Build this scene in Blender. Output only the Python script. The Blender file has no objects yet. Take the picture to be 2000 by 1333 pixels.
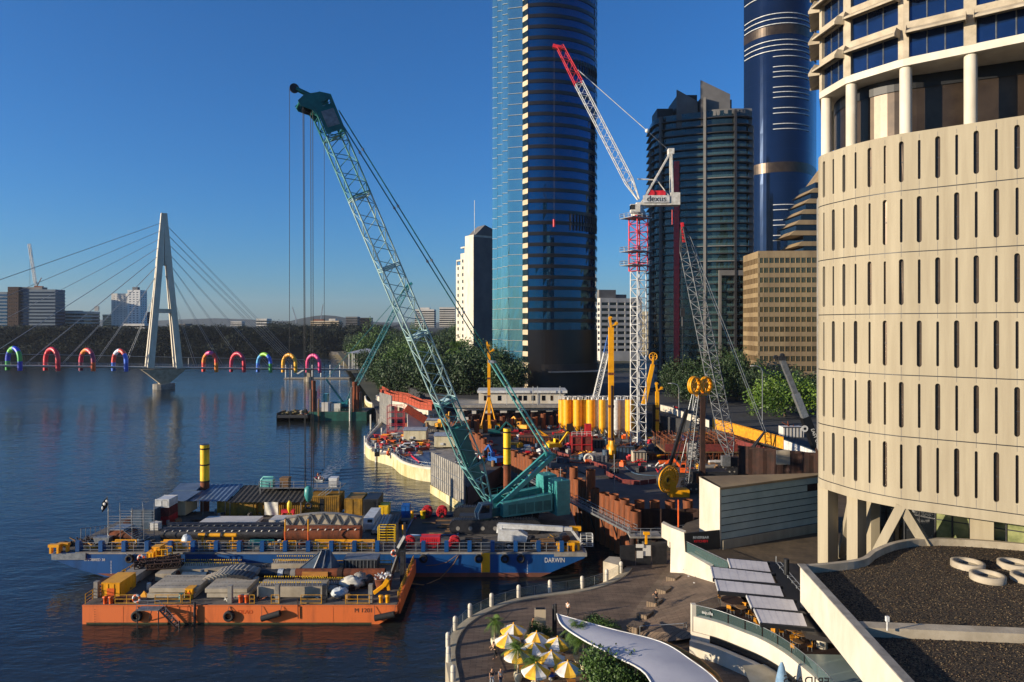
import bpy,math,random
from mathutils import Vector as V,Matrix
random.seed(7)
SC=bpy.context.scene
COL=SC.collection
R=math.radians
F,HZ,H=1333.0,636.0,37.0
# camera, sky, sun, exposure
_c=bpy.data.cameras.new('camera')
_c.sensor_width=36;_c.lens=36*F/2000;_c.shift_y=(HZ-666.5)/2000
_c.clip_start=1;_c.clip_end=30000
cam=bpy.data.objects.new('camera',_c);COL.objects.link(cam)
cam.location=(0,0,H);cam.rotation_euler=(R(90),0,0)
SC.camera=cam
SUN_EL,SUN_AZ=R(12),R(250)
wd=bpy.data.worlds.new('World');SC.world=wd;wd.use_nodes=True
_n=wd.node_tree.nodes
sky=_n.new('ShaderNodeTexSky');sky.sky_type='NISHITA';sky.sun_disc=False
sky.sun_elevation=SUN_EL;sky.sun_rotation=SUN_AZ
sky.air_density=1.15;sky.dust_density=0.25;sky.ozone_density=9.0;sky.altitude=0
wd.node_tree.links.new(sky.outputs[0],_n['Background'].inputs[0])
_n['Background'].inputs[1].default_value=0.115
_l=bpy.data.lights.new('sun','SUN');_l.energy=5.0;_l.angle=R(0.5);_l.color=(1,.86,.66)
sun=bpy.data.objects.new('sun',_l);COL.objects.link(sun)
_s=V((math.sin(SUN_AZ)*math.cos(SUN_EL),math.cos(SUN_AZ)*math.cos(SUN_EL),math.sin(SUN_EL)))
sun.rotation_euler=_s.to_track_quat('Z','Y').to_euler()
sun.location=(-200,-60,150)
SC.view_settings.view_transform='Standard';SC.view_settings.look='None'
SC.view_settings.exposure=0.6;SC.view_settings.gamma=1.0
SC.render.engine='CYCLES';SC.cycles.use_denoising=True
SC.cycles.max_bounces=8;SC.cycles.transparent_max_bounces=16
# helpers
def G(px,py,z=0.0):
 d=(H-z)*F/(py-HZ);return V(((px-1000)*d/F,d,z))
def A(px,py,d):return V(((px-1000)*d/F,d,H-(py-HZ)*d/F))
def hx(h):
 h=h.lstrip('#');o=[]
 for i in(0,2,4):
  c=int(h[i:i+2],16)/255;o.append(c/12.92 if c<=.04045 else((c+.055)/1.055)**2.4)
 return(*o,1)
MATS={}
def mat(name,a,b=None,rough=.6,metal=0.0,scale=.8,bump=0.0,stretch=(1,1,1),lo=.35,hi=.65,spec=.5,detail=6,emit=0,rnd=0.0,bscale=None):
 """weathered surface: two real colours of the thing mixed by noise"""
 m=bpy.data.materials.new(name);m.use_nodes=True
 nt=m.node_tree;N=nt.nodes;L=nt.links;P=N['Principled BSDF']
 A_=hx(a)if isinstance(a,str)else a
 B_=(hx(b)if isinstance(b,str)else b)if b else tuple(c*.72 for c in A_[:3])+(1,)
 tc=N.new('ShaderNodeTexCoord');mp=N.new('ShaderNodeMapping');mp.inputs['Scale'].default_value=stretch
 L.new(tc.outputs['Object'],mp.inputs[0])
 nz=N.new('ShaderNodeTexNoise');nz.inputs['Scale'].default_value=scale;nz.inputs['Detail'].default_value=detail
 nz.inputs['Roughness'].default_value=.65
 L.new(mp.outputs[0],nz.inputs['Vector'])
 mr=N.new('ShaderNodeMapRange');mr.inputs[1].default_value=lo;mr.inputs[2].default_value=hi
 L.new(nz.outputs[0],mr.inputs[0])
 mx=N.new('ShaderNodeMix');mx.data_type='RGBA';mx.inputs[6].default_value=A_;mx.inputs[7].default_value=B_
 L.new(mr.outputs[0],mx.inputs[0])
 out=mx.outputs[2]
 if rnd:
  oi=N.new('ShaderNodeObjectInfo');hs=N.new('ShaderNodeHueSaturation')
  m2=N.new('ShaderNodeMapRange');m2.inputs[3].default_value=1-rnd;m2.inputs[4].default_value=1+rnd
  L.new(oi.outputs['Random'],m2.inputs[0]);L.new(m2.outputs[0],hs.inputs['Value']);L.new(out,hs.inputs['Color']);out=hs.outputs[0]
 L.new(out,P.inputs['Base Color'])
 P.inputs['Roughness'].default_value=rough;P.inputs['Metallic'].default_value=metal
 P.inputs['Specular IOR Level'].default_value=spec
 if bump:
  nb=N.new('ShaderNodeTexNoise');nb.inputs['Scale'].default_value=bscale or scale*6;nb.inputs['Detail'].default_value=4
  L.new(mp.outputs[0],nb.inputs['Vector'])
  bp=N.new('ShaderNodeBump');bp.inputs['Strength'].default_value=1;bp.inputs['Distance'].default_value=bump
  L.new(nb.outputs[0],bp.inputs['Height']);L.new(bp.outputs[0],P.inputs['Normal'])
 if emit:
  P.inputs['Emission Color'].default_value=A_;P.inputs['Emission Strength'].default_value=emit
 MATS[name]=m;return m
def grid_mat(name,base,b2,line,cell,width,rough=.8,metal=0,axes='xy',offs=.5,bump=.003):
 """paving / panels: brick texture on object coordinates"""
 m=bpy.data.materials.new(name);m.use_nodes=True
 nt=m.node_tree;N=nt.nodes;L=nt.links;P=N['Principled BSDF']
 tc=N.new('ShaderNodeTexCoord');src=tc.outputs['Object']
 if axes!='xy':
  sp=N.new('ShaderNodeSeparateXYZ');cb=N.new('ShaderNodeCombineXYZ');L.new(src,sp.inputs[0])
  L.new(sp.outputs['XYZ'.index(axes[0].upper())],cb.inputs[0]);L.new(sp.outputs['XYZ'.index(axes[1].upper())],cb.inputs[1]);src=cb.outputs[0]
 br=N.new('ShaderNodeTexBrick');L.new(src,br.inputs[0]);br.offset=offs
 br.inputs['Color1'].default_value=hx(base);br.inputs['Color2'].default_value=hx(b2);br.inputs['Mortar'].default_value=hx(line)
 br.inputs['Scale'].default_value=1;br.inputs['Mortar Size'].default_value=width
 br.inputs['Brick Width'].default_value=cell[0];br.inputs['Row Height'].default_value=cell[1]
 nz=N.new('ShaderNodeTexNoise');nz.inputs['Scale'].default_value=.35;nz.inputs['Detail'].default_value=8;L.new(tc.outputs['Object'],nz.inputs[0])
 hs=N.new('ShaderNodeHueSaturation');mr=N.new('ShaderNodeMapRange');mr.inputs[1].default_value=.3;mr.inputs[2].default_value=.7
 mr.inputs[3].default_value=.65;mr.inputs[4].default_value=1.25
 L.new(nz.outputs[0],mr.inputs[0]);L.new(mr.outputs[0],hs.inputs['Value']);L.new(br.outputs[0],hs.inputs['Color']);L.new(hs.outputs[0],P.inputs['Base Color'])
 P.inputs['Roughness'].default_value=rough;P.inputs['Metallic'].default_value=metal
 MATS[name]=m;return m
def glass_clear(name,tint,alpha,rough=.05):
 m=bpy.data.materials.new(name);m.use_nodes=True
 P=m.node_tree.nodes['Principled BSDF'];P.inputs['Base Color'].default_value=hx(tint);P.inputs['Roughness'].default_value=rough
 P.inputs['Alpha'].default_value=alpha;P.inputs['Specular IOR Level'].default_value=.8
 MATS[name]=m;return m
def wmat(o):
 m=o.matrix_basis.copy()
 while o.parent:o=o.parent;m=o.matrix_basis@m
 return m
def frame_of(d,up=V((0,0,1))):
 d=V(d).normalized()
 if abs(d.dot(up))>.995:up=V((0,1,0))
 a=d.cross(up).normalized();b=a.cross(d).normalized();return a,b
class MB:
 """collects shapes for ONE mesh"""
 def __init__(s):s.v=[];s.f=[];s.mi=[];s.sm=[];s.k=0
 def m(s,k):s.k=k;return s
 def add(s,vs,fs,sm=0):
  o=len(s.v);s.v+=[tuple(v)for v in vs]
  for f in fs:s.f.append([i+o for i in f]);s.mi.append(s.k);s.sm.append(sm)
  return s
 def bx(s,x0,x1,y0,y1,z0,z1):
  v=[(x0,y0,z0),(x1,y0,z0),(x1,y1,z0),(x0,y1,z0),(x0,y0,z1),(x1,y0,z1),(x1,y1,z1),(x0,y1,z1)]
  return s.add(v,[(0,3,2,1),(4,5,6,7),(0,1,5,4),(1,2,6,5),(2,3,7,6),(3,0,4,7)])
 def box(s,c,sz,rz=0.0):
  x,y,z=sz[0]/2,sz[1]/2,sz[2]/2;ca,sa=math.cos(rz),math.sin(rz)
  P=[(i*x,j*y,k*z)for k in(-1,1)for i,j in((-1,-1),(1,-1),(1,1),(-1,1))]
  v=[(c[0]+p[0]*ca-p[1]*sa,c[1]+p[0]*sa+p[1]*ca,c[2]+p[2])for p in P]
  return s.add(v,[(0,3,2,1),(4,5,6,7),(0,1,5,4),(1,2,6,5),(2,3,7,6),(3,0,4,7)])
 def beam(s,p,q,w,h=None,up=V((0,0,1)),w2=None,h2=None):
  h=h or w;w2=w2 or w;h2=h2 or(h if w2==w else h*w2/w);p,q=V(p),V(q);a,b=frame_of(q-p,V(up));v=[]
  for c,ww,hh in((p,w,h),(q,w2,h2)):
   for i,j in((-1,-1),(1,-1),(1,1),(-1,1)):v.append(c+a*i*ww/2+b*j*hh/2)
  return s.add(v,[(0,3,2,1),(4,5,6,7),(0,1,5,4),(1,2,6,5),(2,3,7,6),(3,0,4,7)])
 def tube(s,p,q,r,n=8,r2=None,caps=True):
  r2=r if r2 is None else r2;p,q=V(p),V(q)
  if(q-p).length<1e-6:return s
  a,b=frame_of(q-p);v=[]
  for c,rr in((p,r),(q,r2)):
   for i in range(n):t=2*math.pi*i/n;v.append(c+a*math.cos(t)*rr+b*math.sin(t)*rr)
  s.add(v,[(i,i+n,(i+1)%n+n,(i+1)%n)for i in range(n)],1)
  if caps:s.add(v[:n],[tuple(range(n))]);s.add(v[n:],[tuple(range(n))[::-1]])
  return s
 def path(s,pts,r,n=6,closed=False):
  pts=[V(p)for p in pts];k=len(pts);v=[];a=None
  for i in range(k):
   d=(pts[(i+1)%k]-pts[i-1])if closed or 0<i<k-1 else(pts[1]-pts[0]if i==0 else pts[-1]-pts[-2])
   d.normalize()
   if a is None:a,b=frame_of(d)
   else:
    a=(a-d*a.dot(d)).normalized();b=a.cross(d)
   for j in range(n):t=2*math.pi*j/n;v.append(pts[i]+a*math.cos(t)*r+b*math.sin(t)*r)
  fs=[]
  for i in range(k if closed else k-1):
   for j in range(n):fs.append((i*n+j,((i+1)%k)*n+j,((i+1)%k)*n+(j+1)%n,i*n+(j+1)%n))
  s.add(v,fs,1)
  if not closed:s.add(v[:n],[tuple(range(n))]);s.add(v[-n:],[tuple(range(n))[::-1]])
  return s
 def prism(s,poly,z0,z1):
  n=len(poly)
  ar=sum(poly[i][0]*poly[(i+1)%n][1]-poly[(i+1)%n][0]*poly[i][1]for i in range(n))
  if ar<0:poly=poly[::-1]
  v=[(p[0],p[1],z0)for p in poly]+[(p[0],p[1],z1)for p in poly]
  return s.add(v,[tuple(range(n))[::-1],tuple(range(n,2*n))]+[(i,(i+1)%n,(i+1)%n+n,i+n)for i in range(n)])
 def ext(s,poly,vec):
  n=len(poly);vec=V(vec);v=[V(p)for p in poly]+[V(p)+vec for p in poly]
  return s.add(v,[tuple(range(n))[::-1],tuple(range(n,2*n))]+[(i,(i+1)%n,(i+1)%n+n,i+n)for i in range(n)])
 def lathe(s,prof,n=16,c=(0,0,0),axis=2,caps=True):
  v=[]
  for r,z in prof:
   for i in range(n):
    t=2*math.pi*i/n;p=[r*math.cos(t),r*math.sin(t),z]
    if axis==1:p=[p[0],p[2],-p[1]]
    if axis==0:p=[p[2],p[0],p[1]]
    v.append((p[0]+c[0],p[1]+c[1],p[2]+c[2]))
  k=len(prof)
  s.add(v,[(i*n+j,i*n+(j+1)%n,(i+1)*n+(j+1)%n,(i+1)*n+j)for i in range(k-1)for j in range(n)],1)
  if caps:
   if prof[0][0]>1e-4:s.add(v[:n],[tuple(range(n))[::-1]])
   if prof[-1][0]>1e-4:s.add(v[-n:],[tuple(range(n))])
  return s
 def quad(s,a,b,c,d,sm=0):return s.add([a,b,c,d],[(0,1,2,3)],sm)
 def strip(s,pts,z0,z1,closed=False):
  n=len(pts);v=[(p[0],p[1],z0)for p in pts]+[(p[0],p[1],z1)for p in pts]
  return s.add(v,[(i,(i+1)%n,(i+1)%n+n,i+n)for i in range(n if closed else n-1)])
 def blob(s,c,r,sq=(1,1,1),n=8,jit=0.0):
  v=[];m=n//2+1
  for i in range(m+1):
   ph=math.pi*i/m
   for j in range(n):
    t=2*math.pi*j/n;k=1+random.uniform(-jit,jit)
    v.append((c[0]+r*k*sq[0]*math.sin(ph)*math.cos(t),c[1]+r*k*sq[1]*math.sin(ph)*math.sin(t),c[2]+r*k*sq[2]*math.cos(ph)))
  return s.add(v,[(i*n+j,(i+1)*n+j,(i+1)*n+(j+1)%n,i*n+(j+1)%n)for i in range(m)for j in range(n)],1)
 def sheet(s,P,nu,nv,th=0.0):
  """P(u,v) over the unit square -> a sheet (with thickness th along -z)"""
  v=[P(i/nu,j/nv)for j in range(nv+1)for i in range(nu+1)];w=nu+1
  s.add(v,[(j*w+i,j*w+i+1,(j+1)*w+i+1,(j+1)*w+i)for j in range(nv)for i in range(nu)],1)
  if th:
   s.add([V(p)-V((0,0,th))for p in v],[(j*w+i,(j+1)*w+i,(j+1)*w+i+1,j*w+i+1)for j in range(nv)for i in range(nu)],1)
  return s
 def build(s,name,mats,parent=None,world=False,loc=None):
  me=bpy.data.meshes.new(name);vs=s.v
  if parent is None:
   if loc is None:
    xs=[v[0]for v in vs];ys=[v[1]for v in vs];zs=[v[2]for v in vs]
    loc=((min(xs)+max(xs))/2,(min(ys)+max(ys))/2,min(zs))
   vs=[(v[0]-loc[0],v[1]-loc[1],v[2]-loc[2])for v in vs]
  elif world:
   iv=wmat(parent).inverted();vs=[iv@V(v)for v in vs]
  me.from_pydata(vs,[],s.f)
  for m in(mats if isinstance(mats,(list,tuple))else[mats]):me.materials.append(MATS[m]if isinstance(m,str)else m)
  me.polygons.foreach_set('material_index',s.mi);me.polygons.foreach_set('use_smooth',[bool(x)for x in s.sm]);me.update()
  o=bpy.data.objects.new(name,me);COL.objects.link(o)
  if parent is not None:o.parent=parent
  else:o.location=loc
  return o
def tag(o,label,cat,group=None):
 o['label']=label;o['category']=cat;o['kind']='thing'
 if group:o['group']=group
 return o
def T(name,label,cat,loc=(0,0,0),rz=0.0,group=None):
 o=bpy.data.objects.new(name,None);COL.objects.link(o);o.location=loc;o.rotation_euler=(0,0,rz);o.empty_display_size=.3
 return tag(o,label,cat,group)
def struct(o,kind='structure'):o['kind']=kind;return o
def inst(o,name=None,parent=None,loc=None,rz=None):
 """another part that shares the mesh"""
 c=o.copy();COL.objects.link(c);c.parent=parent or o.parent
 if loc is not None:c.location=loc
 if rz is not None:c.rotation_euler=(0,0,rz)
 return c
def dup(root,loc,rz=None,label=None,scale=None,group=None):
 r=root.copy();COL.objects.link(r);r.location=loc
 if rz is not None:r.rotation_euler=(root.rotation_euler[0],root.rotation_euler[1],rz)
 if label:r['label']=label
 if group:r['group']=group
 if scale:r.scale=(scale,)*3 if isinstance(scale,(int,float))else scale
 for ch in list(root.children):
  c=ch.copy();COL.objects.link(c);c.parent=r
  for g in list(ch.children):
   d=g.copy();COL.objects.link(d);d.parent=c
 return r
def text(name,body,size,m,parent,loc,rot,ext=.012,align='CENTER',world=True):
 cu=bpy.data.curves.new(name,'FONT');cu.body=body;cu.size=size;cu.extrude=ext;cu.align_x=align;cu.align_y='CENTER'
 f_=bpy.data.objects.new('tmp',cu);COL.objects.link(f_);bpy.context.view_layer.update()
 me=bpy.data.meshes.new_from_object(f_.evaluated_get(bpy.context.evaluated_depsgraph_get()));me.name=name;COL.objects.unlink(f_);bpy.data.objects.remove(f_)
 me.materials.clear();me.materials.append(MATS[m]);o=bpy.data.objects.new(name,me);COL.objects.link(o);o.parent=parent
 M_=Matrix.Translation(loc)@Matrix.Rotation(rot[2],4,'Z')@Matrix.Rotation(rot[1],4,'Y')@Matrix.Rotation(rot[0],4,'X')
 o.matrix_basis=(wmat(parent).inverted()@M_)if world else M_
 return o
def rail(mb,pts,h=1.1,sp=2.0,r=.025,rails=(1,.55),n=5):
 """posts and rails along a polyline"""
 for a,b in zip(pts[:-1],pts[1:]):
  a,b=V(a),V(b);k=max(1,round((b-a).length/sp))
  for i in range(k+1):
   p=a.lerp(b,i/k);mb.tube(p,p+V((0,0,h)),r,n)
  for f in rails:mb.tube(a+V((0,0,h*f)),b+V((0,0,h*f)),r,n)
 return mb
def lattice(mb,p,q,w,h,n,cr,lr,side=None,w2=None,h2=None,tri=False,k=5,up=V((0,0,1)),brace=True):
 """four-chord lattice between p and q"""
 p,q=V(p),V(q);d=(q-p)
 a,b=(frame_of(d,V(up))if side is None else(V(side).normalized(),V(side).normalized().cross(d.normalized())))
 w2=w if w2 is None else w2;h2=h if h2 is None else h2
 cs=[(-1,-1),(1,-1),(1,1),(-1,1)]if not tri else[(-1,-1),(1,-1),(0,1)]
 def pt(c,t):return p+d*t+a*c[0]*(w+(w2-w)*t)/2+b*c[1]*(h+(h2-h)*t)/2
 for c in cs:mb.tube(pt(c,0),pt(c,1),cr,k)
 m=len(cs)
 for j in range(m):
  c0,c1=cs[j],cs[(j+1)%m]
  for i in range(n):
   t0,t1=i/n,(i+1)/n
   if(i+j)%2==0:mb.tube(pt(c0,t0),pt(c1,t1),lr,4,caps=False)
   else:mb.tube(pt(c1,t0),pt(c0,t1),lr,4,caps=False)
   if brace:mb.tube(pt(c0,t0),pt(c1,t0),lr,4,caps=False)
  mb.tube(pt(c0,1),pt(c1,1),lr,4,caps=False)
 return mb
def catmull(pts,n=8):
 pts=[V(p)for p in pts];out=[]
 for i in range(len(pts)-1):
  p0,p1,p2,p3=pts[max(i-1,0)],pts[i],pts[i+1],pts[min(i+2,len(pts)-1)]
  for j in range(n):
   t=j/n;out.append(.5*(2*p1+(p2-p0)*t+(2*p0-5*p1+4*p2-p3)*t*t+(3*p1-p0-3*p2+p3)*t**3))
 return out+[pts[-1]]
class Curve2:
 """plan curve by arc length; nrm points to the right of travel"""
 def __init__(s,pts):
  s.p=[V((p[0],p[1],0))for p in pts];s.l=[0]
  for a,b in zip(s.p[:-1],s.p[1:]):s.l.append(s.l[-1]+(b-a).length)
  s.len=s.l[-1]
 def at(s,t):
  t=min(max(t,0),s.len);i=0
  while i<len(s.l)-2 and s.l[i+1]<t:i+=1
  a,b=s.p[i],s.p[i+1];d=(b-a).normalized()
  def tan(k):
   k0,k1=max(k-1,0),min(k+1,len(s.p)-1);return(s.p[k1]-s.p[k0]).normalized()
  f=(t-s.l[i])/max(s.l[i+1]-s.l[i],1e-6);d=tan(i).lerp(tan(i+1),f).normalized()
  return a.lerp(b,f),V((d.y,-d.x,0)),d
# materials
mat('concrete','#b9ac95','#988b75',rough=.85,scale=.5,bump=.004)
mat('concrete_warm','#a59a82','#8b7f69',rough=.9,scale=.8,bump=.006,stretch=(1,1,.07),detail=12,lo=.35,hi=.8)
mat('concrete_grey','#9b968c','#77726a',rough=.9,scale=.6,bump=.006)
mat('white_wall','#d2cab9','#bdb29d',rough=.7,scale=.3,stretch=(1,1,.4))
mat('white_paint','#dcdcd8','#b9b6ae',rough=.45,scale=.9)
mat('white_steel','#dfdcd2','#b8b2a4',rough=.45,scale=1.2)
mat('grey_steel','#8d8f90','#6d6f70',rough=.45,metal=.5,scale=1.5)
mat('galv','#a9abab','#85888a',rough=.4,metal=.6,scale=2)
mat('dark_steel','#3b3b3d','#26262a',rough=.5,metal=.3,scale=1.5)
mat('black_rubber','#1c1c1d','#111112',rough=.8,scale=3)
mat('black','#121316','#0b0c0e',rough=.5)
mat('rust','#8a4520','#4e2714',rough=.85,scale=1.1,bump=.006,stretch=(1,1,.3))
mat('rust_dark','#3a2016','#21130d',rough=.9,scale=.7,bump=.006)
mat('yellow_dirty','#b08018','#6f5316',rough=.6,scale=.7)
mat('rust_orange','#8f4c23','#55301a',rough=.85,scale=1.3,stretch=(1,1,.25),rnd=.2)
mat('blue_hull','#0f4a84','#092e56',rough=.45,scale=.5,stretch=(1,1,.2),lo=.45,hi=.8,detail=10)
mat('boot_red','#7a4432','#5d3a2a',rough=.8,scale=.5)
mat('orange_hull','#dd6e30','#8f4421',rough=.6,scale=.6,lo=.5,hi=.85,stretch=(1,1,.15),detail=10)
mat('algae','#3f4424','#24281a',rough=.9,scale=1)
mat('deck_grey','#6f675c','#453f39',rough=.9,scale=.5,bump=.004,detail=9)
mat('deck_dark','#3a3733','#262422',rough=.85,scale=.4,detail=9)
mat('yellow','#f2a90a','#c98405',rough=.45,scale=.7,lo=.4,hi=.8)
mat('yellow_bright','#f0c419','#b98a12',rough=.5,scale=.5,lo=.45,hi=.8)
mat('yellow_rail','#e0a41c','#a87513',rough=.5,scale=2)
mat('orange','#e8641a','#c04a10',rough=.5,scale=1)
mat('red','#c8202a','#93161d',rough=.5,scale=1)
mat('red_bright','#e22f3a','#b8202a',rough=.5,scale=1)
mat('blue','#1660b0','#0f4682',rough=.45,scale=1)
mat('blue_grey','#3d566c','#2c3f50',rough=.6,scale=1)
mat('boom_teal','#78aaa7','#4f8683',rough=.4,scale=.5)
mat('boom_pale','#b4cbc8','#86aaa7',rough=.4,scale=.5)
mat('teal','#43938e','#2b706e',rough=.4,scale=.5,lo=.4,hi=.8)
mat('teal_dark','#1f6e6b','#155250',rough=.45,scale=.6)
mat('teal_light','#7cc0b8','#4f9a94',rough=.45,scale=.6)
mat('teal_sec','#1d7f86','#135b62',rough=.45,scale=.6)
mat('green_hull','#17584a','#0d3a32',rough=.5,scale=.4)
mat('cream','#e0d2b0','#c4b48e',rough=.7,scale=.5)
mat('shed_wall','#d8cda9','#b9ad8a',rough=.7,scale=.6,stretch=(3,3,.3))
mat('shed_roof','#b8b9b8','#94979a',rough=.45,metal=.3,scale=.6)
mat('roof_blue','#6d7f92','#56677a',rough=.4,metal=.3,scale=.6)
mat('wood','#8d6a44','#684c30',rough=.8,scale=2,stretch=(.2,2,2))
mat('orange_wood','#c98a3e','#a86d2a',rough=.7,scale=2,stretch=(.3,2,2))
mat('canvas','#d6d2c4','#b6b1a2',rough=.85,scale=1.5)
mat('sail','#bfbfc4','#b2b2ba',rough=.7,scale=.25)
mat('bag_plastic','#cfd4d6','#98a2a8',rough=.3,scale=3,bump=.03)
mat('mesh_orange','#bb4a28','#82331e',rough=.8,scale=2)
mat('mesh_red','#7c3028','#52221d',rough=.85,scale=1.5)
mat('mesh_yellow','#e39a16','#b27408',rough=.7,scale=1.5)
mat('gravel','#6e5a3d','#120d08',rough=.95,scale=6.5,bump=.05,detail=5,lo=.34,hi=.53,bscale=6.5)
mat('skin','#c89a78','#b88764',rough=.6)
mat('hair','#3a2a1c','#241a12',rough=.6)
mat('cloth_white','#e6e2dc','#c9c4bc',rough=.9)
mat('cloth_black','#1c1c20','#131316',rough=.9)
mat('cloth_blue','#2a3550','#1c2438',rough=.9)
mat('cloth_grey','#9aa0a6','#7c8288',rough=.9)
mat('hivis','#e8662a','#c84f1c',rough=.8)
mat('umb_yellow','#f2bd38','#e0a628',rough=.8,scale=2)
mat('umb_white','#e8e2d6','#d2ccc0',rough=.8,scale=2)
mat('umb_blue','#7e9db6','#63839e',rough=.8,scale=2)
mat('screen_blue','#2f6fd0','#2458ae',rough=.3)
mat('leaf','#4d6a26','#2a4214',rough=.6,scale=.35,rnd=.22)
mat('leaf_dark','#2f461b','#17270e',rough=.6,scale=.12,rnd=.25)
mat('leaf_bright','#66801f','#3d5a16',rough=.55,scale=.5,rnd=.15)
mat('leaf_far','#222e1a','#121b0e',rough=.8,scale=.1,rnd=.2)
mat('palm','#5d7a25','#3a5218',rough=.6,scale=1.5,rnd=.15)
mat('gravel_pale','#8c7757','#5e4c34',rough=.9,scale=9)
mat('bark','#6a5a48','#463a2e',rough=.9,scale=2,stretch=(2,2,.5))
mat('bark_pale','#b8a88e','#8d7c64',rough=.85,scale=1.5)
mat('asphalt','#3a3a3b','#2b2b2c',rough=.9,scale=.6,detail=9)
mat('site_mud','#54504c','#35322f',rough=.9,scale=.12,detail=10,bump=.02)
mat('earth','#4c4a36','#30331f',rough=.95,scale=.03,detail=9)
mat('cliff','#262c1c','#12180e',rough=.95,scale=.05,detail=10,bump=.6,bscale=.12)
mat('hill','#2c3a2c','#1f2b20',rough=1,scale=.004,detail=8)
mat('bank_mud','#7a6a45','#4f4a30',rough=.95,scale=.2)
mat('sea_wall','#d9cda6','#a6975f',rough=.85,scale=.5,stretch=(1,1,.25),bump=.004)
mat('spandrel_band','#1c1816','#151210',rough=.35,scale=.2)
mat('spandrel_dark','#2a2522','#221e1c',rough=.5,scale=.2)
mat('spandrel_tan','#94805f','#77644a',rough=.75,scale=.15,stretch=(1,1,.2))
mat('tan_wall','#c7b598','#ac987a',rough=.8,scale=.1)
mat('off_white','#cfcac0','#b4aea4',rough=.8,scale=.1)
mat('grey_wall','#726f6c','#5c5a58',rough=.8,scale=.1)
mat('bronze','#4a3c2e','#352a20',rough=.35,metal=.5,scale=.3)
def facade_glass(name,c,c2,metal,rough,scale=.05):
 return mat(name,c,c2,rough=rough,metal=metal,scale=scale,lo=.3,hi=.7,spec=.8)
facade_glass('glass_teal','#86b8bc','#6a9fa8',.85,.05)
facade_glass('glass_navy','#20587f','#173f5f',.8,.04)
facade_glass('glass_deep','#22344e','#18273c',.7,.09)
facade_glass('glass_dark','#151a20','#0e1216',.3,.06)
facade_glass('glass_green','#34494a','#182224',.6,.06,.3)
facade_glass('glass_bronze','#8a7350','#5f4d36',.75,.08,.15)
facade_glass('glass_window','#1b3560','#132748',.45,.05,.2)
facade_glass('glass_lobby','#b3b67e','#6c7650',.25,.1,.6)
facade_glass('glass_wall','#b4c2b8','#93a69f',.1,.3,.3)
glass_clear('glass_rail','#5d7a78',.28)
glass_clear('glass_thin','#88a09c',.12)
grid_mat('paving','#7c6854','#685544','#3a3029',(1.2,.3),.02)
grid_mat('plaza_paving','#64543f','#564835','#453a2c',(.8,.8),.02)
grid_mat('boards','#8a7660','#796650','#2e2620',(6,.2),.02)
def _water():
 m=bpy.data.materials.new('water');m.use_nodes=True;nt=m.node_tree;N=nt.nodes;L=nt.links;P=N['Principled BSDF']
 P.inputs['Base Color'].default_value=(.020,.023,.021,1);P.inputs['Roughness'].default_value=.06;P.inputs['IOR'].default_value=1.33
 tc=N.new('ShaderNodeTexCoord');h=None
 for sc,st,amp in((.9,(.8,1.6,1),.075),(.22,(.8,1.7,1),.17),(.05,(1,1.3,1),.30)):
  mp=N.new('ShaderNodeMapping');mp.inputs['Scale'].default_value=st;mp.inputs['Rotation'].default_value=(0,0,R(12));L.new(tc.outputs['Object'],mp.inputs[0])
  nz=N.new('ShaderNodeTexNoise');nz.inputs['Scale'].default_value=sc;nz.inputs['Detail'].default_value=3;L.new(mp.outputs[0],nz.inputs[0])
  mu=N.new('ShaderNodeMath');mu.operation='MULTIPLY';mu.inputs[1].default_value=amp;L.new(nz.outputs[0],mu.inputs[0])
  if h is None:h=mu
  else:
   ad=N.new('ShaderNodeMath');ad.operation='ADD';L.new(h.outputs[0],ad.inputs[0]);L.new(mu.outputs[0],ad.inputs[1]);h=ad
 bp=N.new('ShaderNodeBump');bp.inputs['Strength'].default_value=1;bp.inputs['Distance'].default_value=1.0
 L.new(h.outputs[0],bp.inputs['Height']);L.new(bp.outputs[0],P.inputs['Normal']);MATS['water']=m
_water()
# SETTING: water, land, banks, hills
struct(MB().quad((-4000,-600,0),(2500,-600,0),(2500,3500,0),(-4000,3500,0)).build('water','water',loc=(0,0,0)))
struct(MB().quad((-9000,-900,-6),(9000,-900,-6),(9000,9000,-6),(-9000,9000,-6)).build('ground','earth',loc=(0,0,-6)))
BANK=[(-2.5,160),(-9,139),(-12.5,150),(-14,168),(-14,206),(-34,226),(-50,255),(-62,300),(-70,350),(-88,452),(-130,590),(-214,836),(-300,1000),(-320,3000)]
_b=[(20.5,103)]+BANK
struct(MB().prism(_b+[(3000,3000),(3000,104),(66,104)],-5.9,4.0).build('city_ground','site_mud',loc=(0,0,0)))
_st=[(-45,300),(-30,262),(0,246),(38,222),(56,186),(62,150),(64,128),(130,122),(900,200),(900,1100),(-70,1100),(-90,500)]
struct(MB().prism(_st,3.9,9.6).build('street','asphalt',loc=(0,0,0)))
def _park(u,v):
 y=300+1500*v;i=0
 xb=-62-(y-300)*.283;x=xb+u*420
 z=4.1+15*min(1,max(0,(u-.05)*3.5))*min(1,v*6)+1.2*math.sin(x*.05)*u
 return(x,y,z)
struct(MB().sheet(_park,30,40).build('park_ground','earth',loc=(0,0,0)))
def _mud(u,v):
 y=560+330*v;xb=-70-(y-350)*.296;return(xb-7+u*14,y,-.25+4.6*u**1.6+.3*math.sin(y*.13))
struct(MB().sheet(_mud,6,40).build('river_shore','bank_mud',loc=(0,0,0)))
_fl=Curve2([(-1700,640),(-640,790),(-450,830),(-230,875),(100,960),(500,1150)])
random.seed(3)
_nz=[[random.uniform(-1,1)for _ in range(400)]for _ in range(20)]
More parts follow.
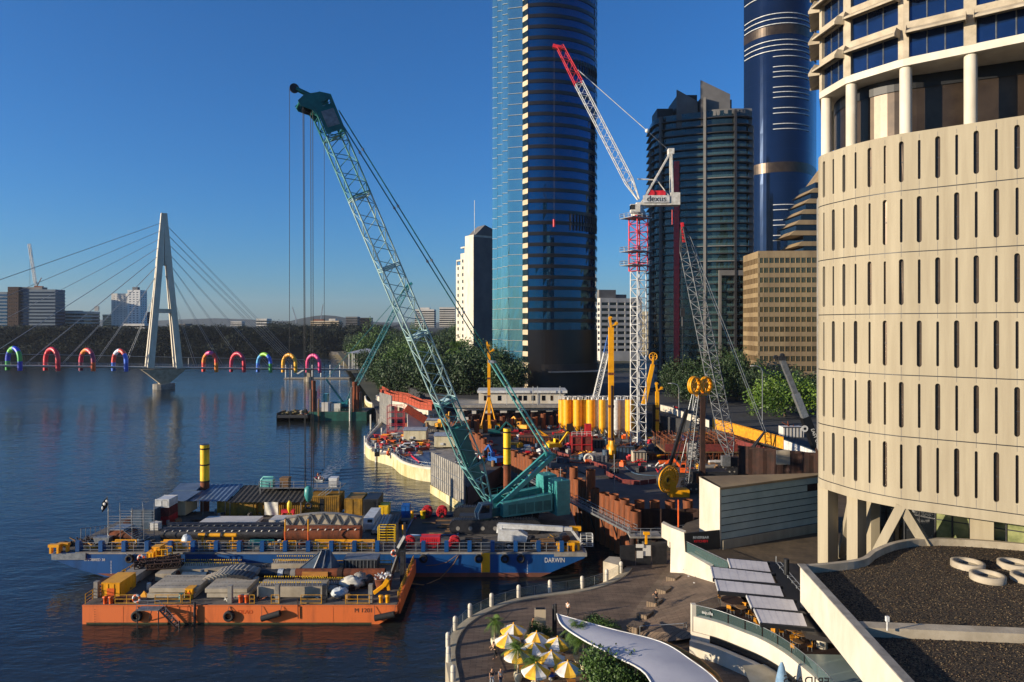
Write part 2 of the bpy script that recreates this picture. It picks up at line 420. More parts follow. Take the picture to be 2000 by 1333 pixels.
def _far(u,v):
 p,n,d=_fl.at(u*_fl.len);k=int(v*14+.5);w=[0,4,9,14,18,23,30,40,60,100,200,400,900,2500,7000][k]
 z=[-.5,2,5,12,18,22,25,27,28,29,30,30,29,26,24][k]
 j=_nz[k][int(u*200)]
 q=p-n*(w+j*min(w,12)*.35);z+=j*(1.6 if 0<k<9 else 0)
 return(q.x,q.y,z)
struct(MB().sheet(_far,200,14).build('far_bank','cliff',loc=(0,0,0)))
def hill(name,pts,D,th=900):
 mb=MB();n=len(pts)
 P=[A(x,y,D)for x,y in pts];v=[]
 for p in P:v+=[(p.x*1.0,p.y-th,15),(p.x,p.y,p.z),(p.x,p.y+th,15)]
 mb.add(v,[(i*3+k,(i+1)*3+k,(i+1)*3+k+1,i*3+k+1)for i in range(n-1)for k in(0,1)],1)
 struct(mb.build(name,'hill',loc=(0,0,0)))
hill('hills',[(-900,632),(-400,628),(-100,630),(120,628),(230,624),(300,627),(350,624.5),(420,622),(480,624),(540,627),(600,628),(680,630),(1100,630),(1900,628)],5200)
hill('hill',[(520,633),(560,629),(590,622),(615,617.5),(635,616),(655,617.5),(680,622),(720,628),(780,633)],4000,500)
# the round concrete tower on the right
CT=T('concrete_tower','pale concrete round tower with rows of slot windows, on the right edge','building',(50,84,6.9))
_cp=catmull([(44.6,98),(42,93),(39.95,88.9),(38.75,86.2),(38.8,84.4),(39.3,82.5),(40.1,80),(41.4,77.8),(43,75.7)],6)+[V((43+8.8*t,75.7-6.7*t,0))for t in(.3,.6,1,1.4,1.8,2.2)]
CC=Curve2(_cp)
ZJ=[57.95,51.9,45.1,38.3,31.5,24.7,17.8]
PITCH=1.72
NS=int(CC.len/PITCH)
def ct_pt(s,z,dep):
 p,n,d=CC.at(s);q=p-n*dep*-1 if False else p+n*(-dep);return(q.x,q.y,z)
_p0,_n0,_d0=CC.at(12);SGN=1 if _n0.dot(V((-1,-.5,0)))>0 else-1
def cpt(s,z,dep=0.0):
 p,n,d=CC.at(s);q=p-n*SGN*dep;return(q.x,q.y,z)
slot_glass={}
def slot_cell(mb,gl,s0,s1,zb,zt,hw,a,b,dep):
 """wall cell with one rounded slot of half width hw from z=a to z=b; the glass goes to gl"""
 sc=(s0+s1)/2;N=4
 mb.add([cpt(s0,zb),cpt(sc-hw,zb),cpt(sc-hw,zt),cpt(s0,zt)],[(0,1,2,3)])
 mb.add([cpt(sc+hw,zb),cpt(s1,zb),cpt(s1,zt),cpt(sc+hw,zt)],[(0,1,2,3)])
 arc=[(hw*math.cos(math.pi-math.pi*i/N),hw*math.sin(math.pi*i/N))for i in range(N+1)]
 top=[(sc+x,b-hw+y)for x,y in arc];bot=[(sc+x,a+hw-y)for x,y in arc]
 for i in range(N):
  mb.add([cpt(*top[i]),cpt(*top[i+1]),cpt(top[i+1][0],zt),cpt(top[i][0],zt)],[(0,1,2,3)])
  mb.add([cpt(bot[i][0],zb),cpt(bot[i+1][0],zb),cpt(*bot[i+1]),cpt(*bot[i])],[(0,1,2,3)])
 loop=bot+top[::-1];n=len(loop)
 mb.add([cpt(*p)for p in loop]+[cpt(p[0],p[1],dep)for p in loop],[(i,(i+1)%n,(i+1)%n+n,i+n)for i in range(n)])
 gl.add([cpt(p[0],p[1],dep)for p in loop],[tuple(range(n))])
 gl.m(1);w=hw*.28;gl.add([cpt(sc-hw,a+hw,dep-.05),cpt(sc-hw+w,a+hw,dep-.05),cpt(sc-hw+w,b-hw,dep-.05),cpt(sc-hw,b-hw,dep-.05)],[(0,1,2,3)])
 gl.add([cpt(sc-hw,(a+b)/2-.04,dep-.06),cpt(sc+hw,(a+b)/2-.04,dep-.06),cpt(sc+hw,(a+b)/2+.04,dep-.06),cpt(sc-hw,(a+b)/2+.04,dep-.06)],[(0,1,2,3)]).m(0)
for r in range(6):
 zt,zb=ZJ[r],ZJ[r+1];mb=MB()
 for i in range(NS):
  wide=(i+r)%2==0;gl=MB();hw=.24 if wide else .13
  a,b=zb+.95,zt-(.55 if r==0 else .75)
  if not wide:a+=.12;b-=.12
  slot_cell(mb,gl,i*PITCH,(i+1)*PITCH,zb+.055,zt-.055,hw,a,b,.38 if wide else .3)
  gl.build('slot_window' if wide else 'slot_vent',['bronze','dark_steel'],CT,True)
 mb.m(1)
 for i in range(NS):
  s=(i+.5)*PITCH;w=.022
  for z0,z1 in((zb+.06,zb+.95),(zt-.55,zt-.06)):mb.add([cpt(s-w,z0,-.006),cpt(s+w,z0,-.006),cpt(s+w,z1,-.006),cpt(s-w,z1,-.006)],[(0,1,2,3)])
 mb.build('wall_band',['concrete_warm','grey_wall'],CT,True)
SS=[i*CC.len/90 for i in range(91)]
mb=MB()
for z in ZJ[1:]:mb.strip([cpt(s,0,.025)for s in SS],z-.07,z+.07)
mb.build('joint','black',CT,True)
def ring(mb,z0,z1,d0,d1,SSx=SS):
 o=[cpt(s,z0,d0)for s in SSx];i_=[cpt(s,z0,d1)for s in SSx];n=len(SSx)
 v=o+[(p[0],p[1],z1)for p in o]+i_+[(p[0],p[1],z1)for p in i_]
 mb.add(v,[(i,i+1,i+1+n,i+n)for i in range(n-1)]+[(i+n,i+1+n,i+1+3*n,i+3*n)for i in range(n-1)]+
   [(i+2*n,i+3*n,i+1+3*n,i+1+2*n)for i in range(n-1)]+[(i,i+2*n,i+1+2*n,i+1)for i in range(n-1)])
mb=MB();ring(mb,57.9,58.25,.02,.5);mb.build('coping','concrete_warm',CT,True)
mb=MB();ring(mb,16.75,17.76,-.03,1.2);mb.build('fascia','concrete_warm',CT,True)
_in=[cpt(s,0,.45)for s in SS]
mb=MB();_poly=[(p[0],p[1])for p in _in]+[(80,75),(80,110),(50,112)]
mb.prism(_poly,16.9,57.6);mb.build('core','concrete_grey',CT,True)
def leg(p,q,w,h,m='concrete_warm',nm='leg',up=V((0,0,1))):MB().beam(p,q,w,h,up).build(nm,m,CT,True)
fw=V((-.6,-.8,0))
leg((39.95,86.3,6.9),(39.95,86.3,17),1.9,1.5,up=V((-.45,.9,0)))
leg((41.3,81.8,6.9),(41.3,81.8,17),1.5,1.5,up=V((-.4,.92,0)))
leg((42.6,88.5,6.9),(41.5,82.8,17),.8,.8)
apex=cpt(0,0);_a=V((43.45,76.1,17));_dir=V((8.8,-6.7,0)).normalized()
leg(V((40.2,79.0,6.95)),_a,.95,1.25,up=_dir.cross(V((0,0,1))))
leg(_a+_dir*4.9+V((2.1,2.7,-10)),_a,.95,1.25,up=_dir.cross(V((0,0,1))))
leg(_a+_dir*7.2+V((3.6,4.9,-10)),_a+_dir*7.2+V((3.6,4.9,0)),2.2,.9,up=_dir.cross(V((0,0,1))))
leg(_a+_dir*16+V((3.6,4.9,-10)),_a+_dir*16+V((3.6,4.9,0)),1.6,.9,up=_dir.cross(V((0,0,1))))
leg((45.5,86,6.9),(45.5,86,17),1.1,1.1)
_lb=Curve2([(47.2,88),(47.4,83.5),(50,80.2),(66,68)])
mb=MB();k=0
for i in range(17):
 a,b=_lb.at(i*_lb.len/17)[0],_lb.at((i+1)*_lb.len/17)[0]
 g=MB().add([(a.x,a.y,6.9),(b.x,b.y,6.9),(b.x,b.y,16.85),(a.x,a.y,16.85)],[(0,1,2,3)])
 g.build('lobby_glass','glass_lobby' if i>4 else 'glass_dark',CT,True)
 mb.tube(a,(a.x,a.y,16.85),.11,6)
 mb.beam((a.x,a.y,14.2),(b.x,b.y,14.2),.12)
mb.v=[(v[0],v[1],max(v[2],6.9))for v in mb.v]
mb.build('lobby_mullion','dark_steel',CT,True)
COLS=[]
_tw=[(44.6,98),(41.8,92.4),(38.95,86.5),(39.65,81.0),(43.3,75.55)]+[(43.3+4.9*k,75.55-3.73*k)for k in range(1,5)]
for i,p in enumerate(_tw[1:]):
 a=V((p[0],p[1],0));pr=V((*_tw[i],0));nx=V((*_tw[i+2],0))if i+2<len(_tw)else a+(a-pr)
 t=(nx-pr).normalized();inn=V((-t.y,t.x,0));c=a+inn*.85
 MB().tube((c.x,c.y,57.7),(c.x,c.y,65.75),.62,20).build('column','white_wall',CT,True)
for c in((44.5,90.5),(47.5,86.5),(43.6,84.6)):MB().tube((c[0],c[1],57.7),(c[0],c[1],65.75),.5,14).build('column','white_wall',CT,True)
_tp=[(x,y)for x,y in _tw]+[(85,70),(85,112),(52,112)]
MB().prism(_tp,65.7,66.55).build('soffit','white_wall',CT,True)
_dr=[(50+8.5*math.cos(t),86+8.5*math.sin(t))for t in[R(150)+R(100)*i/20 for i in range(21)]]
_dr=_dr+[(66,68.5)]
mb=MB().strip(_dr,57.6,65.72);mb.build('drum_wall','bronze',CT,True)
mb=MB();mb.strip([(p[0]-.12,p[1]-.12)for p in _dr],64.2,65.65);mb.build('drum_band','black',CT,True)
FH=4.0
for i in range(1,len(_tw)-1):
 a,b=V((*_tw[i],0)),V((*_tw[i+1],0));d=(b-a);L_=d.length;d.normalize();nrm=V((d.y,-d.x,0))
 if nrm.dot(V((-1,-.6,0)))<0:nrm=-nrm
 def q(s,z,o):p=a+d*s+nrm*o;return(p.x,p.y,z)
 for f in range(7):
  z0=66.5+FH*f;z1=z0+2.75
  sp=MB()
  sp.add([q(0,z1,0),q(L_,z1,0),q(L_,z0+FH,0),q(0,z0+FH,0),q(0,z1,-.6),q(L_,z1,-.6),q(L_,z0+FH,-.6),q(0,z0+FH,-.6)],[(0,1,2,3),(0,4,5,1),(3,2,6,7)])
  for s0,s1 in((0,.55),(L_-.55,L_)):
   sp.add([q(s0,z0,.003),q(s1,z0,.003),q(s1,z1,.003),q(s0,z1,.003),q(s0,z0,-.6),q(s1,z0,-.6),q(s1,z1,-.6),q(s0,z1,-.6)],[(0,1,2,3),(0,3,7,4),(1,5,6,2)])
  sp.build('spandrel','concrete',CT,True)
  wn=MB()
  for k in range(3):
   s0=.55+(L_-1.1)*k/3;s1=.55+(L_-1.1)*(k+1)/3;j=random.uniform(-.02,.02)
   wn.add([q(s0,z0,-.4+j),q(s1,z0,-.4-j),q(s1,z1,-.4+j*.4),q(s0,z1,-.4)],[(0,1,2,3)])
  W=wn.build('window','glass_window',CT,True)
  fr=MB()
  for k in range(4):
   s=.55+(L_-1.1)*k/3;fr.beam(q(s,z0,-.36),q(s,z1,-.36),.09,.1)
  fr.build('frame','grey_steel',W,True)
  if f<6:
   hd=MB();e0,e1=.35,L_-.35
   pts=lambda s:[q(s,z1+.55,.02),q(s,z1-.15,1.25),q(s,z1-.38,1.25),q(s,z1-.38,1.12),q(s,z1+.3,.02)]
   A_,B_=pts(e0),pts(e1);n=5
   hd.add(A_+B_,[(j,j+n,(j+1)%n+n,(j+1)%n)for j in range(n)])
   for s in(e0,e1):hd.add([q(s,z1+.55,0),q(s,z1+.62,.9),q(s,z1-.1,1.32),q(s,z1-.42,1.32),q(s,z1-.42,0)]+[q(s+.06,z1+.55,0),q(s+.06,z1+.62,.9),q(s+.06,z1-.1,1.32),q(s+.06,z1-.42,1.32),q(s+.06,z1-.42,0)],[(0,1,2,3,4),(9,8,7,6,5)]+[(j,(j+1)%5,(j+1)%5+5,j+5)for j in range(5)])
   hd.build('sun_hood','concrete',CT,True)
MB().prism([(x*.5+31,y*.5+43)if 0 else(x+.9,y+.9)for x,y in _tp],66.6,94.4).build('tower_core','black',CT,True)
# city buildings
def pane_wall(pts,h,pw,jit=.012,z0=0.0,hv=1):
 """glass skin along a plan line, each pane leaning a little its own way"""
 mb=MB();c=Curve2(pts);n=max(1,round(c.len/pw))
 for i in range(n):
  a,na,d=c.at(c.len*i/n+.001);b,nb,d=c.at(c.len*(i+1)/n-.001)
  o=[random.uniform(-jit,jit)for _ in range(4)]
  mb.add([(a.x+na.x*o[0],a.y+na.y*o[0],z0),(b.x+nb.x*o[1],b.y+nb.y*o[1],z0),(b.x+nb.x*o[2],b.y+nb.y*o[2],z0+h),(a.x+na.x*o[3],a.y+na.y*o[3],z0+h)],[(0,1,2,3)])
 return mb
def fan_in(pts,c,off):
 c=V((*c,0));return[tuple((V((p[0],p[1],0))+(c-V((p[0],p[1],0))).normalized()*off)[:2])for p in pts]
# tall glass tower with a stepped teal side
gt=T('glass_tower','tall glass tower with a stepped teal side and a dark curved front','building',(14,290,9.6))
front=catmull([(6.2,268.5),(13,267.6),(20,268.8),(27,272),(32.5,277),(35.3,283),(36,292)],5)
corner=[(4.2,271.5),(6.2,268.5)]
left=[(4.2,271.5),(-1.6,273),(-1.7,277.8),(-3.75,278.6),(-3.9,283.8),(-6.0,284.6),(-6.2,289.9),(-8.3,290.7),(-8.6,298)]
GC=(15,285);FH=4.28;NF=39;Z0=9.6
LZ=6
def _rel(pts):return[(p[0]-14,p[1]-290)for p in pts]
f_in=_rel(fan_in(front,GC,.25));f_out=_rel(front)
bases=[pane_wall(f_in,FH*.68,1.5,.02)for _ in range(3)]
bm=[b.build('window_band','glass_navy',gt)for b in bases]
for f in range(LZ,NF):
 o=bm[f%3]if f-LZ<3 else inst(bm[f%3]);o.location=(0,0,f*FH)
lb=[pane_wall(_rel(left[::-1]),FH-.22,1.35,.03).build('curtain_wall','glass_teal',gt)for _ in range(3)]
ce=[pane_wall(_rel(corner),FH*.55,1.2,.02).build('corner_window','glass_green',gt)for _ in range(1)]
for f in range(2,NF):
 o=lb[f%3]if f-2<3 else inst(lb[f%3]);o.location=(0,0,f*FH+.11)
 o=ce[0]if f==2 else inst(ce[0]);o.location=(0,0,f*FH)
mb=MB()
for f in range(LZ,NF+1):
 z=f*FH-FH*.33 if f>LZ else-2
 mb.strip(f_out,z,f*FH);mb.add([(p[0],p[1],f*FH)for p in f_out]+[(p[0],p[1],f*FH)for p in f_in],[(i,i+1,i+1+len(f_in),i+len(f_in))for i in range(len(f_in)-1)])
mb.build('spandrel','spandrel_band',gt)
mb=MB()
for f in range(1,NF+1):mb.strip(_rel(corner),f*FH-FH*.45,f*FH)
mb.build('corner_panel','tan_wall',gt)
mb=MB()
for f in range(2,NF):
 if f>2:inst(sl_).location=(0,0,f*FH);continue
 for i in range(0,len(left)-1,2):
  a,b=V((*_rel([left[i]])[0],0)),V((*_rel([left[i+1]])[0],0));o=V((-.08,-.2,0));mb.beam(a+o,b+o,.2,.1)
 sl_=mb.build('sill_line','white_paint',gt);sl_.location=(0,0,f*FH)
mb=MB()
for z in(15.2*FH,15.9*FH,29.6*FH,30.3*FH):
 for i in range(12):
  c=Curve2(f_out).at(17.5+i*1.5)[0];mb.beam((c.x-.1,c.y-.15,z),(c.x-.1,c.y-.15,z+FH*.8),.5,.3)
mb.build('louvre','spandrel_dark',gt)
mb=MB();mb.prism(_rel(fan_in(front,GC,.9)+[(30,305),(-6,306)]+[(-7.4,298),(-1,280),(3.8,272.6)]),0,NF*FH-.3);mb.build('core','black',gt)
mb=MB();mb.prism(_rel(fan_in(front[4:],GC,-.4))+[(18,8),(0,8)],0,12);mb.build('podium','spandrel_dark',gt)
MB().beam((0,-22.6,9.2),(26,-15,9.2),7,.4).build('entrance_canopy','grey_steel',gt)
# dark round apartment tower
at_=T('apartment_tower','dark curved apartment tower with balconies and one red vertical strip','building',(82,318,9.6))
_o=V((82,318,0))
ap=catmull([(62.5,318),(61.8,304),(64,297.5),(72,293),(80,290),(88,287.4),(95,286.4),(100.5,287.5),(102.6,292),(103,305)],4)
ar=[(p[0]-82,p[1]-318)for p in ap];ai=[(p[0]*.95,p[1]*.95)for p in ar];AF=3.2;AN=37
gb=[pane_wall(ai,AF-.02,1.6,.03).build('window_band','glass_green',at_)for _ in range(3)]
for f in range(AN):
 o=gb[f%3]if f<3 else inst(gb[f%3]);o.location=(0,0,f*AF)
sl=MB();n=len(ar)
sl.add([(p[0],p[1],0)for p in ar]+[(p[0],p[1],.35)for p in ar]+[(p[0]*.94,p[1]*.94,0)for p in ar]+[(p[0]*.94,p[1]*.94,.35)for p in ar],[(i,i+1,i+1+n,i+n)for i in range(n-1)]+[(i+n,i+1+n,i+1+3*n,i+3*n)for i in range(n-1)]+[(i,i+2*n,i+1+2*n,i+1)for i in range(n-1)])
s0=sl.build('balcony_slab','spandrel_dark',at_)
s1=MB();s1.v,s1.f,s1.mi,s1.sm=sl.v,sl.f,sl.mi,sl.sm;s1=s1.build('balcony_slab','grey_wall',at_)
wf={28,17,19,13,27};fd=fl=0
for f in range(AN):
 if f in(28,19,17):o=s1 if fl==0 else inst(s1);fl=1
 else:o=s0 if fd==0 else inst(s0);fd=1
 o.location=(0,0,f*AF)
br0=pane_wall(ar[:],1.0,2.2,.01,.36).build('balcony_rail','glass_rail',at_)
for f in range(1,34,1):
 o=br0 if f==1 else inst(br0);o.location=(0,0,f*AF)
AC=Curve2(ar)
def fin(s,z1,w=.8,m='grey_wall',name='fin',z0=0,out=.5,top=None):
 p,nn,d=AC.at(s*AC.len);nn=nn if nn.dot(V((p.x,p.y,0)))>0 else-nn
 mb=MB();a=p-d*w/2-nn*1.5;b=p+d*w/2-nn*1.5;c=p+d*w/2+nn*out;e=p-d*w/2+nn*out
 mb.prism([(a.x,a.y),(b.x,b.y),(c.x,c.y),(e.x,e.y)],z0,z1);return mb.build(name,m,at_)
fin(.17,106,.9,'grey_wall');fin(.28,118,1.0,'grey_wall');fin(.52,124,1.1,'grey_wall');fin(.68,118,.9,'dark_steel');fin(.80,112,1.0,'grey_wall');fin(.92,106,.9,'grey_wall')
fin(.37,98,2.3,'red','red_strip',0,.25)
for x0,x1,y,z0,z1,zz in((-11,-2,-24,112,129,124),(-1.5,11,-27,112,132,126)):
 mb=MB();mb.ext([(x0,y,z0),(x1,y,z0),(x1,y,zz),(x0,y,z1)],(0,.7,0));mb.build('roof_sail','grey_wall',at_)
[MB().bx(x0,x1,y0,-6,112,z1).build('plant_room',m_,at_)for x0,x1,y0,z1,m_ in((-18,-11,-17,123,'spandrel_dark'),(-10.5,-2,-23,127,'spandrel_dark'),(-1,6,-26,125,'grey_wall'),(6.5,12,-26,124,'glass_dark'),(12.5,20,-28,119.6,'grey_wall'))]
MB().prism([(p[0]*.95,p[1]*.95)for p in ar[18:]]+[(12,0),(6,-10)],AN*AF-2,AN*AF+.6).build('roof','grey_wall',at_)
mb=MB();mb.beam((5.3,-31.5,0),(5.3,-31.5,49),1.0);mb.beam((18.6,-31.2,0),(18.6,-31.2,49),1.0);mb.beam((4.8,-31.5,49.5),(19.1,-31.2,49.5),1,2.2);mb.beam((4.8,-31.5,8),(19.1,-31.2,8),1,1.4)
mb.build('balcony_frame','grey_wall',at_)
# blue round skyscraper
bt=T('blue_tower','very tall rounded blue glass skyscraper with thin white fins','building',(166,440,9.6))
bp_=catmull([(144,424),(146.5,416),(152,409),(160,405.5),(168,405.5),(176,409),(183,416),(190,426)],6)
br_=[(p[0]-166,p[1]-440)for p in bp_];BF=3.4
bb=[pane_wall(br_,BF*3-.03,2.0,.01).build('window_band','glass_deep',bt)for _ in range(3)]
k=0
MECH={27,28,56,57}
for f in range(0,78,3):
 z=f*BF
 o=bb[k%3]if k<3 else inst(bb[k%3]);k+=1;o.location=(0,0,z)
cv=Curve2([(p[0]*1.006,p[1]*1.006)for p in br_])
def bfin(z,s0,s1):
 mb=MB();P=[cv.at(cv.len*(s0+(s1-s0)*i/20))[0]for i in range(21)]
 for a,b in zip(P[:-1],P[1:]):mb.beam((a.x,a.y,0),(b.x,b.y,0),.7,.38)
 return mb
full=bfin(0,.02,.98).build('white_fin','white_paint',bt);part=bfin(0,.33,.72).build('white_fin','white_paint',bt)
fz,pz=[],[]
for y in(46,36,26,0-12):fz.append(y)
for y in(78,88,98):fz.append(y)
for y in(110,130,140,150,170,180,190,211,221,242,252,400,410,430,440,460,470):pz.append(y)
for j,y in enumerate(fz):
 o=full if j==0 else inst(full);o.location=(0,0,37+(636-y)*405.5/F-9.6)
for j,y in enumerate(pz):
 o=part if j==0 else inst(part);o.location=(0,0,37+(636-y)*405.5/F-9.6)
for y0,y1 in((48,66),(316,336)):
 mb=MB().strip([(p[0]*1.003,p[1]*1.003)for p in br_],37+(636-y1)*405.5/F-9.6,37+(636-y0)*405.5/F-9.6);mb.build('plant_floor','bronze',bt)
MB().prism([(p[0]*.96,p[1]*.96)for p in br_],0,262).build('core','black',bt)
# plainer blocks: floors of recessed glass between solid bands
def block(name,label,c,w,d,rz,z0,nf,fh,wall,glass,sp=.5,pier=0.0,pw=.5,group=None,roofs=(),side=True,base=0.0):
 """c = front-left corner on the ground; local x along the front, y back"""
 t=T(name,label,'building',(c[0],c[1],z0),rz,group);mb=MB()
 for f in range(nf+1):mb.bx(0,w,0,d,base+f*fh-(fh*sp if f else base),base+f*fh if f else .3+base)
 mb.bx(-.01,w+.01,-.01,d+.01,base+nf*fh-.02,base+nf*fh+.9)
 if pier:
  n=max(1,round(w/pier))
  for i in range(n+1):
   x=i*(w-pw)/n;mb.bx(x,x+pw,-.03,.6,base,base+nf*fh)
  n=max(1,round(d/pier))
  for i in range(n+1):
   y=i*(d-pw)/n
   mb.bx(-.03,.6,y,y+pw,base,base+nf*fh);mb.bx(w-.6,w+.03,y,y+pw,base,base+nf*fh)
 mb.build('wall',wall,t)
 g=MB();zz=fh*(1-sp)+.02
 pts=[(.28,d-.3),(.28,.28),(w-.28,.28),(w-.28,d-.3)]
 for i in range(3):
  q=pane_wall(pts[i:i+2],zz,1.6,.02);g.add(q.v,q.f)
 g.bx(.6,w-.6,.6,d-.4,-.01,zz)
 o=g.build('window_band',glass,t);o.location=(0,0,base)
 for f in range(1,nf):
  p=inst(o);p.location=(0,0,base+f*fh)
 for(x0,x1,y0,y1,h0,m)in roofs:MB().bx(x0,x1,y0,y1,base+nf*fh,base+nf*fh+h0).build('roof_box',m,t)
 return t
b=block('office_block','golden brown office block with long strip windows between the skyscrapers',(93.8,260,0),30,20,R(-3),9.6,14,3.74,'spandrel_tan','glass_bronze',.46,2.0,.12,base=2.5)
mb=MB();mb.bx(-2,22,-8,-1,3.6,4.2);mb.build('entrance_awning','off_white',b)
sb=T('stepped_building','brown building of stacked slanting balconies rising behind the golden office block','building',(129.5,281.5,9.6),R(0))
for f in range(9):
 x0=-12+(f-4)*.8 if f>=5 else-12
 if f>=4:x0=-15+(f-4)*2.0
 z=47+f*4.4
 mb=MB();mb.ext([(x0,0,z),(x0+2.2,0,z+1.9),(20,0,z+1.9),(20,0,z)],(0,18,0));mb.build('balcony','spandrel_tan',sb)
 MB().bx(x0+3,20,.7,17,z+1.9,z+4.38).build('window_band','glass_dark',sb)
MB().ext([(-3,0,86),(8,0,101),(20,0,101),(20,0,86)],(0,15,0)).build('roof','spandrel_tan',sb)
MB().bx(-13,20,.2,18,0,47).build('wall','tan_wall',sb)
b=block('office_block','white and grey office block with pale end wall behind the silos',(58.4,452,0),30,14,R(14),9.6,9,3.85,'off_white','glass_dark',.5,5.5,1.0,roofs=[(0,12,2,10,6.5,'grey_wall'),(12,20,3,9,3.5,'grey_wall')],base=10)
b=block('office_block','white striped office tower squeezed behind the dark apartment tower',(160,460,0),26,20,0,9.6,13,3.9,'white_paint','glass_navy',.42,roofs=[(2,20,1,12,7,'white_paint')],base=7)
mb=MB();mb.blob((2.3,-.2,62),1.9,(1,.12,1),10);mb.build('roof_emblem','dark_steel',b)
b=block('office_block','small cream block half hidden behind the tower crane mast',(88,500,0),20,12,R(5),9.6,8,4.6,'cream','glass_bronze',.6,3,1.2)
ht=T('hotel_tower','white hotel tower with a grey blank side and small square windows','building',(-21.6,384,9.6),R(34))
mb=MB();D_=19
mb.bx(0,14,0,9,0,66);mb.bx(0,13.9,9,14,0,58);mb.bx(0,13.8,14,D_,0,52.5);mb.bx(0,13.7,9.2,13.8,60.5,61.2);mb.bx(0,.5,9.2,9.6,58,61);mb.bx(0,13.7,14.2,18.8,54.5,55.2);mb.bx(0,.5,18.2,18.7,52.5,55)
mb.build('wall','white_wall',ht);ht.scale=(1.06,1.06,1.19)
MB().bx(-.0,14.02,-.06,.3,0,65).build('shade_grey_side','grey_wall',ht)  # side turned from the sun: its shade is put into the grey colour
MB().ext([(1,-.2,66),(13,-.2,66),(13,-.2,69),(7,-.2,71)],(0,8,0)).build('roof','grey_wall',ht)
MB().tube((3,4,66),(3,4,83),.18,6).build('mast','white_paint',ht)
wn=MB().bx(-.05,.1,-.7,.7,0,1.5)
w0=wn.build('window','glass_green',ht);fr=MB().bx(-.12,.0,-.85,.85,-.15,-.02).build('sill','white_paint',w0)
for c_,(y,n)in enumerate(((11.5,16),(16.6,15))):
 for f in range(n):
  o=w0 if(c_==0 and f==0)else w0.copy()
  if o is not w0:
   COL.objects.link(o);o.parent=ht;s=fr.copy();COL.objects.link(s);s.parent=o
  o.location=(0,y,4+f*3.3)
wg=MB().bx(14,17.5,1.5,8,0,2.5);w1=wg.build('bay_window','glass_dark',ht);MB().bx(13.9,18,1.2,8.4,0,66).v
for f in range(19):
 o=w1 if f==0 else inst(w1);o.location=(0,0,2+f*3.3)
mb=MB()
for f in range(20):mb.bx(14,18,.9,8.5,1.2+f*3.3,1.98+f*3.3)
mb.bx(17.4,18.1,.9,8.4,0,64);mb.build('bay_spandrel','off_white',ht)
# far left bank and horizon blocks
def fb(px0,px1,ytop,ybase,D,label,wall,glass,nf,roofs=(),name='apartment_block',d=20,rz=0,sp=.5,pier=0,pw=.5):
 a,b2=A(px0,ybase,D),A(px1,ybase,D);w=b2.x-a.x;h=(ybase-ytop)*D/F
 return block(name,label,(a.x,a.y),w,d,rz,a.z,nf,h/nf,wall,glass,sp,pier,pw,'buildings on the far bank',roofs)
fb(-90,14,572,652,905,'grey-blue hospital wing cut off by the left edge of the photo','blue_grey','glass_navy',12,name='hospital_block')
fb(36,108,567,652,900,'large dark blue hospital block with striped floors under the distant crane','blue_grey','glass_deep',13,name='hospital_block',roofs=[(2,30,2,12,4,'grey_wall')])
fb(15,36,562,652,896,'dark red brick block beside the blue hospital','rust_dark','glass_dark',12,name='hospital_block',sp=.75,pier=4,pw=2)
fb(109,178,610,642,930,'low pale apartment row right of the blue hospital','off_white','glass_dark',5,roofs=[(5,30,2,12,2,'grey_wall')])
fb(200,218,616,642,940,'small stepped flats left of the white twin tower','tan_wall','glass_dark',6)
fb(217.5,249,575,645,940,'broad white slab of the twin apartment tower with a blank face','off_white','glass_window',16,sp=.8,pier=5,pw=3.2,d=14)
fb(249,273.5,568,645,936,'taller narrow white tower with roof masts joined to the broad slab','white_paint','glass_window',17,sp=.66,pier=6,pw=2.4,d=18,roofs=[(5,12,3,9,5,'grey_wall')])
fb(275,293,611,645,960,'small blue glass block right of the white twin tower','blue_grey','glass_teal',8)
fb(240,282,634,652,900,'low white terrace on the cliff edge below the twin tower','off_white','glass_dark',3)
fb(346,362,634,650,900,'small block at the foot of the bridge pylon on the far cliff','grey_wall','glass_dark',4)
fb(500,521,624,640,980,'small white house above the dark cliff, near the cables','off_white','glass_dark',3)
fb(450,472,629,638,1500,'distant pale block left of the cables','off_white','glass_dark',3)
fb(606,662,628,642,1050,'cluster of pale roofs on the rise at the river bend','tan_wall','glass_dark',4,roofs=[(4,20,2,10,3,'rust'),(28,38,2,12,4,'off_white')])
fb(675,698,620,640,1100,'brown apartment block right of the river bend rise','grey_wall','glass_dark',6)
fb(703,724,622,640,1150,'dark low apartment block on the wooded ridge','spandrel_dark','glass_dark',6)
fb(810,848,606,640,800,'grey round-topped apartment block above the park trees','off_white','glass_dark',8,roofs=[(5,17,3,12,3,'off_white')])
fb(858,889,602,640,850,'white apartment block beside the hotel above the trees','off_white','glass_dark',9)
block('office_block','dark office tower across the river plaza, mirrored in the glass tower',(20,-160,0),60,30,0,3,38,4,'spandrel_dark','glass_dark',.4)
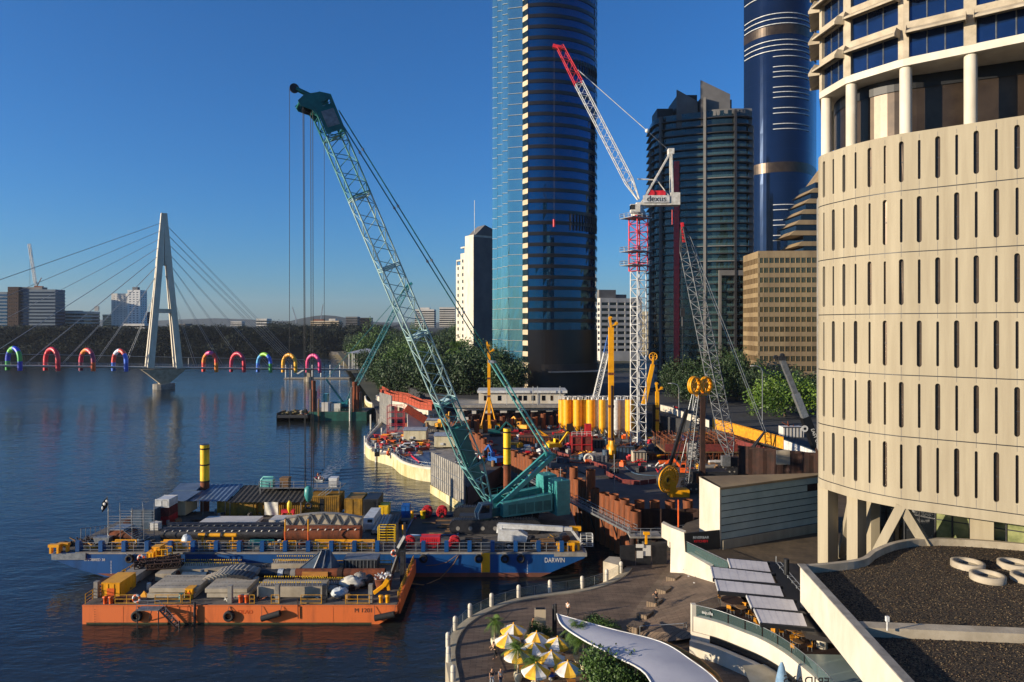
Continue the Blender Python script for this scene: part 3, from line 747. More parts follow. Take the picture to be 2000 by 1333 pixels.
# footbridge across the river
BD=V((.788,.616,0));BN=V((.616,-.788,0));BP=V((-203,398,0))
def bpt(s,l=0,z=0.0):p=BP+BD*s+BN*l;return V((p.x,p.y,13.1-.05*s+z))
br=T('cable_bridge','slender cable-stayed footbridge crossing the river under coloured arches','bridge',(-203,398,0))
mb=MB()
for s0,s1 in((-260,-120),(-120,0),(0,60),(60,146)):
 a,b=bpt(s0),bpt(s1);mb.beam(a+V((0,0,-.45)),b+V((0,0,-.45)),6.4,.5);mb.beam(a+V((0,0,-1.0)),b+V((0,0,-1.0)),3,.6)
mb.build('deck','off_white',br,True)
mb=MB()
for l in(-3.1,3.1):rail(mb,[bpt(-260,l),bpt(0,l),bpt(146,l)],1.3,4,.06)
mb.build('handrail','galv',br,True)
mb=MB();mb.beam(bpt(-260,-3.3,5.4),bpt(150,-3.3,5.4),1.6,.16);mb.build('canopy_beam','galv',br,True)
for i in range(25):
 s=-250+i*16.5
 if abs(s)>6:MB().tube(bpt(s,-3.3,-.2),bpt(s,-3.3,5.3),.16,6).build('canopy_post','white_paint',br,True)
top=BP+V((0,0,102.4))
for a,l in((-7.6,-3.6),(-7.6,3.6),(7.6,-3.6),(7.6,3.6)):
 q0=bpt(a,l,-1);q1=BP+BD*a*.30+BN*l*.35+V((0,0,74.5))
 MB().beam(q0,q1,3.4,2.6,BN,3.0,2.2).build('pylon_leg','white_wall',br,True)
mb=MB()
for sgn in(-1,1):
 q1=BP+BD*2.2*sgn+V((0,0,72));q2=BP+BD*.75*sgn+V((0,0,102.4));mb.beam(q1,q2,4.6,3.9,BD,2.2,1.6)
mb.build('pylon_head','white_wall',br,True)
mb=MB();mb.beam(BP+BD*-5+V((0,0,45.4)),BP+BD*5+V((0,0,45.4)),5.5,2.4);mb.build('crossbeam','white_wall',br,True)
mb=MB();c=BP
def sect(w,d,z):return[c+BD*i*w+BN*j*d+V((0,0,z))for i,j in((-1,-1),(1,-1),(1,1),(-1,1))]
A_,B_=sect(2.6,2.4,3.4),sect(11.5,4.2,11.6)
mb.add(A_+B_,[(0,1,5,4),(1,2,6,5),(2,3,7,6),(3,0,4,7),(3,2,1,0),(4,5,6,7)])
A_,B_=sect(2.6,2.4,2.9),sect(2.6,2.4,3.4);mb.add(A_+B_,[(0,1,5,4),(1,2,6,5),(2,3,7,6),(3,0,4,7)])
mb.build('pylon_base','concrete',br,True)
mb=MB().prism([tuple((c+BD*6*math.cos(t)+BN*4.6*math.sin(t))[:2])for t in[2*math.pi*i/16 for i in range(16)]],-1,3.0);mb.build('pile_cap','concrete_grey',br,True)
for i,s in enumerate((-20,-35,-50,-66,-86,-108,-132,-158)):
 for l in(-3,3):MB().tube(BP+BD*-1+BN*l*.2+V((0,0,66+i*4.4)),bpt(s,l,.2),.1,5).build('cable','galv',br,True)
for i,s in enumerate((17.4,32.7,46,61.7,77.6,80.3,83.6)):
 for l in(-3,3):MB().tube(BP+BD*1+BN*l*.2+V((0,0,66+i*5)),bpt(s,l,.2),.1,5).build('cable','galv',br,True)
p=bpt(87);mb=MB();mb.lathe([(3.2,-1),(3.2,2.4),(2.6,3.0)],18,(p.x,p.y,0));mb.beam((p.x,p.y,3),(p.x,p.y,p.z-1.2),2.4,3.4);mb.build('side_pier','concrete',br,True)
ARCH=[(27,'green and blue','e2349b',['#1e9e3a','#1838b8','#6cc24a','#2244cc','#1e9e3a','#1838b8']),(101,'plain red','',['#e2283c','#d81e34','#e2283c']),(170,'purple and orange','',['#7a1440','#c21a4a','#f08a1e','#e0505a','#8a1450','#e05a1e']),(234,'blue, white and red','',['#2a6ad8','#e04a3a','#dfe4f0','#e04a3a','#2a6ad8','#1c58c4']),
  (410,'orange and pink','',['#e8402a','#f0861e','#e04a8a','#e8402a','#f0861e']),(464,'magenta and red','',['#b0144a','#e0283c','#b0144a','#d8203a']),(516,'blue and lime','',['#2a6ad8','#4aa6e0','#8fc93a','#2a6ad8','#3a9e4a']),(565,'plain yellow','',['#f2b21a','#e8a00e','#f2b21a']),(612,'plain pink','',['#e8347a','#f04a8c','#e8347a'])]
for px,nm,_,cols in ARCH:
 k=(px-1000)/F;s=(k*398+203)/(.788-.616*k);mb=MB();ms=[]
 P=[];hw,ht=5.4,6.4
 for i in range(37):
  t=i/36
  if t<.18:x,z=-hw,-3+(t/.18)*5.2
  elif t>.82:x,z=hw,-3+((1-t)/.18)*5.2
  else:a=math.pi*(1-(t-.18)/.64);x,z=hw*math.cos(a),2.2+ht*math.sin(a)
  P.append(bpt(s,0,z)+V((.9,-.43,0))*x)
 for j,cc in enumerate(cols):
  m_='arch_'+cc[1:]
  if m_ not in MATS:mat(m_,cc,tuple(v*.85 for v in hx(cc)[:3])+(1,),rough=.4,scale=.2)
  ms.append(m_);mb.m(j);i0=round(36*j/len(cols));i1=round(36*(j+1)/len(cols));mb.path(P[i0:i1+1],1.15,10)
 tag(mb.build('inflatable_arch',ms),f'{nm} inflatable arch standing over the footbridge deck','arch','inflatable arches along the footbridge')
pv=T('riverside_pavilion','open pavilion with a pale pitched roof at the right end of the footbridge','pavilion',(-92,500,5))
a=A(682,722,495);b=A(760,722,500)
mb=MB();z0=a.z
for x in(682,692,710,727,745,757):
 p=A(x,722,495);mb.tube((p.x,p.y,4),(p.x,p.y,z0+12.2),.35,6);mb.tube((p.x,p.y+10,4),(p.x,p.y+10,z0+12.2),.35,6)
mb.build('post','white_paint',pv,True)
mb=MB();x0,x1=a.x-2,b.x+1;zr=z0+12
mb.add([(x0,493,zr),(x1,493,zr-1),(x1,508,zr-1),(x0,508,zr),(x0+13,500,zr+3.2)],[(0,1,4),(1,2,4),(2,3,4),(3,0,4),(3,2,1,0)]);mb.build('roof','shed_roof',pv,True)
MB().bx(x0+1,x1+6,494,507,z0-1,z0).build('floor_slab','concrete_grey',pv,True)
MB().bx(x0+11,x1-1,497,497.3,z0+2,z0+11).build('screen','glass_wall',pv,True)
pn=T('pontoon','grey floating pontoon with white mooring posts beyond the green barge','pontoon',(-135,478,0))
a,b=G(558,740),G(700,735)
MB().bx(a.x,b.x,a.y-4,a.y+3,.1,.8).build('deck','concrete_grey',pn,True)
for x in(558,566,570,610,627,645,664):p=G(x,738);MB().tube((p.x,p.y,-1),(p.x,p.y,9),.4,8).build('mooring_post','white_paint',pn,True)
mb=MB();p=G(579,738);mb.ext([(p.x,p.y,3),(p.x+6,p.y,6.5),(p.x+7,p.y,6.2),(p.x+1,p.y,2.4)],(0,3,0));mb.build('gangway','white_paint',pn,True)
for(px,py,L_,lab)in((637,690,7,'small white boat on the far reach by the wooded point'),(594,691,5,'tiny white boat in mid river above the pink arch')):
 p=G(px,py);t=T('motor_boat',lab,'boat',p)
 MB().ext([(-L_/2,-1.2,.9),(L_/2,-1.2,.9),(L_/2-1,-1.2,-.1),(-L_/2,-1.2,-.1)],(0,2.4,0)).build('hull','white_paint',t)
 MB().bx(-L_/3,L_/6,-1,1,.9,2.4).build('cabin','white_paint',t);MB().bx(-L_/3+.05,L_/6-.3,-1.03,1.03,1.4,2.0).build('window','glass_dark',t)
# trees
def leaf_crown(seed,n,shape,leaf,per=12,hollow=.35,jag=.22):
 """leaf-sized faces in clumps through the crown's volume; shape(u) -> point scale"""
 rnd=random.Random(seed);mb=MB();k=0
 lobes=[(V((rnd.uniform(-.55,.55),rnd.uniform(-.55,.55),rnd.uniform(.25,.8))),rnd.uniform(.3,.52))for _ in range(9)]
 for c in range(n):
  lc,lr=rnd.choice(lobes)
  d=V((rnd.gauss(0,1),rnd.gauss(0,1),rnd.gauss(0,1)*.8)).normalized()*lr*(rnd.random()**hollow)
  cc=lc+d;cc=V((cc.x*shape[0],cc.y*shape[1],cc.z*shape[2]))
  for _ in range(per):
   p=cc+V((rnd.gauss(0,1),rnd.gauss(0,1),rnd.gauss(0,.7)))*leaf*1.9
   a=V((rnd.gauss(0,1),rnd.gauss(0,1),rnd.gauss(0,.5))).normalized()*leaf*rnd.uniform(.6,1.3)
   b=a.cross(V((rnd.gauss(0,1),rnd.gauss(0,1),rnd.gauss(0,1)))).normalized()*leaf*rnd.uniform(.35,.7)
   mb.quad(p-a*.6,p+b,p+a,p-b)
 return mb,lobes
def tree_proto(name,label,cat,seed,n,shape,leaf,per,lm,bm,trunk,group,limbs=6,z0=-.1):
 t=T(name,label,cat,(0,-3000,0),0,group);mb,lobes=leaf_crown(seed,n,shape,leaf,per)
 mb.build('crown',lm,t)
 tr=MB();tr.tube((0,0,z0),(0,0,.32*shape[2]),trunk,8,trunk*.7)
 for lc,lr in lobes[:limbs]:
  e=V((lc.x*shape[0]*.8,lc.y*shape[1]*.8,lc.z*shape[2]));m=V((e.x*.45,e.y*.45,e.z*.62))
  tr.tube((0,0,.26*shape[2]),m,trunk*.55,6,trunk*.35);tr.tube(m,e,trunk*.35,5,trunk*.1)
 tr.build('trunk',bm,t);return t
PB=tree_proto('fig_tree','dense dark green tree in the riverside park wood','tree',1,520,(1,1,1),.045,12,'leaf_dark','bark',.05,'trees of the riverside park')
PG=tree_proto('gum_tree','tall looser grey-green tree in the riverside park wood','tree',2,330,(.8,.8,1.35),.04,12,'leaf','bark_pale',.035,'taller trees of the riverside park')
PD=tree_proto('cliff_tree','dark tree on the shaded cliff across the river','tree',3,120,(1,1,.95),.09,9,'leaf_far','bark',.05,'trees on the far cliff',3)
PS=tree_proto('street_tree','green tree on the street edge behind the building site','tree',4,560,(1,1,.9),.04,13,'leaf_dark','bark',.04,'street trees behind the site')
def palm_proto(name,label,group):
 t=T(name,label,'palm',(0,-3000,0),0,group);rnd=random.Random(5)
 tr=MB();tr.tube((0,0,-.1),(0,0,.72),.035,8,.025);tr.build('trunk','bark_pale',t);fr=MB()
 for i in range(30):
  az=rnd.uniform(0,6.28);el=rnd.uniform(-.5,1.3);L_=rnd.uniform(.38,.52);P=[]
  for j in range(7):
   s=j/6;P.append(V((math.cos(az)*math.cos(el)*L_*s,math.sin(az)*math.cos(el)*L_*s,.72+math.sin(el)*L_*s-.26*s*s)))
  sd=V((-math.sin(az),math.cos(az),0))
  for j in range(6):
   for sg in(-1,1):
    for m in(0,.5):
     p=P[j].lerp(P[j+1],m);w=.13*math.sin(math.pi*min(1,(j+m+1)/7.2));e=p+sd*sg*w+(P[j+1]-P[j])*.9+V((0,0,-.04))
     fr.quad(p,p+(P[j+1]-P[j])*.3,e+V((0,0,.004)),e)
 fr.build('crown','palm',t);return t
PP=palm_proto('palm_tree','palm with drooping fronds in the riverside park wood','palms of the riverside park')
_used=set()
def plant(proto,x,y,z,h,w=None,label=None,group=None,rz=None):
 w=w or h
 if proto.name not in _used:
  _used.add(proto.name);proto.location=(x,y,z);proto.scale=(w,w,h);proto.rotation_euler[2]=random.uniform(0,6.28)if rz is None else rz
  if label:proto['label']=label
  if group:proto['group']=group
  return proto
 return dup(proto,(x,y,z),random.uniform(0,6.28)if rz is None else rz,label,(w,w,h),group)
def parkz(x,y):
 xb=-62-(y-300)*.283;u=(x-xb)/420;v=(y-300)/1500
 return 4.0 if v<0 else 4.1+15*min(1,max(0,(u-.05)*3.5))*min(1,v*6)
random.seed(11)
cnt=0
while cnt<110:
 y=310+560*random.random()**1.3;xb=-62-(y-300)*.283;x=xb+10+random.random()**1.4*(60+y*.28)
 if 1000+F*x/y>975 or(y<540 and x<xb+30 and y>450):continue
 cnt+=1;r=random.random();h=random.uniform(12,19)*(1.0 if y<600 else 1.1)
 plant(PB if r<.62 else PG if r<.92 else PP,x,y,parkz(x,y)-.2,h*(.75 if r>=.92 else 1),h*random.uniform(.62,.85))
for px,py,D,h in((815,770,300,17),(838,780,285,15),(862,778,280,16),(885,775,290,17),(905,772,285,17),(925,775,275,16),(945,772,270,17),(965,770,275,15),(850,765,330,19),(885,762,340,20),(920,762,330,19),(985,775,258,13),(1005,778,258,11),(800,752,360,18),(830,752,380,20),(870,750,380,21),(790,745,420,18)):
 p=A(px,py,D);plant(PB,p.x,p.y,max(p.z,3.5),h,h*.75)
for px,py,D,h in((990,762,262,13),(1002,768,255,12),(868,760,300,19),(895,742,310,17),(892,735,330,22)):
 p=A(px,py,D);plant(PP,p.x,p.y,max(p.z-2,3.5),h,h*.8)
p=A(727,724,560);plant(PG,p.x,p.y,5,24,16,'tall pale-limbed gum tree behind the pavilion roof','taller trees of the riverside park')
random.seed(12)
cnt=0
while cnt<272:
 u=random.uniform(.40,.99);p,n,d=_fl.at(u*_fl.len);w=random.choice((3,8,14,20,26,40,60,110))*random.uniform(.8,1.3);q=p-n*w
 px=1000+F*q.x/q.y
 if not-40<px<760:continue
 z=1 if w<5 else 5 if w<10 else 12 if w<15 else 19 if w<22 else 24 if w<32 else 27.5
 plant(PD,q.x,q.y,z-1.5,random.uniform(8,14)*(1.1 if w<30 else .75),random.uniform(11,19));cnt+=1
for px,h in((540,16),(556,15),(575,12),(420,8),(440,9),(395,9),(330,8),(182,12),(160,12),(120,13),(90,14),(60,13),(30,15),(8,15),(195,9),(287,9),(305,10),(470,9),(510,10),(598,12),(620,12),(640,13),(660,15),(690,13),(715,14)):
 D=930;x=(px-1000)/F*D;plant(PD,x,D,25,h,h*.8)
# barges and everything that lies on them
def dk(px,py,z):return G(px,py,z)
def tyre(mb,c,r=.75,w=.4,axis=1):
 P=[(r*.52,-w*.35),(r*.62,-w/2),(r*.92,-w/2),(r,-w*.3),(r,w*.3),(r*.92,w/2),(r*.62,w/2),(r*.52,w*.35),(r*.52,-w*.35)]
 return mb.lathe(P,18,c,axis,caps=False)
def ring_of(mb,c,R_,r,n=16,axis=1):
 pts=[]
 for i in range(n):
  t=2*math.pi*i/n
  pts.append((c[0]+R_*math.cos(t),c[1],c[2]+R_*math.sin(t))if axis==1 else(c[0],c[1]+R_*math.cos(t),c[2]+R_*math.sin(t))if axis==0 else(c[0]+R_*math.cos(t),c[1]+R_*math.sin(t),c[2]))
 return mb.path(pts,r,6,closed=True)
# orange barge
OX0,OX1,OY0,OY1,OZ=-53.2,-14.2,84.5,99.5,2.35
ob=T('orange_barge','orange flat barge in the foreground loaded with concrete and steel','barge',(-33.7,92,0))
prof=[(OX0,-.3),(OX0+2.0,-1.2),(OX1-4,-1.2),(OX1-2.2,.05),(OX1,1.35),(OX1,OZ),(OX0,OZ)]
def hullm(prof,y0,y1):return MB().ext([(x,y0,z)for x,z in prof],(0,y1-y0,0))
hullm(prof,OY0,OY1).build('hull','orange_hull',ob,True)
MB().bx(OX0+.12,OX1-.12,OY0+.12,OY1-.12,OZ+.004,OZ+.05).build('deck','deck_grey',ob,True)
mb=MB();mb.bx(OX0+.5,OX1-3.2,OY0-.012,OY0+.1,-.2,.22);mb.build('waterline_growth','algae',ob,True)
mb=MB()
for x in(OX0+5,OX0+13,OX0+25,OX0+31):mb.bx(x,x+.05,OY0-.02,OY0,.2,OZ)
mb.bx(OX0,OX1,OY0-.07,OY0,OZ-.12,OZ+.02);mb.bx(OX1,OX1+.07,OY0,OY1,OZ-.12,OZ+.02)
mb.build('rubbing_strip','orange_hull',ob,True)
text('lettering','M 1201',.75,'boot_red',ob,A(710,1193,OY0-.02),(R(90),0,0),.008)
text('lettering','DEAD',.7,'orange',ob,A(479,1196,OY0-.02),(R(90),0,0),.006)
mb=MB()
for z in(.3,.6,.9,1.2,1.5,1.8):mb.bx(OX0+1.5,OX0+1.62,OY0-.015,OY0,z,z+.06)
mb.build('draught_mark','rust_dark',ob,True)
def orail(px0,px1,y,parts=('yellow_rail',)):
 a,b=G(px0,y,OZ),G(px1,y,OZ);mb=MB();rail(mb,[a,V((b.x,a.y,a.z))],1.15,1.7,.045,(1,.55,.12));return mb.build('handrail','yellow_rail',ob,True)
for a,b in((225,270),(303,353),(356,372),(488,497),(530,545),(588,628),(675,722)):orail(a,b,1180.5)
mb=MB();rail(mb,[(OX0+.2,OY0+.3,OZ),(OX0+.2,OY1-.2,OZ)],1.25,1.5,.05,(1,.66,.33));mb.build('handrail','yellow_rail',ob,True)
mb=MB();rail(mb,[(OX1-.15,OY0+1.5,OZ),(OX1-.15,OY1-.1,OZ)],1.1,.8,.06,(1,.7,.4,.12));mb.build('handrail','yellow_rail',ob,True)
mb=MB();rail(mb,[G(545,1111,OZ),G(765,1111,OZ)],1.15,2.0,.05,(1,.55));mb.build('handrail','yellow_rail',ob,True)
MB().bx(OX1,OX1+.2,OY0+1,OY1,.9,OZ+.55).build('side_plate','orange_hull',ob,True)
for px,py,m in((470,1178,'orange'),(482,1178,'orange'),(206,1180,'orange'),(217,1180,'orange'),(744,1178,'yellow'),(757,1178,'yellow')):
 p=G(px,py,OZ);mb=MB();mb.lathe([(.24,0),(.24,.75),(.33,.8),(.33,.92),(.1,.97)],10,tuple(p));mb.build('bollard',m,ob,True)
for px,py,h in((189,1168,2.1),(450,1178,2.2),(542,1178,2.3),(634,1177,2.2),(724,1177,2.3)):
 p=G(px,py,OZ);mb=MB();mb.beam(p,p+V((0,0,h)),.5,.55);mb.beam(p+V((0,.5,0)),p+V((0,.05,h*.8)),.2);mb.build('stanchion','concrete_grey' if px!=634 else 'dark_steel',ob,True)
def thing1(name,label,cat,mb,m,group=None,world=True):return tag(mb.build(name,m),label,cat,group)
for px,lab in((267,'black tyre fender on the orange hull beside the access stairs'),(447,'black tyre fender left of the faded lettering on the orange hull')):
 p=A(px,1204,OY0-.22);t=T('tyre_fender',lab,'fender',p);mb=MB();tyre(mb,(0,0,0),.68,.42);mb.build('tyre','black_rubber',t)
 mb=MB();mb.tube((-.15,0,.6),(-.02,.2,OZ-p.z),.03,5);mb.tube((.35,0,.5),(.02,.2,OZ-p.z),.03,5);mb.build('rope','dark_steel',t)
for(x0,y0,x1,y1,lab)in((511,1209,547,1198,'tilted black tube fender on the middle of the orange hull'),(732,1208,770,1200,'level black tube fender near the right end of the orange hull')):
 a,b=A(x0,y0,OY0-.38),A(x1,y1,OY0-.38);t=T('tube_fender',lab,'fender',a);MB().tube(a,b,.38,12).build('tube','black_rubber',t,True)
 mb=MB();mb.tube(a,(a.x-.1,OY0-.05,OZ),.03,5);mb.tube(b,(b.x+.1,OY0-.05,OZ),.03,5);mb.build('rope','dark_steel',t,True)
st=T('access_stairs','grey steel access platform with stairs down to the water at the orange hull','stairs',(A(300,1185,OY0-1).x,OY0-1,0))
x0,x1,x2=A(272,1185,OY0-.6).x,A(316,1185,OY0-.6).x,A(354,1225,OY0-.6).x
MB().bx(x0,x1,OY0-1.25,OY0-.1,OZ-.18,OZ-.05).build('platform','grey_steel',st,True)
mb=MB()
for y in(OY0-1.2,OY0-.35):mb.beam((x1,y,OZ-.1),(x2,y,-.25),.22,.08)
mb.build('stringer','dark_steel',st,True)
for i in range(9):
 f=(i+.6)/9.4;c=V((x1+(x2-x1)*f,OY0-.78,OZ-.1+(-.25-OZ+.1)*f));MB().box(c,(.3,.82,.05)).build('tread','grey_steel',st,True)
mb=MB();rail(mb,[(x0,OY0-1.2,OZ-.05),(x1,OY0-1.2,OZ-.05)],1.1,1.3,.03);mb.tube((x1,OY0-1.2,OZ+1.05),(x2,OY0-1.2,.8),.03,5)
for f in(.33,.66,1):mb.tube((x1+(x2-x1)*f,OY0-1.2,(OZ-.1)*(1-f)-.2),(x1+(x2-x1)*f,OY0-1.2,OZ+1.05-(OZ+.25)*f),.03,5)
mb.build('handrail','galv',st,True)
mb=MB()
for x in(x0+.1,x1-.1):mb.tube((x,OY0-1.2,-1.5),(x,OY0-1.2,OZ-.1),.07,6)
mb.tube((x0+1.8,OY0-1.1,OZ-.2),(x0+.9,OY0-.1,.5),.05,5);mb.tube((x2-.3,OY0-.4,-1.5),(x2-.3,OY0-.4,.6),.08,6);mb.build('support','dark_steel',st,True)
p=A(380,1200,OY0-.3);thing1('mooring_pile','thin dark steel post standing against the orange hull right of the stairs','post',MB().tube((p.x,OY0-.25,-2),(p.x,OY0-.25,OZ+.45),.16,8),'dark_steel')
p=A(582,1190,OY0-.2);thing1('hanging_bar','short rusty bar hanging over the middle of the orange hull','bar',MB().tube((p.x,OY0-.12,.75),(p.x-.05,OY0-.12,OZ+.9),.06,6),'rust_dark')
def lifebuoy(c,lab,axis=1):
 t=T('life_ring',lab,'life ring',c,0,'orange life rings');mb=MB()
 for k in range(8):
  mb.m(k%2);pts=[(math.cos(a)*.42,0,math.sin(a)*.42)for a in[2*math.pi*(k+i/3)/8 for i in range(4)]];mb.path(pts,.13,7)
 mb.build('ring',['orange','white_paint'],t);ring_of(MB(),(0,0,0),.56,.02,12).build('grab_line','canvas',t)
lifebuoy(G(268,1180.5,OZ)+V((0,-.15,.75)),'orange life ring on the yellow rail above the access stairs')
lifebuoy(G(771,1096,OZ)+V((0,-.2,1.2)),'red and white life ring hanging beside the dark derrick frame')
lifebuoy(G(277,1109,OZ)+V((0,-.2,1.4)),'orange life ring at the far left corner rail of the orange barge')
def bbox(px0,px1,yb,h,dep,z=OZ):a,b=G(px0,yb,z),G(px1,yb,z);return a.x,b.x,a.y,a.y+dep,z+.05,z+h
def slabs(px0,px1,yb,n,h,dep,lab,gap=.1,jit=.25,top='concrete_grey'):
 x0,x1,y0,y1,z0,_=bbox(px0,px1,yb,h,dep)
 for i in range(n):
  dx,dy=random.uniform(-jit,jit)*(i>0),random.uniform(-jit,jit)*(i>0);z=z0+.12+i*(h+gap);mb=MB();mb.bx(x0+dx,x1+dx,y0+dy,y1+dy,z,z+h)
  mb.m(1)
  for k in range(int((x1-x0)/.45)):
   for q in range(3):mb.bx(x0+dx+.3+k*.45,x0+dx+.36+k*.45,y0+dy+(y1-y0)*(q+.5)/3-.05,y0+dy+(y1-y0)*(q+.5)/3+.05,z+h,z+h+.1)
  tag(mb.build('concrete_slab',['concrete','concrete_grey']),f'{lab}, {["lowest", "second", "third", "topmost"][i if i < n - 1 else 3] if n > 1 else "single"} of its stack','concrete slab','precast slabs on the orange barge')
def beamrow(px0,px1,yb,h,dep,lab,bars=True,m='concrete'):
 x0,x1,y0,y1,z0,z1=bbox(px0,px1,yb,h,dep);t=T('concrete_beam',lab,'concrete beam',((x0+x1)/2,(y0+y1)/2,z0),0,'precast beams on the orange barge')
 mb=MB();mb.bx(x0,x1,y0,y1,z0+.1,z1);mb.bx(x0+.3,x1-.3,y0+.2,y1-.2,z0-.02,z0+.1);mb.build('beam',m,t,True)
 if bars:
  mb=MB()
  for k in range(int((x1-x0)/.3)):
   if(k//9)%4==3:continue
   for yy in(y0+.3,y1-.3):
    x=x0+.2+k*.3+random.uniform(-.05,.05);mb.tube((x,yy,z1),(x+random.uniform(-.08,.08),yy,z1+random.uniform(.3,.5)),.035,4)
    mb.m(1);mb.box((x,yy,z1+.48),(.1,.1,.14));mb.m(0)
  mb.build('starter_bar',['rust_dark','yellow_bright'],t,True)
random.seed(5)
slabs(287,380,1171,2,.52,4.6,'pale grey concrete slab left on the orange barge',.12)
slabs(404,486,1170,2,.5,4.2,'pale concrete slab beside the grey chain mat',.12)
beamrow(502,632,1169,1.45,2.6,'long pale concrete beam with starter bars at the middle front of the orange barge')
beamrow(352,470,1118,.75,1.8,'long concrete beam with yellow capped bars at the left rear of the orange barge')
beamrow(322,436,1124,.8,1.5,'lower concrete beam in front of the yellow capped one',False)
beamrow(530,610,1117,1.1,2.2,'short concrete beam with bars left of the blue hopper')
beamrow(226,262,1146,1.2,7,'grey wedge of concrete behind the yellow plant box',False,'concrete_grey')
beamrow(303,334,1137,1.1,2.5,'squat concrete block under the rusty trestle frames',False)
beamrow(585,700,1148,.5,1.2,'thin grey beam with yellow bars behind the long pale one',True,'concrete_grey')
def pipe(name,label,a,b,r,m,n=14,group=None,collars=(),hollow=True):
 t=T(name,label,'pipe',(a+b)/2-V((0,0,r)),0,group);mb=MB();d=(b-a).normalized()
 fr_,fb_=frame_of(d);v=[]
 mb.tube(a,b,r,n,caps=not hollow)
 if hollow:mb.tube(a,b,r*.93,n,caps=False)
 mb.build('barrel',m,t,True)
 for f,m2 in collars:c=a.lerp(b,f);MB().tube(c-d*.35,c+d*.35,r*1.12,n).build('collar',m2,t,True)
 return t
pipe('steel_pipe','long dark pipe with pale collars lying across the orange barge',G(470,1130,OZ)+V((0,0,.7)),G(576,1130,OZ)+V((0,0,.7)),.55,'dark_steel',collars=((.75,'bag_plastic'),(.98,'concrete_grey')))
pipe('steel_pipe','long rusty brown pipe right of the dark pipe on the orange barge',G(578,1130,OZ)+V((0,0,.75)),G(752,1130,OZ)+V((0,0,.75)),.6,'rust',collars=((.5,'rust_dark'),))
pipe('steel_pipe','short black pipe end beside the white debris bags',G(708,1152,OZ)+V((0,0,.65)),G(722,1140,OZ)+V((0,0,.65)),.62,'black')
pipe('steel_pipe','grey-blue pipe under the rear beams of the orange barge',G(357,1134,OZ)+V((0,0,.6)),G(405,1134,OZ)+V((0,0,.6)),.55,'blue_grey')
mb=MB();x0,x1,y0,y1,z0,z1=bbox(590,640,1134,.5,2.2);mb.bx(x0,x1,y0,y1,z1,z1+.6);thing1('timber_stack','orange-brown stack of boards by the brown pipe on the orange barge','timber stack',mb,'orange_wood')
mb=MB();a,b=G(671,1119,OZ),G(736,1119,OZ);t=T('steel_box','long dark grey steel box on the right rear of the orange barge','box',((a.x+b.x)/2,a.y,OZ))
MB().bx(a.x,b.x,a.y,a.y+2.4,OZ+.1,OZ+1.75).build('body','dark_steel',t,True)
mb=MB()
for k in range(9):x=a.x+.3+k*(b.x-a.x-.6)/8;mb.bx(x-.05,x+.05,a.y-.06,a.y,OZ+.15,OZ+1.7)
mb.bx(a.x-.05,b.x+.05,a.y-.08,a.y+2.45,OZ+1.75,OZ+1.9);mb.build('rib','grey_steel',t,True)
p=G(622,1121,OZ);t=T('hopper','dark blue pointed steel hopper lying on the orange barge','hopper',p);mb=MB()
mb.add([(-2.6,-1.4,.9),(-.6,-2,.1),(2.3,-1.7,.3),(2.9,.6,.9),(-1.6,1.2,1.1),(.5,-.2,3.3),(1.5,.5,3.2)],[(0,1,5),(1,2,6,5),(2,3,6),(3,4,5,6),(4,0,5),(4,3,2,1,0)]);mb.build('shell','blue_grey',t)
mb=MB()
for a,b in(((-2.6,-1.4,.9),(.5,-.2,3.3)),((-.6,-2,.1),(.5,-.2,3.3)),((.9,-1.9,.15),(1.0,.1,3.25)),((2.3,-1.7,.3),(1.5,.5,3.2))):mb.beam(a,b,.14)
mb.build('rib','grey_steel',t)
for(x0,y0,x1,y1,n,lab,m)in((398,1148,468,1139,12,'pale ribbed hose mat curving over the slabs on the orange barge','concrete'),(440,1141,492,1147,8,'dark heap of ribbed drums beside the pale hose mat','dark_steel'),(432,1131,500,1134,9,'second dark ribbed heap behind the hose mat','concrete_grey')):
 t=T('ribbed_hose',lab,'hose',G((x0+x1)/2,(y0+y1)/2,OZ));mb=MB()
 for k in range(n):
  f=k/(n-1);p=G(x0+(x1-x0)*f,y0+(y1-y0)*f,OZ)+V((0,0,.65+.75*math.sin(math.pi*f*.7+.3)));mb.tube(p-V((0,.9,0)),p+V((0,.9,0)),.42,9)
  mb.tube(p-V((.1,.6,0)),p+V((.4,-.6,.1)),.2,5)
 mb.build('rib',m,t,True)
for k,(x0,y0,x1,y1)in enumerate(((262,1128,352,1112),(268,1121,350,1118),(290,1127,356,1124))):
 a,b=G(x0,y0,OZ)+V((0,0,1.5)),G(x1,y1,OZ)+V((0,0,1.7));mb=MB();lattice(mb,a,b,1.2,.7,8,.11,.07)
 thing1('trestle',['rusty brown trestle frame crossing the squat concrete block','second rusty trestle frame behind the first, nearly level','third rusty trestle frame nearest the concrete slabs'][k],'trestle',mb,'rust_dark','rusty trestle frames')
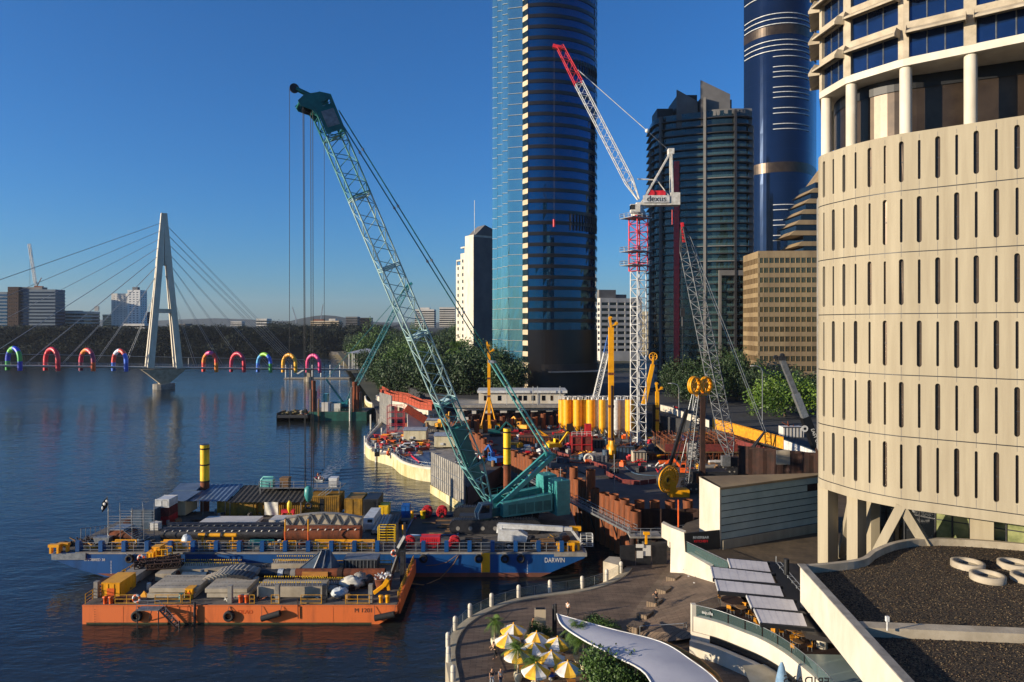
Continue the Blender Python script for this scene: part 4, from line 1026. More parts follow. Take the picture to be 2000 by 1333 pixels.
def plant_box(name,label,px0,px1,yb,h,dep,m,z=OZ,cat='plant box',rib=True):
 x0,x1,y0,y1,z0,z1=bbox(px0,px1,yb,h,dep,z);t=T(name,label,cat,((x0+x1)/2,(y0+y1)/2,z));MB().bx(x0,x1,y0,y1,z0+.05,z1).build('body',m,t,True)
 mb=MB();n=max(2,int((x1-x0)/.7))
 for k in range(n+1):x=x0+k*(x1-x0)/n;mb.bx(x-.05,x+.05,y0-.05,y0,z0+.1,z1-.1)
 n=max(2,int((y1-y0)/.7))
 for k in range(n+1):y=y0+k*(y1-y0)/n;mb.bx(x0-.05,x0,y-.05,y+.05,z0+.1,z1-.1);mb.bx(x1,x1+.05,y-.05,y+.05,z0+.1,z1-.1)
 mb.build('rib',m,t,True)
 mb=MB();mb.bx(x0-.06,x1+.06,y0-.06,y1+.06,z1,z1+.1);mb.build('lid',m,t,True)
 mb=MB();mb.bx(x0+(x1-x0)*.3,x0+(x1-x0)*.7,y0-.07,y0-.05,z0+.3,z0+.3+(z1-z0)*.5);mb.build('door','dark_steel' if m!='yellow' else 'orange',t,True);return t
plant_box('generator','yellow plant box at the left front of the orange barge',199,234,1169,1.9,3.6,'yellow')
plant_box('generator','yellow box at the rear left of the orange barge, before the blue hull',287,300,1112,2.3,1.2,'yellow')
plant_box('generator','taller yellow cabinet next to the yellow cage at the rear of the orange barge',297,312,1108,2.8,1.2,'yellow')
plant_box('tool_box','small dark yellow box with a green drum left of the chain mat',362,376,1172,1.3,1.2,'yellow')
p=G(316,1112,OZ);mb=MB()
for x in(-.8,.0,.8):
 for y in(0,1.4):mb.beam((p.x+x,p.y+y,OZ),(p.x+x,p.y+y,OZ+2.8),.1)
for z in(.1,1,1.9,2.8):
 for y in(0,1.4):mb.beam((p.x-.8,p.y+y,OZ+z),(p.x+.8,p.y+y,OZ+z),.09)
 for x in(-.8,.8):mb.beam((p.x+x,p.y,OZ+z),(p.x+x,p.y+1.4,OZ+z),.09)
thing1('cage','yellow man cage standing at the rear of the orange barge','cage',mb,'yellow')
p=G(354,1174,OZ);mb=MB();mb.lathe([(.3,0),(.3,.9),(.28,.92)],12,tuple(p));thing1('drum','small green drum beside the dark yellow box on the orange barge','drum',mb,'teal_dark')
p=G(278,1168,OZ);mb=MB();mb.add([(p.x-.5,p.y,OZ),(p.x+.5,p.y,OZ),(p.x+.4,p.y+.8,OZ),(p.x-.4,p.y+.8,OZ),(p.x,p.y+.4,OZ+.75)],[(0,1,4),(1,2,4),(2,3,4),(3,0,4),(3,2,1,0)]);thing1('lifting_pyramid','small yellow pyramid frame by the left front rail of the orange barge','frame',mb,'yellow')
def bag(px,py,r,lab,m='bag_plastic',sq=(1,.8,.75)):
 p=G(px,py,OZ);random.seed(px);mb=MB().blob((p.x,p.y,OZ+r*sq[2]*.95),r,(sq[0],sq[1],sq[2]*.8),16,.24);return thing1('debris_bag',lab,'bag',mb,m,'bulk bags on the orange barge')
bag(664,1168,1.0,'silvery plastic-wrapped bundle at the front rail of the orange barge')
bag(650,1160,.8,'grey wrapped bundle left behind the silvery one','concrete_grey')
bag(690,1150,1.15,'open white bulk bag with a red patch on the orange barge','canvas',(1.4,.9,.8))
bag(703,1147,1.0,'grey sagging bulk bag behind the white one','concrete_grey',(.9,.9,1.1))
p=G(749,1150,OZ);t=T('skip_bucket','rusty brown round bucket heaped with white scrap','bucket',p);MB().lathe([(.95,0),(1.15,1.4),(1.22,1.4),(1.22,1.5)],18).build('bucket','rust',t)
random.seed(2);mb=MB()
for _ in range(26):a=V((random.uniform(-.9,.9),random.uniform(-.8,.8),1.4));mb.beam(a,a+V((random.uniform(-.5,.5),random.uniform(-.4,.4),random.uniform(.1,.5))),.22,.06)
mb.build('scrap','white_paint',t)
p=G(750,1168,OZ);t=T('hydraulic_breaker','yellow jointed arm tool lying beside the yellow bollards','tool',p);mb=MB();mb.beam((-1.3,0,.6),(0,0,1.6),.4);mb.beam((0,0,1.6),(.5,0,2.4),.5);mb.beam((.4,0,2.3),(.6,0,1.0),.35);mb.build('arm','yellow',t);MB().tube((-.9,-.1,1),(.2,-.1,1.7),.09,6).build('ram','dark_steel',t)
t=T('derrick_frame','dark steel derrick posts and leaning jib at the right end of the orange barge','derrick',G(780,1130,OZ));mb=MB()
for px,py in((786,1138),(776,1118),(790,1118)):
 p=G(px,py,OZ);mb.beam(p,p+V((0,0,7.0 if px!=786 else 4.2)),.55 if px==786 else .32)
p=G(786,1138,OZ);q=A(771,1138,p.y);mb.beam(G(760,1132,OZ),A(787,1054,95),.25);mb.beam(G(764,1130,OZ),A(789,1054,95),.25);mb.build('post','dark_steel',t,True)
mb=MB();mb.beam(A(777,1070,94),A(790,1047,94),.35,.35);mb.build('jib_tip','white_steel',t,True)
mb=MB();mb.beam(A(779,1085,94.5),A(790,1058,94.5),.9,.7);mb.build('winch','black',t,True)
p=G(805,1132,0)
thing1('mooring_rope','pale mooring rope looping from the orange barge to the blue hull','rope',MB().path([A(800,1140,96),A(830,1143,97.5),A(860,1130,99),A(886,1102,100.1),A(896,1084,100.3)],.07,5),'wood')
thing1('mooring_rope','second thinner rope sagging along the blue hull','rope',MB().path([A(832,1105,100.1),A(850,1104,100.1),A(872,1099,100.1),A(893,1084,100.2)],.05,5),'wood')
# blue barge
BX0,BX1,BY0,BY1,BZ=-67.2,10.7,100.4,122.5,3.6
bb_=T('blue_barge','long blue flat-topped crane barge behind the orange one','barge',(-28,111,0))
prof=[(BX0+.4,2.3),(BX0+3.4,1.15),(BX0+7,.1),(BX0+9,-1.2),(BX1-11,-1.2),(BX1-6.3,.1),(BX1-.2,2.7),(BX1,2.8),(BX1,BZ),(BX0,BZ),(BX0,2.8)]
hullm(prof,BY0,BY1).build('hull','blue_hull',bb_,True)
hullm([(BX0+8,.05),(BX0+9,-.2),(BX1-7,-.2),(BX1-4.9,.62),(BX0+6.2,.5)],BY0-.012,BY0+.3).build('boot_top','boot_red',bb_,True)
MB().bx(BX0+.15,BX1-.15,BY0+.15,BY1-.15,BZ+.004,BZ+.05).build('deck','deck_grey',bb_,True)
MB().bx(BX0+3,BX1,BY0-.1,BY0,BZ-.22,BZ+.03).build('rubbing_strip','concrete_grey',bb_,True)
MB().bx(BX0-.4,BX0+4.6,BY0-.25,BY0+3,BZ-1.0,BZ-.05).build('bow_fender','galv',bb_,True)
MB().bx(BX1-4.5,BX1+.3,BY0-.2,BY0+2,BZ-.55,BZ-.02).build('stern_fender','concrete_grey',bb_,True)
text('lettering','DARWIN',.86,'white_paint',bb_,A(1083.5,1095,BY0-.03),(R(90),0,0),.01).scale=(.86,1.15,1)
text('lettering','UNTIBRED 38',.52,'white_paint',bb_,A(184.5,1094,BY0-.03),(R(90),0,0),.01)
for px in(217,1030):
 mb=MB()
 for k in range(9):z=.5+k*.22;x=A(px,1100,BY0).x;mb.bx(x-.06,x+.06,BY0-.02,BY0,z,z+.1);
 mb.build('draught_mark','white_paint',bb_,True)
def blue_post(px):
 x=A(px,1070,BY0+.3).x;mb=MB();mb.ext([(x-.3,BY0+.15,BZ),(x-.3,BY0+1.3,BZ),(x-.3,BY0+.7,BZ+1.55),(x-.3,BY0+.15,BZ+1.55)],(.6,0,0));return mb.build('bulwark_post','blue_hull',bb_,True)
PX=[152+45*i for i in range(22)]
for px in PX:blue_post(px)
mb=MB();rail(mb,[(A(152,1,BY0).x,BY0+.35,BZ),(A(1110,1,BY0).x,BY0+.35,BZ)],1.35,1.6,.045,(1,.62,.25));mb.build('handrail','wood' if 0 else 'galv',bb_,True)
mb=MB();a=A(940,1080,BY0-.1);b=A(957,1117,BY0-.1);mb.bx(a.x,b.x,BY0-.12,BY0-.02,.7,BZ);mb.build('boarding_plate','yellow',bb_,True)
for px,lab in((253,'black tyre fender on the blue hull beside the yellow boxes'),(827,'black tyre fender on the blue hull right of the dark derrick'),(935,'black tyre fender touching the yellow boarding plate'),(986,'black tyre fender just right of the yellow boarding plate'),(1017,'black tyre fender nearest the white hull name')):
 p=A(px,1092,BY0-.25);t=T('tyre_fender',lab,'fender',p);tyre(MB(),(0,0,0),.62,.4).build('tyre','black_rubber',t)
 mb=MB();mb.tube((-.1,0,.5),(-.9,.2,BZ-p.z),.04,5);mb.tube((.1,0,.5),(.9,.2,BZ-p.z),.04,5);mb.build('rope','galv',t)
for px,py in((104,1082),(122,1079),(1097,1078),(1112,1078),(1122,1076)):
 p=G(px,py,BZ);mb=MB();mb.bx(p.x-.8,p.x+.8,p.y,p.y+.6,BZ+.9,BZ+1.3)
 for s in(-.6,.45):mb.bx(p.x+s,p.x+s+.3,p.y,p.y+.5,BZ,BZ+.9)
 mb.build('mooring_bitt','yellow',bb_,True)
def lugpipe(px0,px1,yb,r,lab,m,lug='white_steel'):
 a,b=G(px0,yb,BZ)+V((0,r,r)),G(px1,yb,BZ)+V((0,r,r));b=V((b.x,a.y,a.z));t=T('lugged_pipe',lab,'pipe',(a+b)/2-V((0,0,r)),0,'long pipes with lifting lugs on the blue barge')
 MB().tube(a,b,r,16).build('barrel',m,t,True);n=int((b.x-a.x)/1.15);o=MB().tube((0,-r*.75,r*1.55),(.25,-r*.95,r*1.8),.09,5).build('lug',lug,t)
 for k in range(n):(inst(o)if k else o).location=(a.x+.6+k*1.15-t.location.x,0,0)
lugpipe(313,552,1058,.95,'long black pipe dotted with white lugs behind the left rail of the blue barge','dark_steel')
lugpipe(325,553,1046,.9,'second long black pipe behind the lugged one','dark_steel','grey_steel')
lugpipe(553,702,1060,1.15,'long rusty brown pipe under the white arched girder','rust')
t=T('arched_girder','white arched lattice girder lying over the brown pipe on the blue barge','girder',G(630,1050,BZ))
a,b=G(556,1052,BZ),G(706,1052,BZ);n=12;top,bot=[],[]
for i in range(n+1):
 f=i/n;x=a.x+(b.x-a.x)*f;hgt=1.1*math.sin(math.pi*(.12+.76*f));top.append(V((x,a.y,BZ+2.8+hgt)));bot.append(V((x,a.y,BZ+1.15+hgt*.9)))
mb=MB();k=len(top);mb.add([p for p in top]+[p+V((0,1.0,0))for p in top],[(i,i+1,i+1+k,i+k)for i in range(n)]);mb.add([p for p in top]+[p-V((0,0,.15))for p in top],[(i,i+1,i+1+k,i+k)for i in range(n)])
mb.build('top_plate','concrete_grey',t,True)
mb=MB();mb.add([p+V((0,.12,0))for p in bot]+[p+V((0,.12,-.2))for p in top],[(i,i+1,i+1+k,i+k)for i in range(n)]);mb.build('web','concrete',t,True)
mb=MB()
for i in range(n):mb.beam(bot[i],bot[i+1],.2);mb.beam(bot[i]if i%2 else top[i],top[i+1]if i%2 else bot[i+1],.18)
mb.build('lacing','grey_steel',t,True)
def wslab(px0,px1,yb,h,dep,lab,m='off_white'):
 x0,x1,y0,y1,z0,z1=bbox(px0,px1,yb,h,dep,BZ);mb=MB();mb.bx(x0,x1,y0,y1,z0+.5,z1+.5);mb.bx(x0+.4,x0+.8,y0+.1,y1-.1,z0-.04,z0+.5);mb.bx(x1-.8,x1-.4,y0+.1,y1-.1,z0-.04,z0+.5)
 mb.m(1);mb.bx(x0+(x1-x0)*.62,x0+(x1-x0)*.66,y0-.02,y0,z0+.6,z1+.3);thing1('white_girder',lab,'girder',mb,[m,'black'],'white steel girders on the blue barge')
wslab(387,497,1034,.55,4.0,'flat white girder left of the arched one on the blue barge')
wslab(525,568,1031,.75,3,'short white girder end above the red stand')
def container(label,px0,px1,yb,h,dep,m,z=BZ,name='shipping_container',doors=True,open_=None,group=None,y=None):
 x0,x1,y0,y1,z0,z1=bbox(px0,px1,yb,h,dep,z);t=T(name,label,'container',((x0+x1)/2,(y0+y1)/2,z0-.05),0,group);mb=MB()
 mb.bx(x0+.06,x1-.06,y0+.06,y1-.06,z0,z1-.05);n=max(3,int((x1-x0)/.35))
 for k in range(n):x=x0+.1+(k+.5)*(x1-x0-.2)/n;mb.bx(x-.08,x+.08,y0+.0,y0+.07,z0+.15,z1-.18)
 n=max(3,int((y1-y0)/.35))
 for k in range(n):yy=y0+.1+(k+.5)*(y1-y0-.2)/n;mb.bx(x0,x0+.07,yy-.08,yy+.08,z0+.15,z1-.18);mb.bx(x1-.07,x1,yy-.08,yy+.08,z0+.15,z1-.18)
 mb.build('body',m,t,True);mb=MB()
 for x in(x0,x1-.12):
  for yy in(y0,y1-.12):mb.bx(x-.015,x+.135,yy-.015,yy+.135,z0-.03,z1+.02)
 for z_ in(z0-.02,z1-.12):
  for yy in(y0-.01,y1-.11):mb.bx(x0,x1,yy,yy+.12,z_,z_+.13)
 mb.build('frame',m,t,True)
 if open_:MB().bx(*[x0+(x1-x0)*open_[0],x0+(x1-x0)*open_[1]],y0-.03,y0+.05,z0+.1,z0+(z1-z0)*.85).build('opening','black',t,True)
 elif doors:
  for f in(.27,.73):MB().bx(x0+(x1-x0)*(f-.19),x0+(x1-x0)*(f+.19),y0-.04,y0-.01,z0+.2,z1-.25).build('door',m,t,True)
 return t
container('mustard yellow container standing alone at the rear of the blue barge',673,707,1008,3.0,4.5,'yellow_dirty',doors=True)
container('dark container with an open white-framed end right of the mustard one',709,738,1008,2.9,5,'dark_steel',open_=(.12,.78))
container('small tan container beside the red hoses at the rear of the blue barge',740,758,1008,1.8,2.4,'yellow_bright')
container('long yellow container in shade under the corrugated canopy',424,500,1008,2.7,3,'yellow_dirty')
container('yellow container under the dark flat roof with the canvas sheet',500,600,1007,2.7,3,'yellow_dirty',doors=False)
container('yellow upper container with outside stairs beneath the roof rails',601,662,1007,3.4,4,'yellow_dirty',open_=(.38,.52))
container('dark blue-green container at the left rear of the blue barge',257,300,1034,3.2,6,'blue_grey')
for k,(z,m,nm)in enumerate(((0,'red','lower red'),(1.45,'mesh_red','middle dark red'),(2.9,'white_paint','upper white'))):
 container(f'{nm} workboat box in the stack left of the cream shed',303,330,1026,1.4,3,m,BZ,'storage_box',group='stack of boxes left of the cream shed').location.z+=z
t=T('site_shed','cream shed with a sloping grey roof at the left rear of the blue barge','shed',G(340,1010,BZ));x0,x1,y0,y1,z0,z1=bbox(320,362,1011,2.9,4.5,BZ)
MB().bx(x0,x1,y0,y1,z0+.3,z1).build('wall','shed_wall',t,True);mb=MB();mb.ext([(x0-.8,y0-.5,z1+.1),(x0+.4,y0+3,z1+1.0),(x0+.4,y0+3,z1+.9),(x0-.8,y0-.5,z1)],(x1-x0+1.0,0,0));mb.ext([(x0,y0+3.1,z1+1.1),(x0,y1+1.5,z1+1.7),(x0,y1+1.5,z1+1.6),(x0,y0+3.1,z1+1.0)],(x1-x0+.5,0,0));mb.build('roof','roof_blue',t,True)
def canopy(label,px0,px1,yb,z1,m,dep=4.5,dark=False):
 x0,x1,y0,y1,z0,_=bbox(px0,px1,yb,1,dep,BZ);t=T('canopy',label,'canopy',((x0+x1)/2,y0,BZ));n=int((x1-x0)/.42);mb=MB();v=[]
 for k in range(n+1):
  for(yy,zz)in((y0-2.6,z1-1.0),(y1,z1+.3)):v.append((x0+k*(x1-x0)/n,yy,zz+(.09 if k%2 else 0)))
 mb.add(v,[(2*k,2*k+2,2*k+3,2*k+1)for k in range(n)]);mb.add([(a,b,c-.06)for a,b,c in v],[(2*k+1,2*k+3,2*k+2,2*k)for k in range(n)]);mb.build('roof',m,t,True)
 for px in(px0+4,(px0+px1)/2,px1-4):
  for yy in(y0-2.4,y1-.3):x=(px-1000)*y0/F;MB().tube((x,yy,BZ),(x,yy,z1+(-1 if yy<y0 else .2)),.07,6).build('post','grey_steel',t,True)
canopy('long canopy of blue-grey corrugated sheets over the yellow containers',362,455,1003,BZ+3.8,'roof_blue')
canopy('dark flat canopy right of the corrugated one',456,600,1003,BZ+3.6,'deck_dark')
t=T('roof_platform','railed walkway on top of the yellow containers with plant standing on it','platform',G(580,1000,BZ));mb=MB();x0,x1,y0,y1,z0,_=bbox(502,662,1003,1,4,BZ);zt=BZ+4.3
MB().bx(x0,x1,y0+1,y0+5,zt-.15,zt).build('floor_plate','grey_steel',t,True);rail(mb,[(x0,y0+1,zt),(x1,y0+1,zt)],1.1,2.2,.05);rail(mb,[(x0,y0+1,zt),(x0,y0+5,zt)],1.1,2.2,.05);mb.build('handrail','galv',t,True)
for x in(x0+.2,x1-.2):MB().tube((x,y0+1.1,BZ),(x,y0+1.1,zt-.1),.1,6).build('post','grey_steel',t,True)
mb=MB();mb.beam((x1-1,y0-.3,zt),(x1-6.5,y0-.3,BZ),1.0,.15);rail(mb,[(x1-1,y0-.8,zt),(x1-6.5,y0-.8,BZ)],1.0,1.5,.04);mb.build('stair','grey_steel',t,True)
def onroof(nm,lab,px,r,m,kind):
 x=(px-1000)*(y0+2)/F;mb=MB()
 if kind=='arc':
  mb.path([(x-r,y0+2,zt),(x-r,y0+2,zt+1.2),(x-r*.6,y0+2,zt+1.7),(x+r,y0+2,zt+1.7)],.18,6);mb.bx(x-r*.7,x+r,y0+1.6,y0+3,zt,zt+1.35)
 else:mb.bx(x-r,x+r,y0+1.6,y0+3.2,zt,zt+1.5);mb.bx(x-r-.06,x+r+.06,y0+1.55,y0+3.25,zt+1.3,zt+1.6)
 thing1(nm,lab,'plant',mb,m)
onroof('roof_pump','pale green pump with a bent pipe on the railed walkway',522,1.1,'teal_light','arc')
onroof('roof_crate','small tan crate on the railed walkway',556,.75,'wood','box');onroof('roof_tank','white tank box at the right end of the railed walkway',651,.7,'white_paint','box')
mb=MB();p=G(531,1013,BZ);mb.sheet(lambda u,v:(p.x-1.2+2.4*u,p.y-.3+.12*math.sin(u*9+v*3),BZ+.7+2.2*v),14,6,.05);thing1('canvas_sheet','draped cream canvas sheet hanging under the dark canopy','sheet',mb,'canvas')
mb=MB();p=G(563,1016,BZ)
for s in(-1,1):mb.beam((p.x+s*1.3,p.y-.5,BZ),(p.x+s*.7,p.y,BZ+1.7),.2);mb.beam((p.x+s*1.3,p.y+.8,BZ),(p.x+s*.7,p.y,BZ+1.7),.2)
mb.bx(p.x-1.1,p.x+1.1,p.y-.4,p.y+.4,BZ+1.3,BZ+1.8);thing1('red_stand','bright red splay-legged stand in front of the dark canopy','stand',mb,'red_bright')
p=G(610,1018,BZ);mb=MB();mb.bx(p.x-3.6,p.x-2.2,p.y,p.y+.8,BZ,BZ+.9)
for k in range(4):x=p.x-1.6+k*1.3;mb.bx(x,x+.6,p.y,p.y+.6,BZ,BZ+.8);mb.tube((x+.3,p.y,BZ+.8),(x+.3,p.y,BZ+1.1),.04,4)
thing1('valve_rack','row of low yellow valve boxes before the yellow containers','rack',mb,'yellow')
p=G(304,1036,BZ);t=T('liquid_tote','white caged tote tank left of the red and white boxes','tank',p);MB().bx(-.7,.7,-.6,.6,.15,1.3).build('tank','white_paint',t);mb=MB()
for x in(-.72,0,.72):
 for y in(-.62,.62):mb.tube((x,y,0),(x,y,1.35),.03,4)
for z in(.1,.5,.9,1.35):mb.path([(-.72,-.62,z),(.72,-.62,z),(.72,.62,z),(-.72,.62,z)],.03,4,True)
mb.build('cage','grey_steel',t)
t=T('scaffold_stair','silver scaffold tower with a landing and stairs at the left end of the blue barge','scaffold',G(245,1062,BZ));x0,x1,y0,y1,_,_=bbox(212,281,1064,1,3,BZ);mb=MB();n=4
for k in range(n):
 for yy in(y0,y1):mb.tube((x0+k*(x1-x0)/(n-1),yy,BZ),(x0+k*(x1-x0)/(n-1),yy,BZ+(5.6 if k!=1 else 4.6)),.05,5)
for z in(2.6,3.1,3.5,3.9,4.3):
 for yy in(y0,y1):mb.tube((x0,yy,BZ+z),(x1,yy,BZ+z),.04,5)
for z in(.6,1.2):mb.tube((x0,y1,BZ+z),(x1,y1,BZ+z),.04,5)
mb.build('tube_frame','galv',t,True);MB().bx(x0,x0+2.3,y0,y1,BZ+2.15,BZ+2.3).build('landing','galv',t,True)
mb=MB()
for k in range(9):f=k/9;mb.bx(x0+2.3+f*2.6,x0+2.65+f*2.6,y0+.1,y1-.1,BZ+2.05-f*2.0,BZ+2.12-f*2.0)
mb.beam((x0+2.3,y0+.1,BZ+2.1),(x0+5,y0+.1,BZ+.05),.25,.06);mb.build('stair','galv',t,True)
t=T('flag_pole','thin pole flying a black and white flag at the left of the blue barge','flag',G(211,1063,BZ));MB().tube((0,0,0),(0,0,6.6),.06,6).build('pole','galv',t)
mb=MB();mb.m(0).sheet(lambda u,v:(-.05-1.0*u*.8,.15*math.sin(u*5),5.9+v*1.5-u*1.1),8,5,.02);mb.m(1).blob((-.45,-.18,6.15),.24,(1,.2,1),8);mb.blob((-.75,-.2,5.55),.2,(.7,.2,1.4),8);mb.blob((-.12,-.16,6.6),.2,(1,.2,1),8);mb.build('flag',['black','white_paint'],t)
p=G(198,1066,BZ);mb=MB();mb.add([(p.x-1.3,p.y,BZ+1.2),(p.x+1.2,p.y,BZ+1.2),(p.x+.9,p.y,BZ+.1),(p.x-.9,p.y,BZ+.1),(p.x-1.3,p.y+1.4,BZ+1.2),(p.x+1.2,p.y+1.4,BZ+1.2),(p.x+.9,p.y+1.4,BZ+.1),(p.x-.9,p.y+1.4,BZ+.1)],[(0,1,2,3),(7,6,5,4),(0,4,5,1),(1,5,6,2),(2,6,7,3),(3,7,4,0)]);thing1('rubbish_skip','grey sloping skip at the bow of the blue barge','skip',mb,'galv')
p=G(237,1060,BZ);MBp=MB().tube((p.x-1.8,p.y+.6,BZ+1),(p.x+1.8,p.y+.6,BZ+1),.95,14);thing1('rusty_tank','rusty brown drum lying beneath the scaffold landing','tank',MBp,'rust')
mb=MB();a,b=G(158,1066,BZ),G(212,1046,BZ)
for k in range(9):x=a.x+k*.55;mb.tube((x,a.y+k*.3,BZ),(x,a.y+k*.3,BZ+2.6),.05,5)
mb.tube((a.x,a.y,BZ+2.6),(a.x+4.4,a.y+2.4,BZ+2.6),.05,5);mb.tube((a.x,a.y,BZ+1.3),(a.x+4.4,a.y+2.4,BZ+1.3),.05,5);thing1('guard_railing','thin grey railing frame at the bow of the blue barge','railing',mb,'galv')
for px,py,r,m,lab in((128,1068,1.1,'rust_dark','dark coil of rope and chain at the bow corner'),(148,1064,.9,'wood','brown heap of timber behind the bow bitts'),(173,1060,1.0,'rust_dark','rusty heap of fittings left of the grey skip'),(185,1072,.7,'yellow_rail','small tan heap in front of the grey skip'),(1130,1066,.6,'dark_steel','dark heap of chain near the stern cage')):
 p=G(px,py,BZ);random.seed(px);mb=MB()
 for k in range(9):c=V((random.uniform(-r,r),random.uniform(-.5,.5),random.uniform(.1,r*.7)));mb.beam(p+c,p+c+V((random.uniform(-1,1),random.uniform(-.4,.4),random.uniform(-.1,.4))),.2,.12)
 mb.blob((p.x,p.y,BZ+.25),r*.8,(1,.7,.35),10,.15);thing1('scrap_heap',lab,'heap',mb,m,'scrap heaps on the blue barge')
t=T('white_box_unit','white box like a truck body left of the grey pipe bundle','box',G(722,1040,BZ));x0,x1,y0,y1,z0,_=bbox(709,729,1040,1,6.5,BZ);MB().ext([(x0,y0,z0+.4),(x0,y0,z0+1.3),(x0,y0+.5,z0+2.2),(x0,y1,z0+2.2),(x0,y1,z0+.4)],(x1-x0,0,0)).build('body','white_paint',t,True)
MB().bx(x0+.7,x1-.2,y0+.1,y0+.3,z0+1.25,z0+1.95).build('opening','dark_steel',t,True);mb=MB()
for x in(x0+.15,x1-.15):
 for yy in(y0+.2,y1-.2):mb.beam((x,yy,BZ),(x,yy,z0+.45),.15)
mb.build('leg','white_paint',t,True)
for k in range(7):
 a=G(729+k*6.4,1050,BZ)+V((0,0,.9));b=V((a.x*1.06+.8,a.y+9,a.z));mb=MB().tube(a,b,.3,8);thing1('bundled_pipe','grey steel pipe in the sloping bundle behind the yellow racks','pipe',mb,'galv' if k<4 else 'dark_steel','bundle of grey pipes behind the yellow racks')
p=G(748,1048,BZ);thing1('pipe_cradle','low dark cradle carrying the bundle of grey pipes','cradle',MB().bx(p.x-2,p.x+2.2,p.y+.5,p.y+1.2,BZ,BZ+.6).bx(p.x-1.4,p.x+2.9,p.y+6.5,p.y+7.2,BZ,BZ+.6),'dark_steel')
for k,px in enumerate((738,754)):
 p=G(px,1064,BZ);mb=MB();w=1.25
 for x in(0,w):
  for y in(0,1.2):mb.beam((p.x+x,p.y+y,BZ),(p.x+x,p.y+y,BZ+2.7),.1)
 for z in(.3,.7,1.1,1.5,1.9,2.3,2.7):
  for y in(0,1.2):mb.beam((p.x,p.y+y,BZ+z),(p.x+w,p.y+y,BZ+z),.07)
  for x in(0,w):mb.beam((p.x+x,p.y,BZ+z),(p.x+x,p.y+1.2,BZ+z),.07)
 thing1('gas_rack',['yellow open rack behind the rail, the left of a pair','yellow open rack behind the rail, the right of a pair'][k],'rack',mb,'yellow_bright','pair of yellow open racks')
struct_pit=T('open_hold','dark sunken hold in the deck between the pipe bundle and the crane tracks','hold',G(830,1030,BZ));a,b=G(790,1048,BZ),G(890,1020,BZ)
MB().bx(a.x,b.x+1,a.y,a.y+11,BZ+.055,BZ+.075).build('pit_floor','deck_dark',struct_pit,True);mb=MB();mb.path([(a.x,a.y,BZ+.2),(b.x+1,a.y,BZ+.2),(b.x+1,a.y+11,BZ+.2),(a.x,a.y+11,BZ+.2)],.18,4,True);mb.build('coaming','blue_hull',struct_pit,True)
random.seed(9)
for k in range(7):
 p=V((a.x+random.uniform(1,7),a.y+1+k*1.2,BZ+.18));thing1('dunnage_plank','worn timber plank lying on the dark hold floor','plank',MB().beam(p,p+V((random.uniform(1.8,3.5),random.uniform(-.3,.3),0)),.35,.16),'wood','loose planks in the hold')
def reel(label,px,py,r,w,m,z=BZ,group='red hose reels on the blue barge'):
 p=G(px,py,z);t=T('hose_reel',label,'reel',p,0,group);mb=MB()
 for s in(-w/2,w/2):
  tyre(mb,(0,s,r+.1),r,.1)
  for k in range(6):a=math.pi*k/3;mb.beam((0,s,r+.1),(math.cos(a)*r*.9,s,r+.1+math.sin(a)*r*.9),.1,.08)
 mb.build('flange',m,t);MB().lathe([(r*.72,-w/2+.06),(r*.78,0),(r*.72,w/2-.06)],16,(0,0,r+.1),1).build('hose','mesh_red' if m=='red' else 'dark_steel',t)
 mb=MB()
 for s in(-w/2-.1,w/2+.1):mb.beam((-r*.7,s,0),(0,s,r+.1),.12);mb.beam((r*.7,s,0),(0,s,r+.1),.12)
 mb.build('stand','dark_steel',t);return t
reel('red hose reel beside the yellow bin at the far deck edge',834,1011,.95,1.2,'red');reel('red hose reel close to the crane cab at the far deck edge',863,1011,.95,1.2,'red')
reel('red hose reel left of the red tank behind the near rail',799,1071,.85,1.1,'red');reel('red hose reel right of the red tank behind the near rail',887,1071,.85,1.1,'red')
container('bright red tank box between two red reels behind the near rail',821,859,1072,1.7,1.6,'red_bright',name='tank_box',doors=False)
container('blue portable toilet at the far deck edge',784,800,1012,2.2,1.3,'blue',name='portable_toilet')
p=G(826,1014,BZ);thing1('wheelie_bin','tall yellow bin in front of the far red reel','bin',MB().lathe([(.38,0),(.45,1.25),(.5,1.25),(.5,1.4)],12,tuple(p)),'yellow_bright')
def cone(label,p,group='orange traffic cones'):t=T('traffic_cone',label,'cone',p,0,group);MB().lathe([(.24,.05),(.04,.85)],10).build('body','red_bright',t);MB().lathe([(.17,.38),(.12,.58)],10).build('band','white_paint',t);MB().bx(-.3,.3,-.3,.3,0,.06).build('base','black_rubber',t)
cone('orange cone with a white band between the blue toilet and the yellow bin',G(811,1014,BZ))
p=G(805,1015,BZ);thing1('yellow_post','short yellow post left of the traffic cone','post',MB().tube(p,p+V((0,0,1.5)),.25,8),'yellow');p=G(788,1045,BZ);thing1('yellow_post','orange-yellow post at the corner of the dark hold','post',MB().tube(p,p+V((0,0,1.6)),.22,8),'yellow')
